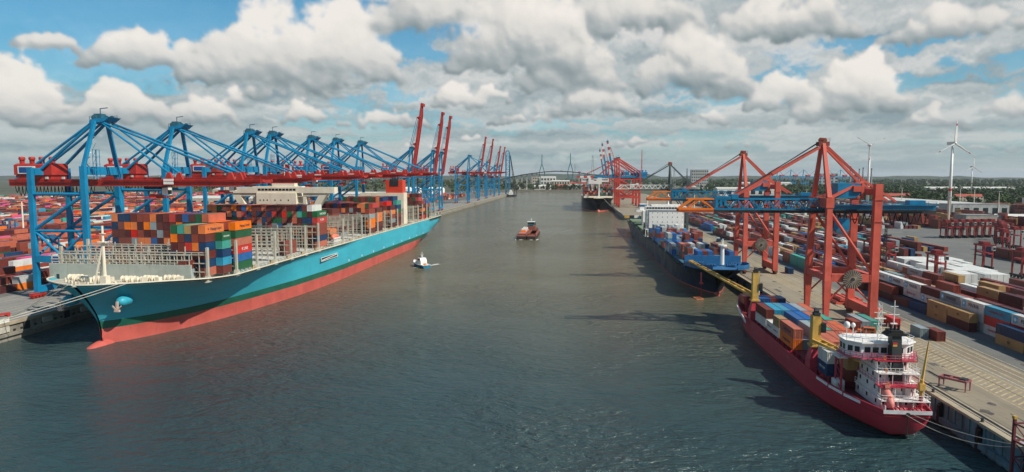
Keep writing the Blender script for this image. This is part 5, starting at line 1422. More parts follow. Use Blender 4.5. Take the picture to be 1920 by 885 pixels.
# stern provision crane
w = MB(); w.tube((RX + 4.2, 139.4, 4.9), (RX + 4.2, 139.4, 8.6), .45, n=8); pc = rc(w, 'provision_crane_base', M_CRIM)
w = MB(); w.tube((RX + 4.2, 139.4, 8.6), (RX + 4.2, 139.4, 12.0), .42, n=8); w.box(RX + 3.6, RX + 4.8, 138.8, 140.0, 9.8, 11.2); w.beam((RX + 4.2, 139.4, 11.4), (RX + 6.4, 141.4, 19.5), .5, .5, .22, .22); rc(w, 'provision_crane_arm', M_YELLOW, pc)
SH[:] = [0.0, 0.0, 1.0]
# stern deck gear
for (x, y, s) in [(RX - 1.0, 139.3, .7), (RX + 2.2, 139.0, .7), (RX + 4.2, 142.0, .6)]:
    rc(winch(x, y, 5.3, .3, s), 'winch', M_CRIM)
w = MB(); w.box(RX - 7.6, RX - 5.6, 154.5, 157, 4.9, 7.4); rc(w, 'deck_locker', mat('pale_locker', (.6, .62, .6), .5))
w = MB()
w.beam((RX - 7.0, 153, 5), (RX - 7.0, 153, 13.2), .35); w.beam((RX - 7.0, 156.4, 5), (RX - 7.0, 156.4, 13.2), .35)
for k in range(5): w.beam((RX - 7, 153, 6 + k * 1.6), (RX - 7, 156.4, 7.6 + k * 1.6), .16)
rc(w, 'lashing_tower', M_CRIM)
w = MB(); w.beam((RX - 7.4, 152.6, 13.2), (RX - 5.0, 152.2, 14.4), .2); w.beam((RX - 7.2, 156.6, 13.2), (RX - 4, 152, 14.2), .2); w.box(RX - 8, RX - 6, 152.4, 156.8, 13.1, 13.3); w.rail([(RX - 8, 152.4, 13.3), (RX - 8, 156.8, 13.3)], 1, .08, 1); rc(w, 'crane_rest', M_SHIPW)
w = MB(); w.rail([(RX - 4.8, 138.0, 6.7), (RX + 4.8, 138.0, 6.7)], .9, .05, 1.2); rc(w, 'stern_rail', M_CRIM)
mooring('upper stern mooring line from the red ship to the quay', (RX + .5, 137.2, 6.2), (QR + .5, 121, 6.6), .9, .05)
mooring('lower stern mooring line from the red ship to the quay', (RX - .5, 137.2, 6.0), (QR + .5, 121, 6.5), 2.0, .05)
# deck cargo of the red ship
GR = 'containers on the red feeder ship'
def rcont(x, y, t, L, col, where, z0=6.65, txt=None, side=-1, lm=None, sz=1.3):
    o = put('red', RX + x, y, z0 + t * 2.86, L, col, '%s container %s on the red ship' % (col, where), GR, detail=True)
    if txt: side_text(o, txt, sz, lm or M_LETW, side)
    return o
# bow stack: blue and brown, two high
for i, (x, cols) in enumerate([(-4.4, ['blue', 'blue']), (-1.9, ['blue', 'blue']), (.6, ['blue', 'rust red']), (3.1, ['pale grey', 'navy'])]):
    for t, c in enumerate(cols): rcont(x, 233.8, t, 6.06, c, '%s tier, %s of the bow stack' % (['lower', 'upper'][t], ORD[i + 1]), z0=6.7)
w = MB(); w.box(RX - 6.5, RX + 6.5, 229.5, 238, 4.8, 6.65); rc(w, 'bow_hatch', M_CRIMD)
rcont(-5.6, 244.5, 0, 6.06, 'salmon', 'lashed behind the bow crane', z0=8.2)
# forward bay rows (x from the river side), tops in blues
fw_rows = [(-7.2, [('grey', 'white'), ]), ]
xs = [-6.4, -3.85, -1.3, 1.25, 3.8, 6.35]
for i, (x, c0, c1) in enumerate(zip(xs, ['white', 'navy', 'grey', 'blue', 'grey', 'pale grey'], ['brown', 'light blue', 'light blue', 'blue', 'grey', 'salmon'])):
    rcont(x, 217.0, 0, 12.19, c0, 'lower tier, forward bay, %s row from river' % ORD[i + 1]); rcont(x, 217.0, 1, 12.19, c1, 'upper tier, forward bay, %s row from river' % ORD[i + 1])
for i, (x, c0, c1) in enumerate(zip(xs[1:], ['navy', 'blue', 'rust red', 'turquoise', 'tan'], [None, 'blue', 'blue', 'salmon', 'turquoise'])):
    rcont(x, 203.8, 0, 12.19, c0, 'lower tier, second bay, %s row from river' % ORD[i + 2])
    if c1: rcont(x, 203.8, 1, 12.19, c1, 'upper tier, second bay, %s row from river' % ORD[i + 2])
o = rcont(-6.4, 207.0, 0, 6.06, 'white', 'short, forward of white pair', txt='HAMBURG S\u00dcD', lm=M_LETR, sz=.62); o = rcont(-6.4, 200.6, 0, 6.06, 'white', 'short, carrying the tan one', txt='HAMBURG S\u00dcD', lm=M_LETR, sz=.62)
rcont(-6.4, 200.6, 1, 6.06, 'tan', 'short, standing on white short containers')
for i, (x, c0, c1) in enumerate(zip(xs, ['orange', 'grey', 'rust red', 'grey', 'brown', 'tan'], ['salmon', None, 'grey', 'turquoise', 'salmon', 'salmon'])):
    o = rcont(x, 190.4, 0, 12.19, c0, 'lower tier, third bay, %s row from river' % ORD[i + 1], txt='Hapag-Lloyd' if i == 0 else None, lm=M_LETN)
    if c1: 
        o = rcont(x, 190.4, 1, 12.19, c1, 'upper tier, third bay, %s row from river' % ORD[i + 1], txt='Hapag-Lloyd' if i == 0 else None, lm=M_LETN)
for i, (x, c0, c1) in enumerate(zip(xs[2:], ['salmon', 'brown', 'rust red', 'brown'], ['salmon', 'salmon', 'salmon', 'salmon'])):
    rcont(x, 177.2, 0, 12.19, c0, 'lower tier, fourth bay, %s row from river' % ORD[i + 3]); rcont(x, 177.2, 1, 12.19, c1, 'upper tier, fourth bay, %s row from river' % ORD[i + 3])
o = rcont(-6.2, 163.6, 0, 6.06, 'navy', 'short, below the white tank box', txt='CMA CGM', sz=.8); rcont(-6.2, 163.6, 1, 6.06, 'white', 'short, on the navy one beside second crane')
rcont(-3.7, 174.3, 0, 12.19, 'rust red', 'under the salmon one beside second crane'); rcont(-3.7, 174.3, 1, 12.19, 'salmon', 'beside the foot of the second deck crane')
for i, x in enumerate((-3.5, -.95, 1.6, 4.15)):
    rcont(x, 161.9, 0, 12.19, 'brown', 'lower tier before white house, %s from river' % ORD[i + 1])
    o = rcont(x, 161.9, 1, 12.19, 'tan', 'upper tier before the white house, %s from river' % ORD[i + 1], txt='MSC' if i == 0 else None, lm=M_LETK, sz=1.1)

# ================================================================== NAVY SHIP (bow towards the camera)
NX_, NY_ = 64.6, 490.0
M_NAVY = mat('navy_hull', (.007, .022, .052), .45, var=.2, scale=.12, dirt=(.02, .024, .034), dscale=.4, spec=.3)
M_DKBLUE = mat('bright_blue_deck', (.015, .115, .27), .5, var=.12, scale=.3)
navy = thing('cargo_ship', 'navy blue cargo ship with white bridge block moored beyond the red ship', 'ship', (NX_, NY_, 0))
def nc_(w, name, m, par=None, smooth=False):
    w.v = [(x - NX_, y - NY_, z) for (x, y, z) in w.v]; return w.obj(name, m, par or navy, smooth=smooth)
def stem_n(z): return lerp_tab([(-2, -181), (2, -181), (6, -184), (10, -190), (14, -199)], z)
def top_n(y): return lerp_tab([(-200, 14.6), (-172, 13.6), (-166, 11.0), (210, 10.6)], y)
edge_n, _ = hull(navy, 0, stem_n, top_n, [(0, .2), (10, 4), (30, 9), (55, 12.6), (80, 13.4)], [(0, 5.5), (1.5, 9.0), (4, 11.4), (9, 13.0), (18, 13.6)], 1, 13.0, 1.8,
      [0, .5, 1.2, 2.5, 5, 9, 14, 22, 35, 50, 70, 95], [(-2, 150, 2, 100), (0, 170, 4, 110), (4, 188, 8, 140), (8, 198, 12, 160), (14, 200, 12.6, 170)],
      [(-2, .5, 'red_bottom', M_REDB), (.5, 'top', 'hull', M_NAVY)], -188, fade=40)
deck_from(edge_n, 0, 1.1, .3).obj('deck', mat('green_deck', (.10, .14, .07), .7, var=.2), navy)
w = MB(); fe = [p for p in edge_n if p[0] < -168]
for a, b_ in zip(fe, fe[1:]):
    wa, wb = a[1] - .4, b_[1] - .4; w.quad((-wa, a[0], a[2] - 1.0), (wa, a[0], a[2] - 1.0), (wb, b_[0], b_[2] - 1.0), (-wb, b_[0], b_[2] - 1.0))
w.obj('forecastle_deck', M_DKBLUE, navy)
for s in (-1, 1):
    w = MB()
    for a, b_ in zip(fe, fe[1:]): w.beam((s * (a[1] - .25), a[0], a[2] - .1), (s * (b_[1] - .25), b_[0], b_[2] - .1), .25, 2.0)
    w.obj('bulwark', M_DKBLUE, navy)
w = MB(); w.box(-13.0, 13.0, -169.5, -168.9, 10, 16.4); w.obj('breakwater', M_DKBLUE, navy)
w = MB(); w.tube((3, -176, 13), (3, -176, 22), 1.0, .8, 10); w.lathe([(0, 21.6), (2.0, 21.6), (2.0, 22.2), (0, 22.2)], 12, (3, -176, 0)); w.tube((3, -176, 22), (3, -176, 25), .3); w.obj('foremast', M_SHIPW, navy)
for (x, y) in ((-4, -184), (5, -184), (-8, -176), (8, -178)): winch(x, y, 12.8, .1, .9).obj('winch', M_DKBLUE, navy)
w = MB(); w.tube((0, -181.2, 0), (0, -184, 0), 1.3, .4, 8); w.tube((0, -181, -.3), (0, -186.5, -.2), 1.2, .3, 8); w.obj('bulbous_bow', M_REDB, navy)
w = MB(); w.tube((-9.2, -191.5, 11.5), (-9.2, -192.2, 6.6), .35, n=6); w.tube((-9.2, -192.2, 6.6), (-9.2, -192.6, 1.2), .06, n=4); w.box(-10.0, -8.4, -193.0, -192.0, 6.4, 7.0); w.obj('pilot_ladder', M_CRIM, navy)
fl = thing('work_float', 'small orange framed work float below the navy bow', 'float', (NX_ - 10.5, NY_ - 193.5, 0), .15)
for (a, b_, c, d) in ((-1.6, 1.6, -2.4, -1.9), (-1.6, 1.6, 1.9, 2.4), (-1.6, -1.15, -1.9, 1.9), (1.15, 1.6, -1.9, 1.9)):
    w = MB(); w.box(a, b_, c, d, -.1, .4); w.obj('float_beam', mat('float_orange', (.50, .16, .06), .6), fl)
w = MB(); w.box(-1.1, 1.1, -1.85, 1.85, .0, .2); w.obj('plank_deck', M_DARK, fl)
# accommodation
w = MB(); w.box(-11.5, 12.0, 0, 13, 15.6, 29.4)
na = w.obj('accommodation_block', M_SHIPW, navy)
w = MB(); w.box(-14.4, 14.8, -.6, 6, 29.4, 32.2); w.box(-10, 11, 0, 8, 32.2, 33.4); nb = w.obj('bridge', M_SHIPW, navy)
for k in range(14):
    x = -13.6 + k * 2.0; w = MB(); w.box(x, x + 1.6, -.72, -.58, 30.4, 31.5); w.obj('bridge_window', M_GLASS, nb)
w = MB(); w.tube((2.5, 5, 33.4), (2.5, 5, 41), .7, .4, 8); w.box(.5, 4.5, 4, 6, 36.6, 37.0); w.box(1.2, 3.8, 4, 6, 39.0, 39.3); w.tube((-12.5, 4, 32), (-12.5, 4, 40), .35); w.obj('radar_mast', M_SHIPW, nb)
for z in (27.4, 24.4, 20.8, 17.4):
    for x in (-9, -5.5, -2, 1.5, 5, 8.5):
        w = MB(); w.box(x - .25, x + .25, -.06, .05, z - .3, z + .3); w.obj('porthole', M_GLASS, na)
w = MB()
w.box(-14.2, 14.6, -1.0, 12, 15.0, 15.6); w.box(-14.2, 14.6, -1.0, 12, 10, 10.4)
for k in range(13): x = -14.0 + k * 2.36; w.box(x - .25, x + .25, -.9, -.5, 10.4, 15.0)
for s in (-1, 1):
    for z in (18.5, 22, 25.5): w.box(s * 12.0 - 1.3 + (.25 if s > 0 else 0), s * 12.0 + 1.3, 1, 11, z - .2, z)
    for y in (1.2, 5.5, 10.5): w.box(s * 13.2 - .2, s * 13.2 + .2, y, y + .4, 15.6, 29.4)
w.obj('gallery', M_SHIPW, navy)
w = MB(); w.box(-13.4, -9.5, 180, 184, 10, 20) if False else w.box(-6.5, 5.5, 96, 110, 10, 24)
ff = w.obj('after_house', M_SHIPW, navy)
w = MB(); w.box(-12, -1.5, 98, 106, 22.8, 24.8); w.box(-9, -3, 99, 105, 24.8, 30); w.obj('funnel', M_SHIPW, ff)
w = MB(); w.box(-9.1, -2.9, 98.9, 105.1, 27.5, 29.2); w.obj('funnel_band', M_DKBLUE, ff)
w = MB(); w.box(-13.2, -11.0, 18, 24, 10, 19); w.obj('deck_locker', mat('maroon_locker', (.12, .03, .03), .6), navy)
for (a, b_) in ((22, 55), (58, 92), (115, 145), (150, 180)):
    w = MB(); w.box(-11.5, 11.5, a, b_, 9.6, 11.6); w.obj('hatch_cover', mat('green_hatch', (.16, .21, .12), .7, var=.15), navy)
for (a, b_) in ((-160, -129), (-126, -95), (-92, -61), (-58, -28), (-25, -3)):
    w = MB(); w.box(-12.0, 12.0, a, b_, 9.6, 11.4); w.obj('hatch_cover', mat('steel_blue_hatch', (.04, .13, .19), .6, var=.15), navy)
GN = 'containers on the navy ship'
PN = ['blue', 'rust red', 'pale grey', 'navy', 'salmon', 'light blue', 'brown', 'white', 'blue', 'rust red', 'grey']
for bi, y0 in enumerate((-153, -139.5, -118, -104.5, -84, -70.5, -50, -36.5, -14)):
    top = [2, 2, 2, 2, 3, 3, 3, 3, 3][bi]
    for c in range(10):
        x = -11.4 + c * 2.53
        st = max(0, min(3, top - 1 + rnd.choice((-1, 0, 0, 0, 1, 1))))
        if bi == 0 and c in (0, 1): st = 0
        for t in range(st):
            col = rnd.choice(PN)
            show = t == st - 1 and bi < 4
            put('navy', NX_ + x, NY_ + y0, 11.45 + t * 2.88, 12.19, col, ('%s container, %s row from the river, %s bay from the bow, navy ship' % (col, ORD[c + 1], ORD[bi + 1])) if show else None, GN)
STUFF_LABEL['navy'] = 'mixed containers stowed in the bays of the navy ship before its white bridge'

# ================================================================== BLACK CONTAINER SHIP (far, bow towards the camera)
BX, BY = 34.5, 1200.0
blk = thing('container_ship', 'black hulled container ship loaded high, seen bow on at the far quay', 'ship', (BX, BY, 0))
M_BLKH = mat('black_hull', (.008, .012, .022), .45, var=.2)
def stem_b(z): return lerp_tab([(-2, -170), (6, -171), (12, -174), (20, -181)], z)
edge_b, _ = hull(blk, 0, stem_b, lambda y: lerp_tab([(-182, 21.5), (-160, 20.4), (-150, 19), (200, 19)], y), [(0, .3), (12, 8), (40, 18), (80, 23.6)], [(0, 8), (2, 15), (6, 20), (14, 23.6)], 1, 20, 1.6, [0, 1, 2.5, 5, 9, 14, 25, 45, 80], [(-2, 140, 3, 90), (20, 180, 22, 140)],
     [(-2, 1.6, 'red_bottom', M_REDB), (1.6, 'top', 'hull', M_BLKH)], -176, fade=40)
deck_from(edge_b, 0, .8).obj('deck', M_DECK, blk)
w = MB(); w.lathe([(0, -11), (1.6, -9.5), (2.6, -5), (3.0, 0), (3.0, 5)], 12, (0, -166, .3), 'y'); w.obj('bulbous_bow', mat('pink_bulb', (.55, .14, .10), .6), blk, smooth=True)
w = MB(); w.beam((1, -165, 20), (1, -165, 47), 2.6, 2.6, .8, .8); w.obj('foremast', M_SHIPW, blk)
w = MB(); w.box(-22, 22, -157, -156, 19, 23.5); w.obj('breakwater', M_CREAM, blk)
for (x, y) in ((-6, -170), (6, -170), (-12, -164), (12, -164)): winch(x, y, 20, 0, 1.4).obj('winch', M_CREAM, blk)
w = MB(); w.box(-24.5, 24.5, 20, 34, 44, 50); w.box(-12, 12, 18, 36, 20, 53); bb = w.obj('bridge_block', M_SHIPW, blk)
w = MB(); w.box(-23, 23, 19.8, 19.95, 47, 48.6); w.obj('bridge_window', M_GLASS, bb)
PB = PAL1 + ['tan', 'white', 'white', 'turquoise', 'pale grey', 'light blue', 'dark green', 'tan']
for bi in range(11):
    y0 = -146 + bi * 14.5
    for c in range(18):
        if bi > 2 and c not in (0, 17): 
            st0 = 5
        else: st0 = 0
        st = (5 if bi == 0 else 6 if bi < 3 else 7) - (1 if rnd.random() < .3 else 0)
        for t in range(st0, st): put('black', BX - 21.4 + c * 2.52, BY + y0, 20.2 + t * 2.9, 12.19, rnd.choice(PB))
STUFF_LABEL['black'] = 'wall of many coloured containers stacked on the black ship'
mooring('pair of bow lines from the black ship to the far quay', (BX + 8, BY - 181, 20), (61, 850, 6.5), 3, .22)

# ================================================================== SMALL CRAFT
# pilot launch
pl = thing('pilot_boat', 'small white and blue pilot boat beside the teal hull', 'boat', (-91.6, 387, 0), R(128)); pl.scale = (1.3, 1.3, 1.25)
prof = [(-6.5, 1.9, 1.5), (-3, 2.2, 1.5), (1, 2.25, 1.65), (4, 1.7, 1.95), (6, .8, 2.3), (7.2, .05, 2.6)]
w = MB()
for s in (-1, 1):
    for (a, wa, za), (b_, wb, zb) in zip(prof, prof[1:]):
        w.quad((a, s * wa * .72, -.3), (b_, s * wb * .6, -.3), (b_, s * wb, zb), (a, s * wa, za))
w.quad((-6.5, -1.37, -.3), (-6.5, 1.37, -.3), (-6.5, 1.9, 1.5), (-6.5, -1.9, 1.5))
w.obj('hull', mat('launch_blue', (.02, .16, .26), .4), pl)
w = MB()
for (a, wa, za), (b_, wb, zb) in zip(prof, prof[1:]): w.quad((a, -wa, za - .05), (b_, -wb, zb - .05), (b_, wb, zb - .05), (a, wa, za - .05))
w.obj('deck', M_SHIPW, pl)
for s in (-1, 1):
    w = MB()
    for (a, wa, za), (b_, wb, zb) in zip(prof, prof[1:]): w.beam((a, s * wa, za), (b_, s * wb, zb), .25, .35)
    w.obj('fender_strip', M_SHIPW, pl)
w = MB(); w.prism([(-3.4, 1.4), (3.0, 1.6), (2.2, 3.0), (.6, 3.1), (0.0, 4.5), (-2.4, 4.5), (-3.4, 3.0)], 'y', -1.5, 1.5); cab = w.obj('wheelhouse', M_SHIPW, pl)
for s in (-1, 1):
    w = MB(); w.prism([(-2.2, 3.3), (.3, 3.3), (-.1, 4.2), (-2.2, 4.2)], 'y', s * 1.5 - .06, s * 1.5 + .06); w.obj('window', M_GLASS, cab)
w = MB(); w.beam((.68, 0, 3.2), (.12, 0, 4.35), .12, 2.4) ; w.obj('windscreen', M_GLASS, cab)
w = MB(); w.tube((-1.5, 0, 4.5), (-1.5, 0, 7.4), .1, n=5); w.beam((-1.5, -.9, 6.2), (-1.5, .9, 6.2), .1); w.box(-1.8, -.7, -.4, .4, 5.2, 5.5); w.obj('mast', M_SHIPW, pl)
w = MB(); w.box(-5.2, -4.0, -.5, .5, 1.4, 2.2); w.obj('orange_locker', M_ORANGE, pl)
# pusher tug with two lighters
tg = thing('lighter', 'red hopper lighter with rusty open hold, right of the pushed pair', 'barge', (-37.6, 600, 0))
def lighter(root, hold, L=62.0):
    y0, y1 = -36, -36 + L
    w = MB(); w.prism([(-4.1, y0 + 2.0), (-3.4, y0), (3.4, y0), (4.1, y0 + 2.0), (4.1, y1), (-4.1, y1)], 'z', -.4, 2.6); w.obj('hull', mat('barge_black', (.03, .022, .02), .6), root)
    w = MB()
    for (a, b_, c, d) in ((-4.1, 4.1, y0 + 1.8, y0 + 8), (-4.1, 4.1, y1 - 5, y1), (-4.1, -3.1, y0 + 8, y1 - 5), (3.1, 4.1, y0 + 8, y1 - 5)): w.box(a, b_, c, d, 2.6, 3.2)
    w.box(-3.3, 3.3, y0 + 8, y0 + 8.5, 3.2, 4.4); w.box(-3.3, 3.3, y1 - 5.5, y1 - 5, 3.2, 4.4); w.box(-3.3, -2.9, y0 + 8, y1 - 5, 3.2, 4.4); w.box(2.9, 3.3, y0 + 8, y1 - 5, 3.2, 4.4)
    w.obj('coaming', mat('barge_red', (.25, .080, .050), .6, dirt=(.17, .08, .05)), root)
    w = MB(); w.box(-2.9, 2.9, y0 + 8.5, y1 - 5.5, 2.2, 2.6 if hold else 4.6); w.obj('hold', mat('rusty_hold', (.26, .11, .045), .8, var=.3) if hold else mat('hatch_salmon', (.42, .16, .11), .6, var=.2), root)
    for x in (-3.5, 3.5):
        w = MB(); w.tube((x, y0 + 3, 3.2), (x, y0 + 3, 4.0), .3, n=8); w.obj('bollard', M_DARK, root)
lighter(tg, True)
tg2 = thing('lighter', 'covered red lighter on the left, carrying orange and white gear', 'barge', (-46.2, 600, 0)); lighter(tg2, False)
for k, (y, m_) in enumerate([(-12, M_ORANGE), (-4, M_WHITE), (6, M_LGREY), (14, M_WHITE)]):
    w = MB(); w.box(-2.2, 2.0, y, y + 5, 4.6, 6.0 + (k % 2) * .8); w.obj('deck_gear', m_, tg2)
tu = thing('pusher_tug', 'pusher tug with tall white and teal wheelhouse behind the lighters', 'tug', (-42.2, 640, 0))
w = MB(); w.prism([(-5.6, -13.5), (5.6, -13.5), (5.6, 14), (4.4, 18), (-4.4, 18), (-5.6, 14)], 'z', -.4, 3.0); w.obj('hull', mat('barge_black', (.03, .022, .02), .6), tu)
w = MB(); w.box(-4.2, 4.2, -9, 10, 3.0, 6.4); th_ = w.obj('deckhouse', mat('barge_red', (.25, .080, .050), .6, dirt=(.17, .08, .05)), tu)
w = MB(); w.box(-1.6, 1.6, -6, -1, 6.4, 7.4); w.obj('wheelhouse_trunk', mat('teal_trunk', (.02, .16, .2), .5), tu)
w = MB(); w.prism([(-3.0, 7.4), (3.0, 7.4), (3.4, 10.4), (-3.4, 10.4)], 'y', -7.5, -.5); wh = w.obj('wheelhouse', mat('teal_house', (.03, .20, .25), .5), tu)
w = MB(); w.box(-3.1, 3.1, -7.62, -7.48, 8.3, 9.9); w.obj('wheelhouse_window', M_GLASS, wh)
w = MB(); w.box(-3.7, 3.7, -8, 0, 10.4, 10.7); w.obj('wheelhouse_roof', M_SHIPW, wh)
w = MB(); w.tube((0, -3, 10.7), (0, -3, 14), .15); w.beam((-1.6, -3, 12.6), (1.6, -3, 12.6), .15); w.obj('mast', M_SHIPW, tu)
for s in (-1, 1):
    w = MB(); w.tube((s * 3, 4, 6.4), (s * 3, 4, 10), .7, n=8); w.obj('exhaust_stack', M_DARK, tu)
# foam at bows and stern
def foam(label, pts, z=.05):
    w = MB(); V = []
    for (cx, cy, a, b_, rz) in pts:
        n = 14; q = []
        for k in range(n):
            t = 2 * math.pi * k / n; r_ = rnd.uniform(.7, 1.15); x, y = a * r_ * math.cos(t), b_ * r_ * math.sin(t); q.append((cx + x * math.cos(rz) - y * math.sin(rz), cy + x * math.sin(rz) + y * math.cos(rz), z)); 
        w.poly(q); z += .006
    return tag(w.obj('bow_wave', M_FOAM), label, 'foam', kind='stuff')
foam('white bow foam under the two lighters', [(-46.2, 562.6, 2.0, 2.2, 0), (-37.4, 562.6, 1.6, 2.0, 0), (-32.4, 566, .7, 7, -.12), (-51.4, 568, .35, 8, .12)])
foam('white wash trailing the pilot boat', [(-88.2, 393.2, .6, 6.0, -.5), (-86.4, 394.0, .5, 7.0, -.62), (-93.3, 385.4, .6, 4.2, -.35), (-90.6, 384.4, .5, 4.6, -.5), (-85.2, 399, 1.2, 3.0, -.5)])

def wake(label, cx, cy, L, rz0):
    w = MB()
    for s in (-1, 1):
        for k in range(26):
            f = k / 26; d = L * f; wd = .25 + .35 * f
            x = cx + s * (4.5 + d * .30); y = cy + d
            if rnd.random() < .25: continue
            j = rnd.uniform(-.6, .6)
            w.poly([(x + j, y, .03), (x + j + wd, y + .3, .03), (x + j + s * L * .3 / 26 + wd, y + L / 26, .03), (x + j + s * L * .3 / 26, y + L / 26 - .3, .03)])
    return tag(w.obj('wake', mat('wake_water', (.11, .115, .095), .35, var=.3, scale=.6)), label, 'wake', kind='stuff')
wake('faint spreading wake lines beside the lighters', -42, 566, 120, 0)
# ================================================================== RIGHT YARD
PY = ['brown'] * 10 + ['maroon'] * 9 + ['rust red'] * 7 + ['white'] * 4 + ['tan'] * 6 + ['grey', 'grey', 'blue', 'light blue', 'pale grey', 'turquoise', 'navy', 'navy']
GY = 'containers in the right hand yard'
def yard_text(o, col):
    if col in ('white', 'pale grey', 'grey', 'light blue'):
        if rnd.random() < .72:
            side_text(o, 'MAERSK', 1.55, M_LETN, -1, -.9); star_logo(o, -1, 4.4)
        else: side_text(o, 'HAMBURG S\u00dcD', 1.0, M_LETR, -1, .5)
    elif col == 'tan': side_text(o, 'MSC', .95, M_LETK, -1, 0, sx=.8); 
# scripted front rows: (row x, slot index from the near end, colours bottom to top)
YS0 = 176.0; SLOT = 12.62
front = {0: {0: ['navy', 'rust red'], 1: ['tan', 'navy'], 3: ['maroon', 'tan'], 4: ['tan', 'tan'], 5: ['navy'], 6: ['brown'], 7: ['maroon', 'rust red'], 9: ['brown']},
         1: {0: ['white', 'brown', 'white'], 1: ['white', 'red', 'white'], 2: ['white', 'red', 'light blue'], 3: ['pale grey', 'white', 'white'], 4: ['brown', 'white', 'grey'], 5: ['brown', 'white', 'maroon'], 6: ['navy', 'white', 'white'], 7: ['navy', 'brown', 'white'], 8: ['maroon', 'maroon', 'white'], 9: ['navy', 'navy', 'white']}}
ROWX = [121.6, 125.6, 129.4, 133.2, 137.0, 144.6, 148.4, 152.2, 156.0]
cnt_y = 0
for r, x in enumerate(ROWX):
    for s in range(10):
        y = YS0 + s * SLOT + 6
        if r in front:
            cols = front[r].get(s, [])
        else:
            n = rnd.choice((1, 2, 2, 2, 3)) if r < 5 else rnd.choice((0, 1, 2, 2, 3))
            if r == 5: n = rnd.choice((2, 2, 3))
            c0 = rnd.choice(PY); cols = [c0 if rnd.random() < .6 else rnd.choice(PY) for _ in range(n)]
        for t, col in enumerate(cols):
            top = t == len(cols) - 1
            show = (r in (0, 1)) or (top and r in (2, 3, 4, 5))
            lab = '%s container, %s tier, %s row from the lane, %s along from the right' % (col, ORD[t + 1], ORD[r + 1], ORD[s + 1]) if show else None
            o = put('yard', x, y, QZ + .01 + t * 2.86, 12.19, col, lab, GY, detail=True)
            if o and (r in (0, 1) or (r == 5)): yard_text(o, col)
# remaining blocks (told apart no more one by one)
def block(site, x0, x1, y0, y1, pal, hmax=3, fill=.85, pitch=3.75, gap=5, group=5, hmin=1):
    x = x0; k = 0
    while x < x1:
        y = y0; run = rnd.choice(pal); hrow = rnd.randint(hmin, hmax)
        while y < y1:
            if rnd.random() < fill:
                n = hrow if rnd.random() < .7 else rnd.randint(hmin, hmax)
                if rnd.random() < .28: run = rnd.choice(pal)
                for t in range(n): put(site, x, y + 6, QZ + .01 + t * 2.86, 12.19, run if rnd.random() < .82 else rnd.choice(pal))
            y += 12.7
        x += pitch; k += 1
        if k % group == 0: x += gap
block('yard', 165, 240, 178, 292, PY, 2, .95)
block('yard', 118, 160, 312, 432, PY, 2, .97)
block('yard', 160, 210, 405, 470, PY, 2, .6)
block('yard', 116, 236, 446, 570, PY, 2, .95)
block('yard', 118, 250, 590, 820, PY, 2, .93)
block('yard', 245, 285, 330, 420, PY, 2, .5)
block('yard', 330, 430, 640, 780, ['brown', 'rust red', 'maroon', 'tan'], 4, .7)
block('yard', 250, 320, 640, 800, PY, 3, .7)
block('yard', 560, 720, 860, 1010, ['brown', 'rust red', 'tan', 'maroon', 'salmon'], 4, .9)
block('yard', 200, 520, 850, 1250, PY, 3, .55)
# white refrigerated blocks
for (x0, x1, y0, y1, h) in [(166, 188, 302, 328, 2), (168, 196, 342, 366, 2), (216, 232, 306, 330, 2)]:
    x = x0
    while x < x1:
        y = y0
        while y < y1:
            for t in range(h - (rnd.random() < .2)): put('yard', x, y + 6, QZ + .01 + t * 2.86, 12.19, 'white' if rnd.random() < .92 else 'pale grey')
            y += 12.5
        x += 2.6
STUFF_LABEL['yard'] = 'long rows of mixed containers filling the right hand yard behind the front rows'
# loose boxes on the apron
ap_ = [(105.2, 338, 'navy', 6.06, 'lone small %s container on the apron beside the second crane'), (87.0, 215.5, 'rust red', 6.06, '%s short container under the near crane, closest to the red ship'), (90.0, 219.0, 'grey', 12.19, '%s container under the near red crane, middle one'), (93.0, 220, 'turquoise', 12.19, '%s container under the near red crane, landside one'),
       (101.2, 221, 'red', 6.06, 'small %s container right of the near red crane'), (103.0, 207.5, 'grey', 6.06, 'small %s container behind the white bridge mast'), (105.6, 203.5, 'brown', 6.06, 'small %s container behind the white bridge mast, right one')]
for (x, y, col, L, lab) in ap_: put('apron', x, y, QZ + .02, L, col, lab % col, 'loose containers on the apron', detail=True)
# stacked red hatch covers under the near crane
for k, (x, y, z, wd, L) in enumerate([(101.5, 262, 0, 9, 12), (104.0, 250, 0, 8, 12), (102.5, 261.5, 1.3, 8, 11)]):
    w = MB(); w.box(-wd / 2, wd / 2, -L / 2, L / 2, 0, .9)
    for q in range(4): w.box(-wd / 2 + .4 + q * wd / 4, -wd / 2 + .7 + q * wd / 4, -L / 2 + .2, L / 2 - .2, .9, 1.2)
    o = w.obj('hatch_cover', M_SALM, loc=(x, y, QZ + .02 + z)); tag(o, ['large red steel hatch cover lying behind the near crane', 'red steel hatch cover lying nearest behind the near crane legs', 'red hatch cover stacked on top of another'][k], 'hatch cover', 'red hatch covers on the apron')
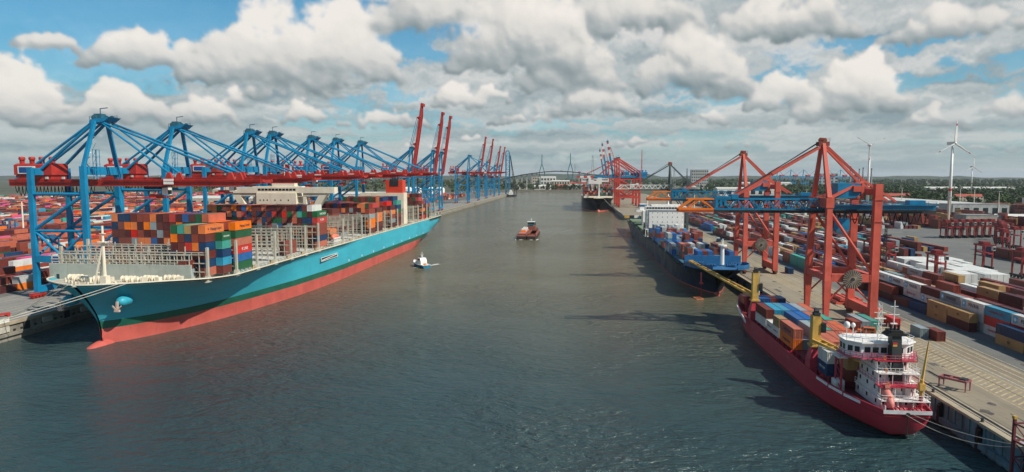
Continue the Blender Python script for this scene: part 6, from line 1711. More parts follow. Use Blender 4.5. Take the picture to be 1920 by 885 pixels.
# pink spreader frame standing on the apron
sp = thing('spreader_frame', 'dull pink steel spreader frame standing on four legs on the apron', 'frame', (85.3, 155.5, QZ + .004), R(-50)); sp.scale = (.62, .9, .9)
M_DPINK = mat('dull_pink_steel', (.24, .075, .085), .6, var=.2)
for s in (-1, 1):
    w = MB(); w.box(-4.6, 4.6, s * 1.3 - .22, s * 1.3 + .22, 2.3, 2.8); w.obj('side_beam', M_DPINK, sp)
    for x in (-4.3, 4.3):
        w = MB(); w.beam((x, s * 1.3, 0), (x, s * 1.3, 2.3), .28, .28, .42, .42); w.obj('leg', M_DPINK, sp)
for x in (-4.4, -1.4, 1.4, 4.4):
    w = MB(); w.box(x - .2, x + .2, -1.08, 1.08, 2.35, 2.75); w.obj('cross_member', M_DPINK, sp)
w = MB(); w.box(1.8, 3.9, -.9, .9, 2.76, 3.1); w.obj('hydraulic_box', M_DARK, sp)
# lattice gangway tower at the near right corner
gt = thing('gangway_tower', 'dark red lattice steel tower at the quay edge, bottom right corner', 'tower', (QR + 1.0, 118.5, 0), R(8))
M_GANG = mat('gangway_red', (.13, .028, .035), .55, var=.2)
for (x, y) in ((-3.2, -2.5), (-3.2, 2.0), (1.4, -2.5), (1.4, 2.0)):
    w = MB(); w.beam((x, y, -1), (x, y, 11.8), .42); w.obj('post', M_GANG, gt)
    w = MB(); w.box(x - .3, x + .3, y - .3, y + .3, 11.8, 12.3); w.obj('post_cap', M_YELLOW, gt)
w = MB()
for z in (2.0, 5.0, 8.0, 11.0):
    for (a, b_) in (((-3.2, -2.5), (1.4, -2.5)), ((-3.2, 2.0), (1.4, 2.0)), ((-3.2, -2.5), (-3.2, 2.0)), ((1.4, -2.5), (1.4, 2.0))): w.beam((a[0], a[1], z), (b_[0], b_[1], z), .24)
    if z < 11:
        w.beam((-3.2, -2.5, z), (1.4, -2.5, z + 3), .16); w.beam((-3.2, 2.0, z + 3), (-3.2, -2.5, z), .16); w.beam((1.4, 2.0, z), (1.4, -2.5, z + 3), .16)
w.obj('bracing', M_GANG, gt)
w = MB(); w.box(-3.0, 1.2, -2.3, 1.8, 7.6, 7.75); w.obj('landing', M_GREY, gt)
w = MB(); w.beam((-2.6, -1.5, 4.9), (.8, -1.5, 7.7), 1.0, .15); w.beam((-2.6, -2.0, 5.9), (.8, -2.0, 8.7), .07); w.obj('stair', M_WHITE, gt)
# orange van and a truck with trailer on the apron
def wheel_mesh(r=.45, t=.3):
    w = MB(); w.lathe([(0, -t / 2), (r * .6, -t / 2), (r, -t / 2 + .04), (r, t / 2 - .04), (r * .6, t / 2), (0, t / 2)], 12, (0, 0, 0), 'x'); return w.mesh('wheel', M_BLACK)
WM = wheel_mesh()
def add_wheels(root, pts):
    for (x, y) in pts:
        o = bpy.data.objects.new('wheel', WM); COL.objects.link(o); o.parent = root; o.location = (x, y, .45)
def van(label, loc, rz, m, cat='van'):
    t = thing('van', label, cat, loc, rz)
    w = MB(); w.prism([(-2.4, .4), (2.5, .4), (2.5, 1.15), (1.5, 1.3), (.9, 2.0), (-2.3, 2.05), (-2.4, 1.2)], 'x', -.92, .92); w.v = [(a, b_, c) for (a, b_, c) in w.v]; w.obj('body', m, t)
    w = MB(); w.beam((0, 1.55, 1.33), (0, .96, 1.92), 1.6, .06); w.obj('windscreen', M_GLASS, t)
    for s in (-1, 1):
        w = MB(); w.box(s * .93 - .02, s * .93 + .02, -1.9, .8, 1.25, 1.85); w.obj('side_window', M_GLASS, t)
    add_wheels(t, [(-.85, 1.5), (.85, 1.5), (-.85, -1.5), (.85, -1.5)])
    return t
van('small orange van parked beside the near red crane', (88.3, 208.5, QZ + .006), R(70), mat('van_orange', (.60, .12, .03), .35))
def truck(label, loc, rz, m):
    t = thing('tractor_unit', label, 'truck', loc, rz)
    w = MB(); w.box(-1.15, 1.15, -3.4, 1.2, .6, .95); w.obj('chassis', M_DARK, t)
    w = MB(); w.prism([(1.3, .7), (3.3, .7), (3.3, 1.9), (3.0, 3.1), (1.3, 3.2)], 'x', -1.15, 1.15); c = w.obj('cab', m, t)
    w = MB(); w.beam((0, 3.35, 1.95), (0, 3.08, 2.95), 2.0, .05); w.obj('windscreen', M_GLASS, c)
    w = MB(); w.box(-1.1, 1.1, -3.2, 1.0, .96, 2.6); w.obj('load', CM['navy'], t)
    add_wheels(t, [(-.95, 2.4), (.95, 2.4), (-.95, -2), (.95, -2), (-.95, -.9), (.95, -.9)])
    return t
truck('white and navy truck driving on the apron beside the navy ship', (104, 497, QZ + .006), 0, M_WHITE)
# ---- straddle carriers
def straddle(label, loc, m, rz=0, group='straddle carriers in the right yard'):
    t = thing('straddle_carrier', label, 'straddle carrier', loc, rz, group)
    for s in (-1, 1):
        w = MB(); w.box(s * 2.2 - .4, s * 2.2 + .4, -4.6, 4.6, .9, 1.8)
        sill = w.obj('sill', M_DARK, t)
        for y in (-3.8, -1.3, 1.3, 3.8):
            o = bpy.data.objects.new('wheel', WM); COL.objects.link(o); o.parent = t; o.location = (s * 2.2, y, .75); o.scale = (1.6, 1.65, 1.65)
        for y in (-3.4, 3.4):
            w = MB(); w.beam((s * 2.2, y, 1.8), (s * 2.2, y, 12.6), .6, .7); w.obj('leg', m, t)
        w = MB(); w.box(s * 2.2 - .35, s * 2.2 + .35, -5.0, 5.0, 12.2, 13.0); w.obj('top_beam', m, t)
    w = MB()
    for y in (-4.2, 0, 4.2): w.box(-2.2, 2.2, y - .35, y + .35, 12.3, 12.9)
    w.obj('cross_beam', m, t)
    w = MB(); w.box(-1.6, 1.6, -2.2, 2.4, 13.0, 14.4); w.obj('engine_housing', m, t)
    w = MB(); w.box(1.2, 2.6, -5.2, -3.9, 10.2, 12.4); cb = w.obj('cabin', M_LGREY, t)
    w = MB(); w.box(1.3, 2.5, -5.26, -5.18, 10.6, 11.9); w.obj('cabin_window', M_GLASS, cb)
    w = MB(); w.box(-1.15, 1.15, -5.8, 5.8, 8.4, 9.0)
    for (x, y) in ((-.8, -2), (.8, -2), (-.8, 2), (.8, 2)): w.tube((x, y, 9), (x, y, 12.3), .06, n=4)
    w.obj('spreader', mat('spreader_red', (.36, .03, .03), .5), t)
    return t
M_SC = mat('carrier_red', (.22, .024, .024), .55, var=.2)
M_SCB = mat('carrier_blue', (.02, .10, .20), .55, var=.2)
sc = straddle('red straddle carrier among the front rows right of the lattice mast', (163.5, 318, QZ + .006), M_SC)
spots = [(209.5, 333, 0, 'red straddle carrier at the right edge of the nearer white block'), (209, 362, 0, 'red straddle carrier holding a box behind the white block'), (157.5, 352, 0, 'red straddle carrier left of the tall white block'), (161, 380, 0, 'red straddle carrier left behind the tall white block'),
         (272, 452, 0, 'red straddle carrier standing alone before the parked row, left one'), (292, 474, 0, 'red straddle carrier standing alone before the parked row, right one'), (256, 398, .1, 'red straddle carrier at far right, nearest of the right cluster'), (263, 405, .1, 'red straddle carrier at far right, second of the cluster'), (270, 412, .1, 'red straddle carrier at far right, third of the cluster')]
for (x, y, rz, lab) in spots: dup(sc, (x, y, QZ + .006), lab, rz)
for k in range(7): dup(sc, (286 + k * 6.6, 545 + k * 2.0, QZ + .006), 'red straddle carrier in the parked row, %s from the left' % ORD[k + 1])
for k in range(3): dup(sc, (300 + k * 9, 500 + k * 16, QZ + .006), 'red straddle carrier before the dark shed, %s of three' % ORD[k + 1])
# ---- light masts
def light_mast(label, loc, h=30.0):
    t = thing('light_mast', label, 'light mast', loc, group='tall light masts')
    w = MB(); w.tube((0, 0, 0), (0, 0, h), .75, .40, 8); w.obj('pole', M_CREAM, t)
    w = MB(); w.lathe([(0, h), (1.8, h + .1), (1.8, h + .6), (0, h + .7)], 10); 
    for k in range(6): a = k * math.pi / 3; w.cbox(1.9 * math.cos(a), 1.9 * math.sin(a), h - .2, .7, .7, .7)
    w.obj('lamp_crown', M_GREY, t)
    return t
lm = light_mast('pale light mast beside the parked straddle carriers', (310, 588, QZ))
for (x, y, lab) in [(489, 825, 'pale light mast right of the grey sheds, front of two'), (560, 1000, 'pale light mast right of the grey sheds, rear of two'), (492, 1064, 'pale light mast left of the white roof'), (580, 1072, 'pale light mast left of the big wind turbine foot'),
                    (300, 905, 'pale light mast behind the first red crane'), (215, 905, 'pale light mast between the red cranes, left one'), (240, 890, 'pale light mast between the red cranes, right one'), (620, 905, 'pale light mast at the right picture edge'), (175, 1010, 'pale light mast behind the blue booms'), (-420, 470, 'pale light mast in the left yard, nearest'), (-520, 640, 'pale light mast in the left yard, second'), (-360, 760, 'pale light mast in the left yard, third')]:
    dup(lm, (x, y, QZ), lab)
# lattice mast with lamps among the front rows
lt = thing('lattice_mast', 'slender dark lattice mast standing among the container rows', 'mast', (141.0, 318, QZ))
w = MB()
for (x, y) in ((-.7, -.7), (.7, -.7), (.7, .7), (-.7, .7)): w.beam((x, y, 0), (x * .5, y * .5, 24), .14)
for k in range(12):
    z = k * 2; f = 1 - k / 24
    for (a, b_) in (((-.7, -.7), (.7, -.7)), ((.7, -.7), (.7, .7)), ((.7, .7), (-.7, .7)), ((-.7, .7), (-.7, -.7))): w.beam((a[0] * f, a[1] * f, z), (b_[0] * f * .96, b_[1] * f * .96, z + 2), .08)
w.obj('lattice', M_DARK, lt)
w = MB(); w.box(-1.8, 1.8, -1.2, 1.2, 20.6, 20.8)
for k in range(5): w.box(-1.8 + k * .8, -1.3 + k * .8, -1.4, -1.1, 20.8, 21.4)
w.obj('lamp_platform', M_DARK, lt)
# ================================================================== LEFT YARD
PL = ['brown'] * 6 + ['rust red'] * 6 + ['maroon'] * 3 + ['salmon'] * 5 + ['orange'] * 3 + ['pink', 'dark green', 'turquoise', 'white', 'white', 'navy', 'light blue', 'red', 'pale grey', 'tan']
GL = 'containers in the left hand yard'
for r in range(4):
    for s in range(8):
        y = 236 + s * 12.7; x = -233.5 - r * 3.9
        n = rnd.choice((1, 2, 2)) if r < 2 else rnd.choice((2, 2, 3))
        for t in range(n):
            col = rnd.choice(PL); show = (t == n - 1 and r < 3 and s < 6)
            o = put('left', x, y, QZ + .01 + t * 2.86, 12.19, col, '%s container topping its stack, %s left yard row, %s from near end' % (col, ORD[r + 1], ORD[s + 1]) if show else None, GL, detail=False)
            if o and r == 0 and s == 4: side_text(o, 'HAMBURG S\u00dcD', 1.2, M_LETW, 1)
block('left', -560, -252, 232, 345, PL, 3, .9)
block('left', -640, -232, 362, 480, PL, 3, .9)
block('left', -760, -232, 497, 640, PL, 3, .85)
block('left', -900, -232, 657, 800, PL, 3, .8)
block('left', -1000, -250, 820, 1100, PL, 3, .7)
block('left', -1200, -260, 1130, 1600, PL, 3, .5)
STUFF_LABEL['left'] = 'wide field of mixed container stacks behind the blue cranes on the left bank'
scl = straddle('dark blue straddle carrier in the left yard, nearest', (-246.0, 352, QZ + .006), M_SCB, group='straddle carriers in the left yard')
for i, (x, y) in enumerate([(-300, 354), (-262, 487), (-330, 489), (-400, 352), (-380, 648), (-280, 650), (-450, 490)]): dup(scl, (x, y, QZ + .006), 'dark blue straddle carrier in the left yard, %s from the quay side' % ORD[i + 2])
# red gear on the left apron near the edge
w = MB(); w.box(-6, 6, -.4, .4, .5, 1.2); w.box(-5.6, -4.8, -1.4, 1.4, 0, .6); w.box(4.8, 5.6, -1.4, 1.4, 0, .6); w.box(-1, 1, -1, 1, .6, 1.8)
o = w.obj('crane_spreader', M_RED, loc=(-196, 203, QZ + .02)); o.rotation_euler = (0, 0, R(60)); tag(o, 'red crane spreader lying on the left quay', 'spreader')

# stains: long tyre streaks and oil on the apron
M_STAIN = mat('oil_stain', (.085, .075, .06), .7, var=.4, scale=.8)
w = MB()
for k in range(46):
    x = rnd.choice((85, 86.8, 88.6, 90.2, 101.9, 111.5, 113.3, 116, 117.8, 119.5)) + rnd.uniform(-.3, .3); y = rnd.uniform(110, 420); L = rnd.uniform(8, 34); dx = rnd.uniform(-.8, .8); wd = rnd.uniform(.14, .3)
    w.quad((x, y, QZ + .020), (x + wd, y, QZ + .020), (x + dx + wd, y + L, QZ + .020), (x + dx, y + L, QZ + .020))
for k in range(30):
    cx, cy, r_ = rnd.uniform(82, 120), rnd.uniform(115, 380), rnd.uniform(.3, 1.3)
    w.poly([(cx + r_ * rnd.uniform(.6, 1.2) * math.cos(a), cy + 1.6 * r_ * rnd.uniform(.6, 1.2) * math.sin(a), QZ + .024) for a in [i * math.pi / 5 for i in range(10)]])
tag(w.obj('oil_stain', M_STAIN), 'dark tyre streaks and oil stains on the apron', 'stain', kind='stuff')
# ================================================================== BACKGROUND
# ---- wind turbines
def turbine(label, x, y, hub, blade, az, start, band=True):
    t = thing('wind_turbine', label, 'wind turbine', (x, y, QZ - .1), R(az), 'white wind turbines')
    w = MB(); w.tube((0, 0, 0), (0, 0, hub), hub * .024, hub * .012, 14); w.obj('tower', M_WHITE, t, smooth=True)
    if band:
        w = MB(); w.tube((0, 0, hub * .40), (0, 0, hub * .43), hub * .0198, hub * .0195, 14); w.obj('red_band', M_FARRED, t)
    w = MB(); w.prism([(-1.5, hub - 1.4), (1.5, hub - 1.4), (1.7, hub + 1.6), (-1.7, hub + 1.6)], 'y', -2.5, 6.5); w.obj('nacelle', M_WHITE, t)
    w = MB(); w.lathe([(0, -5.2), (1.0, -4.6), (1.5, -3.4), (1.6, -2.4)], 10, (0, 0, hub), 'y'); hb = w.obj('hub', M_WHITE, t)
    for k in range(3):
        a = R(start + 120 * k); d = Vector((math.sin(a), 0, math.cos(a))); c = Vector((0, -3.6, hub))
        w = MB(); w.beam(c, c + d * blade * .22, 1.0, 1.2, 2.6, .8); w.beam(c + d * blade * .22, c + d * blade * .74, 2.6, .8, 1.3, .4); bl = w.obj('blade', M_WHITE, t)
        w = MB(); w.beam(c + d * blade * .74, c + d * blade * .84, 1.3, .4, 1.0, .35); w.obj('red_tip_stripe', M_FARRED, bl)
        w = MB(); w.beam(c + d * blade * .84, c + d * blade, 1.0, .35, .25, .2); w.obj('blade_tip', M_WHITE, bl)
    return t
turbine('largest white wind turbine with red band, right of the near crane', 389, 738, 82, 24, 10, 2)
turbine('second white wind turbine behind the largest, farther right', 992, 1787, 72, 30, 10, 3)
turbine('white wind turbine rising above the near red crane leg', 455, 1094, 96, 27, -5, 62, False)
turbine('white wind turbine cut by the right picture edge', 640, 900, 82, 24, 10, 60)
# ---- Cable-stayed bridge
br_ = thing('cable_stayed_bridge', 'high cable stayed road bridge with two blue green pylons on the horizon', 'bridge', (-95, 3210, 0))
def deck_z(x): return lerp_tab([(-420, 12), (-330, 22), (-240, 45), (-160, 62), (-70, 74), (0, 79), (70, 76), (150, 66), (260, 52), (420, 34)], x)
w = MB(); xs_ = list(range(-420, 421, 20))
for a, b_ in zip(xs_, xs_[1:]): w.beam((a, 0, deck_z(a)), (b_, 0, deck_z(b_)), 16, 4.5)
w.obj('deck', M_DARK, br_)
for px_ in (-68, 68):
    w = MB(); zt = 160 + (6 if px_ > 0 else 0)
    w.beam((px_ - 13, 0, deck_z(px_) - 2), (px_, 0, zt - 45), 3.6, 4); w.beam((px_ + 13, 0, deck_z(px_) - 2), (px_, 0, zt - 45), 3.6, 4); w.beam((px_, 0, zt - 46), (px_, 0, zt), 4.4, 5, 3.0, 3.0)
    w.beam((px_ - 13, 0, deck_z(px_) - 2), (px_ - 5, 0, 6), 4, 4); w.beam((px_ + 13, 0, deck_z(px_) - 2), (px_ + 5, 0, 6), 4, 4); w.obj('pylon', M_TGREEN, br_)
    w = MB()
    for k in range(1, 6):
        for s in (-1, 1):
            q = px_ + s * k * 12.5
            w.beam((px_, 0, zt - 4 - (5 - k) * 5), (q, 0, deck_z(q) + 2), .35)
    w.obj('stay_cables', M_CABLE, br_)
for k in range(14):
    x = -380 + k * 24
    if abs(x + 68) < 14: continue
    if x < -90:
        w = MB(); w.beam((x, 0, 4), (x, 0, deck_z(x) - 2), 5, 6); w.obj('pier', mat('pier_concrete', (.34, .32, .28), .8), br_)
for x in (110, 150, 200, 260):
    w = MB(); w.beam((x, 0, 4), (x, 0, deck_z(x) - 2), 5, 6); w.obj('pier', mat('pier_concrete', (.34, .32, .28), .8), br_)
# traffic on the bridge: a few lorries
for k, (x, m_) in enumerate([(-40, 'white'), (-8, 'white'), (25, 'pale grey'), (110, 'red')]):
    w = MB(); w.box(-6, 4.5, -1.3, 1.3, .9, 4); w.box(5, 7.5, -1.3, 1.3, .6, 3.4); w.box(-6, 7, -1.1, 1.1, 0, .9)
    o = w.obj('lorry', CM[m_], loc=(-95 + x, 3210 - 5, deck_z(x) + 2.3)); tag(o, '%s lorry on the high bridge, %s from the left' % (m_, ORD[k + 1]), 'lorry', 'lorries on the bridge')
# ---- buildings: walls, pitched roof, rows of windows
M_BWALL = [mat('wall_cream', (.52, .46, .36), .8), mat('wall_brick', (.27, .10, .06), .8), mat('wall_grey', (.36, .37, .36), .8), mat('wall_white', (.62, .60, .55), .8), mat('wall_concrete', (.30, .28, .24), .85)]
M_ROOF = [mat('roof_red', (.33, .07, .045), .8), mat('roof_grey', (.20, .20, .20), .8), mat('roof_pale', (.55, .54, .50), .7)]
def building(label, x, y, wd, dp, h, wi, ri, nwin=5, floors=2, pitch=.22, rz=0.0, name='building'):
    t = thing(name, label, 'building', (x, y, QZ - .05), R(rz))
    w = MB(); w.box(-wd / 2, wd / 2, -dp / 2, dp / 2, 0, h); wl = w.obj('wall', M_BWALL[wi], t)
    w = MB(); e = .4
    if pitch > 0: w.prism([(-dp / 2 - e, h), (dp / 2 + e, h), (0, h + dp * pitch)], 'x', -wd / 2 - e, wd / 2 + e)
    else: w.box(-wd / 2 - .2, wd / 2 + .2, -dp / 2 - .2, dp / 2 + .2, h, h + .5)
    w.obj('roof', M_ROOF[ri], t)
    for f in range(floors):
        for k in range(nwin):
            cx = -wd / 2 + (k + .5) * wd / nwin; z = (f + .5) * h / floors
            w = MB(); w.box(cx - wd / nwin * .28, cx + wd / nwin * .28, -dp / 2 - .06, -dp / 2 + .04, z - h / floors * .25, z + h / floors * .25); w.obj('window', M_GLASS, wl)
    return t
building('long white roofed warehouse behind the near crane', 505, 1010, 290, 36, 11, 2, 2, 12, 1, .10, 90, 'warehouse')
building('grey warehouse block with dark canopy right of the white roof', 470, 840, 62, 30, 15, 2, 1, 6, 1, 0, 0, 'warehouse')
building('low dark shed behind the parked straddle carriers', 360, 640, 26, 20, 13, 4, 1, 3, 1, 0)
building('pale long low hall beside the dark shed', 455, 720, 90, 24, 8, 2, 2, 8, 1, .08)
building('white flat roofed block at the right edge above the brown stacks', 618, 950, 38, 22, 19, 3, 2, 6, 4, 0)
building('long low white hall among trees, far right', 1150, 2100, 240, 60, 14, 3, 2, 10, 1, .06)
building('brick terrace with red roof among the trees', 640, 1420, 60, 16, 9, 1, 0, 8, 2, .3)
building('pale terrace below the turbines', 760, 1380, 50, 16, 9, 0, 0, 8, 2, .3)
building('grey office slab on the skyline left of the second crane', 520, 2900, 70, 30, 76, 2, 1, 8, 6, 0)
building('long white hall on the skyline right of the grey slab', 760, 2800, 200, 60, 22, 3, 2, 9, 1, .06)
building('white hall behind the second red crane', 420, 1700, 150, 50, 18, 3, 2, 8, 1, .07)
building('white silo house at the far shore under the bridge', -110, 2680, 60, 40, 44, 3, 2, 5, 3, .1)
building('cream grain store with tall tower at the far shore', -160, 2700, 26, 40, 46, 0, 2, 3, 4, 0)
building('long pale storehouse at the far shore', -60, 2640, 70, 30, 30, 0, 2, 7, 2, .12)
building('red roofed shed at the far shore', -55, 2500, 50, 22, 12, 1, 0, 6, 1, .3)
building('row of white gabled sheds on the far bank', -120, 2420, 60, 20, 12, 3, 2, 6, 1, .25)
building('white house on the far bank left of the sheds', -195, 2440, 34, 18, 11, 3, 1, 4, 2, .35)
building('red and white shed behind the black ship', 8, 2480, 60, 24, 22, 3, 0, 6, 1, .3)
building('low jetty shed at the right end of the far bank', 20, 2400, 90, 16, 8, 4, 1, 8, 1, .15)
building('long pale warehouse in the left yard', -520, 1010, 160, 60, 14, 0, 2, 8, 1, .06, 0, 'warehouse')
building('white warehouse in the left yard farther off', -430, 1250, 150, 60, 15, 3, 2, 8, 1, .06, 0, 'warehouse')
building('pale warehouse far behind the left cranes', -720, 1500, 220, 80, 18, 0, 2, 9, 1, .06, 0, 'warehouse')
for i, (x, y) in enumerate([(-470, 1700), (-440, 1720), (-410, 1700), (-380, 1725), (-350, 1705)]):
    t = thing('storage_tank', 'white storage tank behind the left yard, %s of five' % ORD[i + 1], 'tank', (x, y, QZ - .05), 0, 'white storage tanks')
    w = MB(); w.lathe([(12, 0), (12, 16)], 18); w.obj('shell', M_WHITE, t, smooth=True); w = MB(); w.lathe([(12.2, 16), (9, 19), (4, 20.6), (0, 21)], 18); w.obj('dome', M_WHITE, t, smooth=True)
# far container cranes and chimneys on the right skyline
def small_crane(label, x, y, rz=0):
    t = thing('harbour_crane', label, 'crane', (x, y, QZ), R(rz), 'distant blue cranes')
    w = MB()
    for a in (-12, 12):
        for b_ in (-9, 9): w.beam((a, b_, 0), (a, b_, 46), 2.2)
    w.box(-12, 12, -10, -8, 18, 21); w.box(-12, 12, 8, 10, 18, 21); w.obj('portal', M_BLUE, t)
    w = MB(); w.box(-60, 34, -3, 3, 44, 48); w.obj('boom', M_BLUE, t)
    w = MB(); w.beam((-10, 0, 48), (-6, 0, 78), 2.4); w.beam((-6, 0, 78), (-50, 0, 48), 1.0); w.beam((-6, 0, 78), (30, 0, 48), 1.0); w.obj('a_frame', M_BLUE, t)
    w = MB(); w.box(6, 26, -5, 5, 48, 55); w.obj('machinery_house', M_RED, t)
    return t
s0 = small_crane('distant blue crane on the right skyline, first from the left', 890, 3050, 20)
for k in range(6): dup(s0, (950 + k * 62, 3060 + k * 25, QZ), 'distant blue crane on the right skyline, %s from the left' % ORD[k + 2], R(20))
for k, (x, y, h) in enumerate([(1330, 3300, 78), (1355, 3320, 84), (1385, 3300, 80), (1290, 3300, 90)]):
    t = thing('chimney', 'dark plant chimney on the right skyline, %s of four' % ORD[k + 1], 'chimney', (x, y, QZ), 0, 'plant chimneys')
    w = MB(); w.tube((0, 0, 0), (0, 0, h), 5, 3, 8); w.obj('stack', M_GREY, t); w = MB(); w.tube((0, 0, h), (0, 0, h + 6), 3.2, 3.1, 8); w.obj('rim', M_DARK, t)
building('grey power plant block on the right skyline', 1180, 3300, 90, 60, 62, 2, 1, 5, 4, 0)
# lattice masts on the horizon
def pylon(label, x, y, h, m, wd=None):
    t = thing('lattice_pylon', label, 'pylon', (x, y, QZ), 0, 'lattice pylons on the skyline'); wd = wd or h * .07
    w = MB()
    for (a, b_) in ((-1, -1), (1, -1), (1, 1), (-1, 1)): w.beam((a * wd, b_ * wd, 0), (a * wd * .1, b_ * wd * .1, h), h * .009)
    n = 8
    for k in range(n):
        f0 = 1 - .9 * k / n; f1 = 1 - .9 * (k + 1) / n
        w.beam((-wd * f0, -wd * f0, h * k / n), (wd * f1, -wd * f1, h * (k + 1) / n), h * .005); w.beam((wd * f0, -wd * f0, h * k / n), (-wd * f1, -wd * f1, h * (k + 1) / n), h * .005)
    w.obj('lattice', m, t)
    w = MB(); w.beam((-wd * 1.2, 0, h * .84), (wd * 1.2, 0, h * .84), h * .006); w.beam((-wd * .9, 0, h * .93), (wd * .9, 0, h * .93), h * .006); w.obj('cross_arm', m, t)
    return t
pylon('tall grey lattice pylon left of the red white crane tips', 60, 2450, 125, M_GREY)
pylon('thin red and white radio mast behind the far red cranes', 250, 2600, 150, M_FARRED, 2.5)
pylon('small grey pylon right of the bridge pylons', -5, 3000, 105, M_GREY, 4)
pylon('grey lattice pylon left of the second crane', 330, 2300, 80, M_GREY)
pylon('dark harbour tower left of the second crane', 380, 2350, 76, M_DARK, 4)
# ---- far low hills
def hill_build(t, b, pos):
    n = t.noise(pos, .003, 6, .65); c = t.mix(t.smooth(n, .35, .65), (.022, .038, .020, 1), (.045, .060, .032, 1)); t.l(c, b.inputs['Base Color']); b.inputs['Roughness'].default_value = 1.0
M_HILL = surf_mat('wooded_hill', hill_build)
w = MB(); 
def ridge(pts, y0, y1):
    n = len(pts); ysn = 4
    for (xa, ha), (xb, hb) in zip(pts, pts[1:]):
        w.quad((xa, y0, QZ - 1), (xb, y0, QZ - 1), (xb, (y0 + y1) / 2, hb), (xa, (y0 + y1) / 2, ha)); w.quad((xa, (y0 + y1) / 2, ha), (xb, (y0 + y1) / 2, hb), (xb, y1, QZ - 1), (xa, y1, QZ - 1))
pts = []
x = -9000
while x < 13000:
    base = 62 if x < -600 else 84 if x < 900 else 58 if x < 4500 else 40
    pts.append((x, base + rnd.uniform(-7, 7))); x += 170
ridge(pts, 7000, 9500)
tag(w.obj('hills', M_HILL), 'low dark wooded hills along the horizon', 'hills', kind='structure')
# ---- trees
def leaf_mat(name, c1, c2):
    def bld(t, b, pos):
        n = t.noise(pos, .12, 4); oi = t.n('ShaderNodeObjectInfo')
        c = t.mix(t.smooth(n, .35, .65), c1 + (1,), c2 + (1,)); t.l(c, b.inputs['Base Color']); b.inputs['Roughness'].default_value = .8; b.inputs['Specular IOR Level'].default_value = .2
    return surf_mat(name, bld)
M_LEAF = leaf_mat('dark_foliage', (.022, .046, .014), (.050, .085, .024))
M_LEAF2 = leaf_mat('olive_foliage', (.045, .066, .020), (.085, .105, .036))
M_BARK = mat('bark', (.07, .05, .035), .9)
def clump_crown(w, cx, cy, cz, rx, rz_, n, leaf, rs):
    """leaf-cluster quads spread through an uneven crown of several lobes"""
    lobes = [(rs.uniform(-.55, .55) * rx, rs.uniform(-.55, .55) * rx, rs.uniform(-.4, .55) * rz_, rs.uniform(.42, .7)) for _ in range(6)]
    for _ in range(n):
        lx, ly, lz, lr = lobes[rs.randrange(6)]
        d = Vector((rs.gauss(0, 1), rs.gauss(0, 1), rs.gauss(0, 1))).normalized() * (rs.random() ** .4)
        p = Vector((cx + lx + d.x * rx * lr, cy + ly + d.y * rx * lr, cz + lz + d.z * rz_ * lr))
        nrm = (d + Vector((rs.uniform(-.7, .7), rs.uniform(-.7, .7), rs.uniform(-.2, .9)))).normalized()
        a = nrm.orthogonal().normalized(); b_ = nrm.cross(a); s = leaf * rs.uniform(.6, 1.3)
        w.quad(tuple(p - a * s - b_ * s * .7), tuple(p + a * s - b_ * s * .6), tuple(p + a * s * .8 + b_ * s * .8), tuple(p - a * s * .9 + b_ * s * .7))
tr_rs = random.Random(3)
TP = []
for v in range(4):
    t = thing('tree', 'tree', 'tree', (0, 0, 0)); h = [13, 11, 15, 9][v]; rx = [5.5, 5.0, 5.2, 4.2][v]
    w = MB(); w.tube((0, 0, 0), (.2, .1, h * .55), .42, .22, 7)
    for k in range(5):
        a = k * 1.26; w.tube((.1, .05, h * (.25 + .06 * k)), (math.cos(a) * rx * .6, math.sin(a) * rx * .6, h * (.5 + .07 * k)), .16, .05, 5)
    w.obj('trunk', M_BARK, t)
    w = MB(); clump_crown(w, 0, 0, h * .62, rx, h * .42, 420, .62, tr_rs); w.obj('crown', M_LEAF if v % 2 == 0 else M_LEAF2, t)
    TP.append(t)
spots = []
for k in range(26):      # row between the yard and the turbines
    x = 420 + k * 13 + tr_rs.uniform(-4, 4); y = 1135 + tr_rs.uniform(-20, 30) - k * 3
    spots.append((x, y))
for k in range(12):
    spots.append((540 + k * 15 + tr_rs.uniform(-5, 5), 800 + k * 6 + tr_rs.uniform(-8, 8)))
for k in range(16): spots.append((-230 + k * 16 + tr_rs.uniform(-5, 5), 2385 + tr_rs.uniform(-10, 12)))
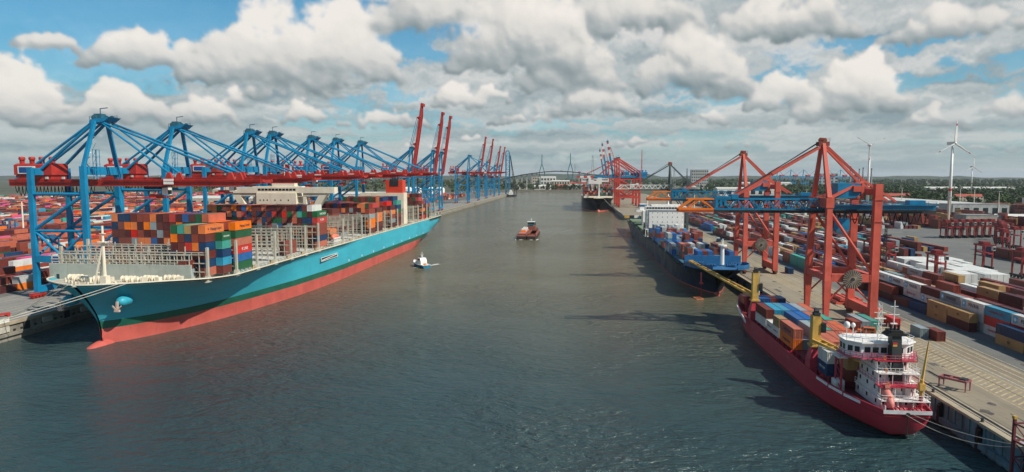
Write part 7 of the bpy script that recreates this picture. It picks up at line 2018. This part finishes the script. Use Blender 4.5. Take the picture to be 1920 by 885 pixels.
for k, (x, y) in enumerate(spots):
    v = TP[k % 4]
    where = 'tree in the row behind the sheds, %s from the left' % ORD[k + 1] if k < 26 else 'tree before the brown stacks at right, %s from the left' % ORD[k - 25] if k < 38 else 'tree on the far bank, %s from the left' % ORD[k - 37]
    lab = ('dark green ' if k % 2 == 0 else 'olive green ') + where
    sc_ = tr_rs.uniform(.85, 1.35) * (1.5 if k >= 38 else 1)
    if k < 4: o = v; o.location = (x, y, QZ - .1); o['label'] = lab
    else: o = dup(v, (x, y, QZ - .1), lab)
    o['group'] = 'trees at the edges of the port'; o.scale = (sc_, sc_, sc_); o.rotation_euler = (0, 0, tr_rs.uniform(0, 6.28))
# far woods: clumps too many to count
def wood(label, zones, m):
    w = MB()
    for (x0, x1, y0, y1, n, h, leaf, q) in zones:
        for _ in range(n):
            x = tr_rs.uniform(x0, x1); y = tr_rs.uniform(y0, y1); hh = h * tr_rs.uniform(.6, 1.25)
            clump_crown(w, x, y, QZ + hh * .5, hh * .5, hh * .52, q, leaf * tr_rs.uniform(.8, 1.2), tr_rs)
    return tag(w.obj('wood', m), label, 'wood', kind='stuff')
wood('dark far wood behind the yards on the right bank', [(520, 1500, 1150, 1900, 420, 16, 2.0, 46), (300, 1300, 1700, 2700, 420, 18, 2.6, 36), (900, 3600, 1900, 4200, 900, 20, 2.8, 40), (1500, 6000, 3800, 7000, 900, 26, 4.5, 30), (-100, 1500, 3400, 6500, 600, 26, 4.5, 30)], M_LEAF)
wood('olive far scrub and trees around the port', [(520, 1300, 1160, 1800, 200, 10, 1.7, 36), (-330, 60, 2400, 3000, 260, 16, 2.4, 40), (-1500, -300, 1980, 3200, 260, 18, 3, 30), (-2500, -300, 3200, 6500, 450, 26, 4.5, 30)], M_LEAF2)

# ---- air: even pale haze round the whole place
hz = bpy.data.materials.new('haze'); hz.use_nodes = True
hz.node_tree.nodes.clear(); Hn = NT(hz.node_tree)
pv = Hn.n('ShaderNodeVolumePrincipled'); ho = Hn.n('ShaderNodeOutputMaterial'); Hn.l(pv.outputs[0], ho.inputs['Volume'])
pv.inputs['Color'].default_value = (.86, .93, 1.0, 1); pv.inputs['Density'].default_value = 2.8e-5; pv.inputs['Anisotropy'].default_value = .1
w = MB(); w.box(-33000, 33000, -900, 41000, -2.6, 235)
tag(w.obj('haze', hz), 'thin pale haze over the harbour', 'haze', kind='stuff')
flush_stuff()
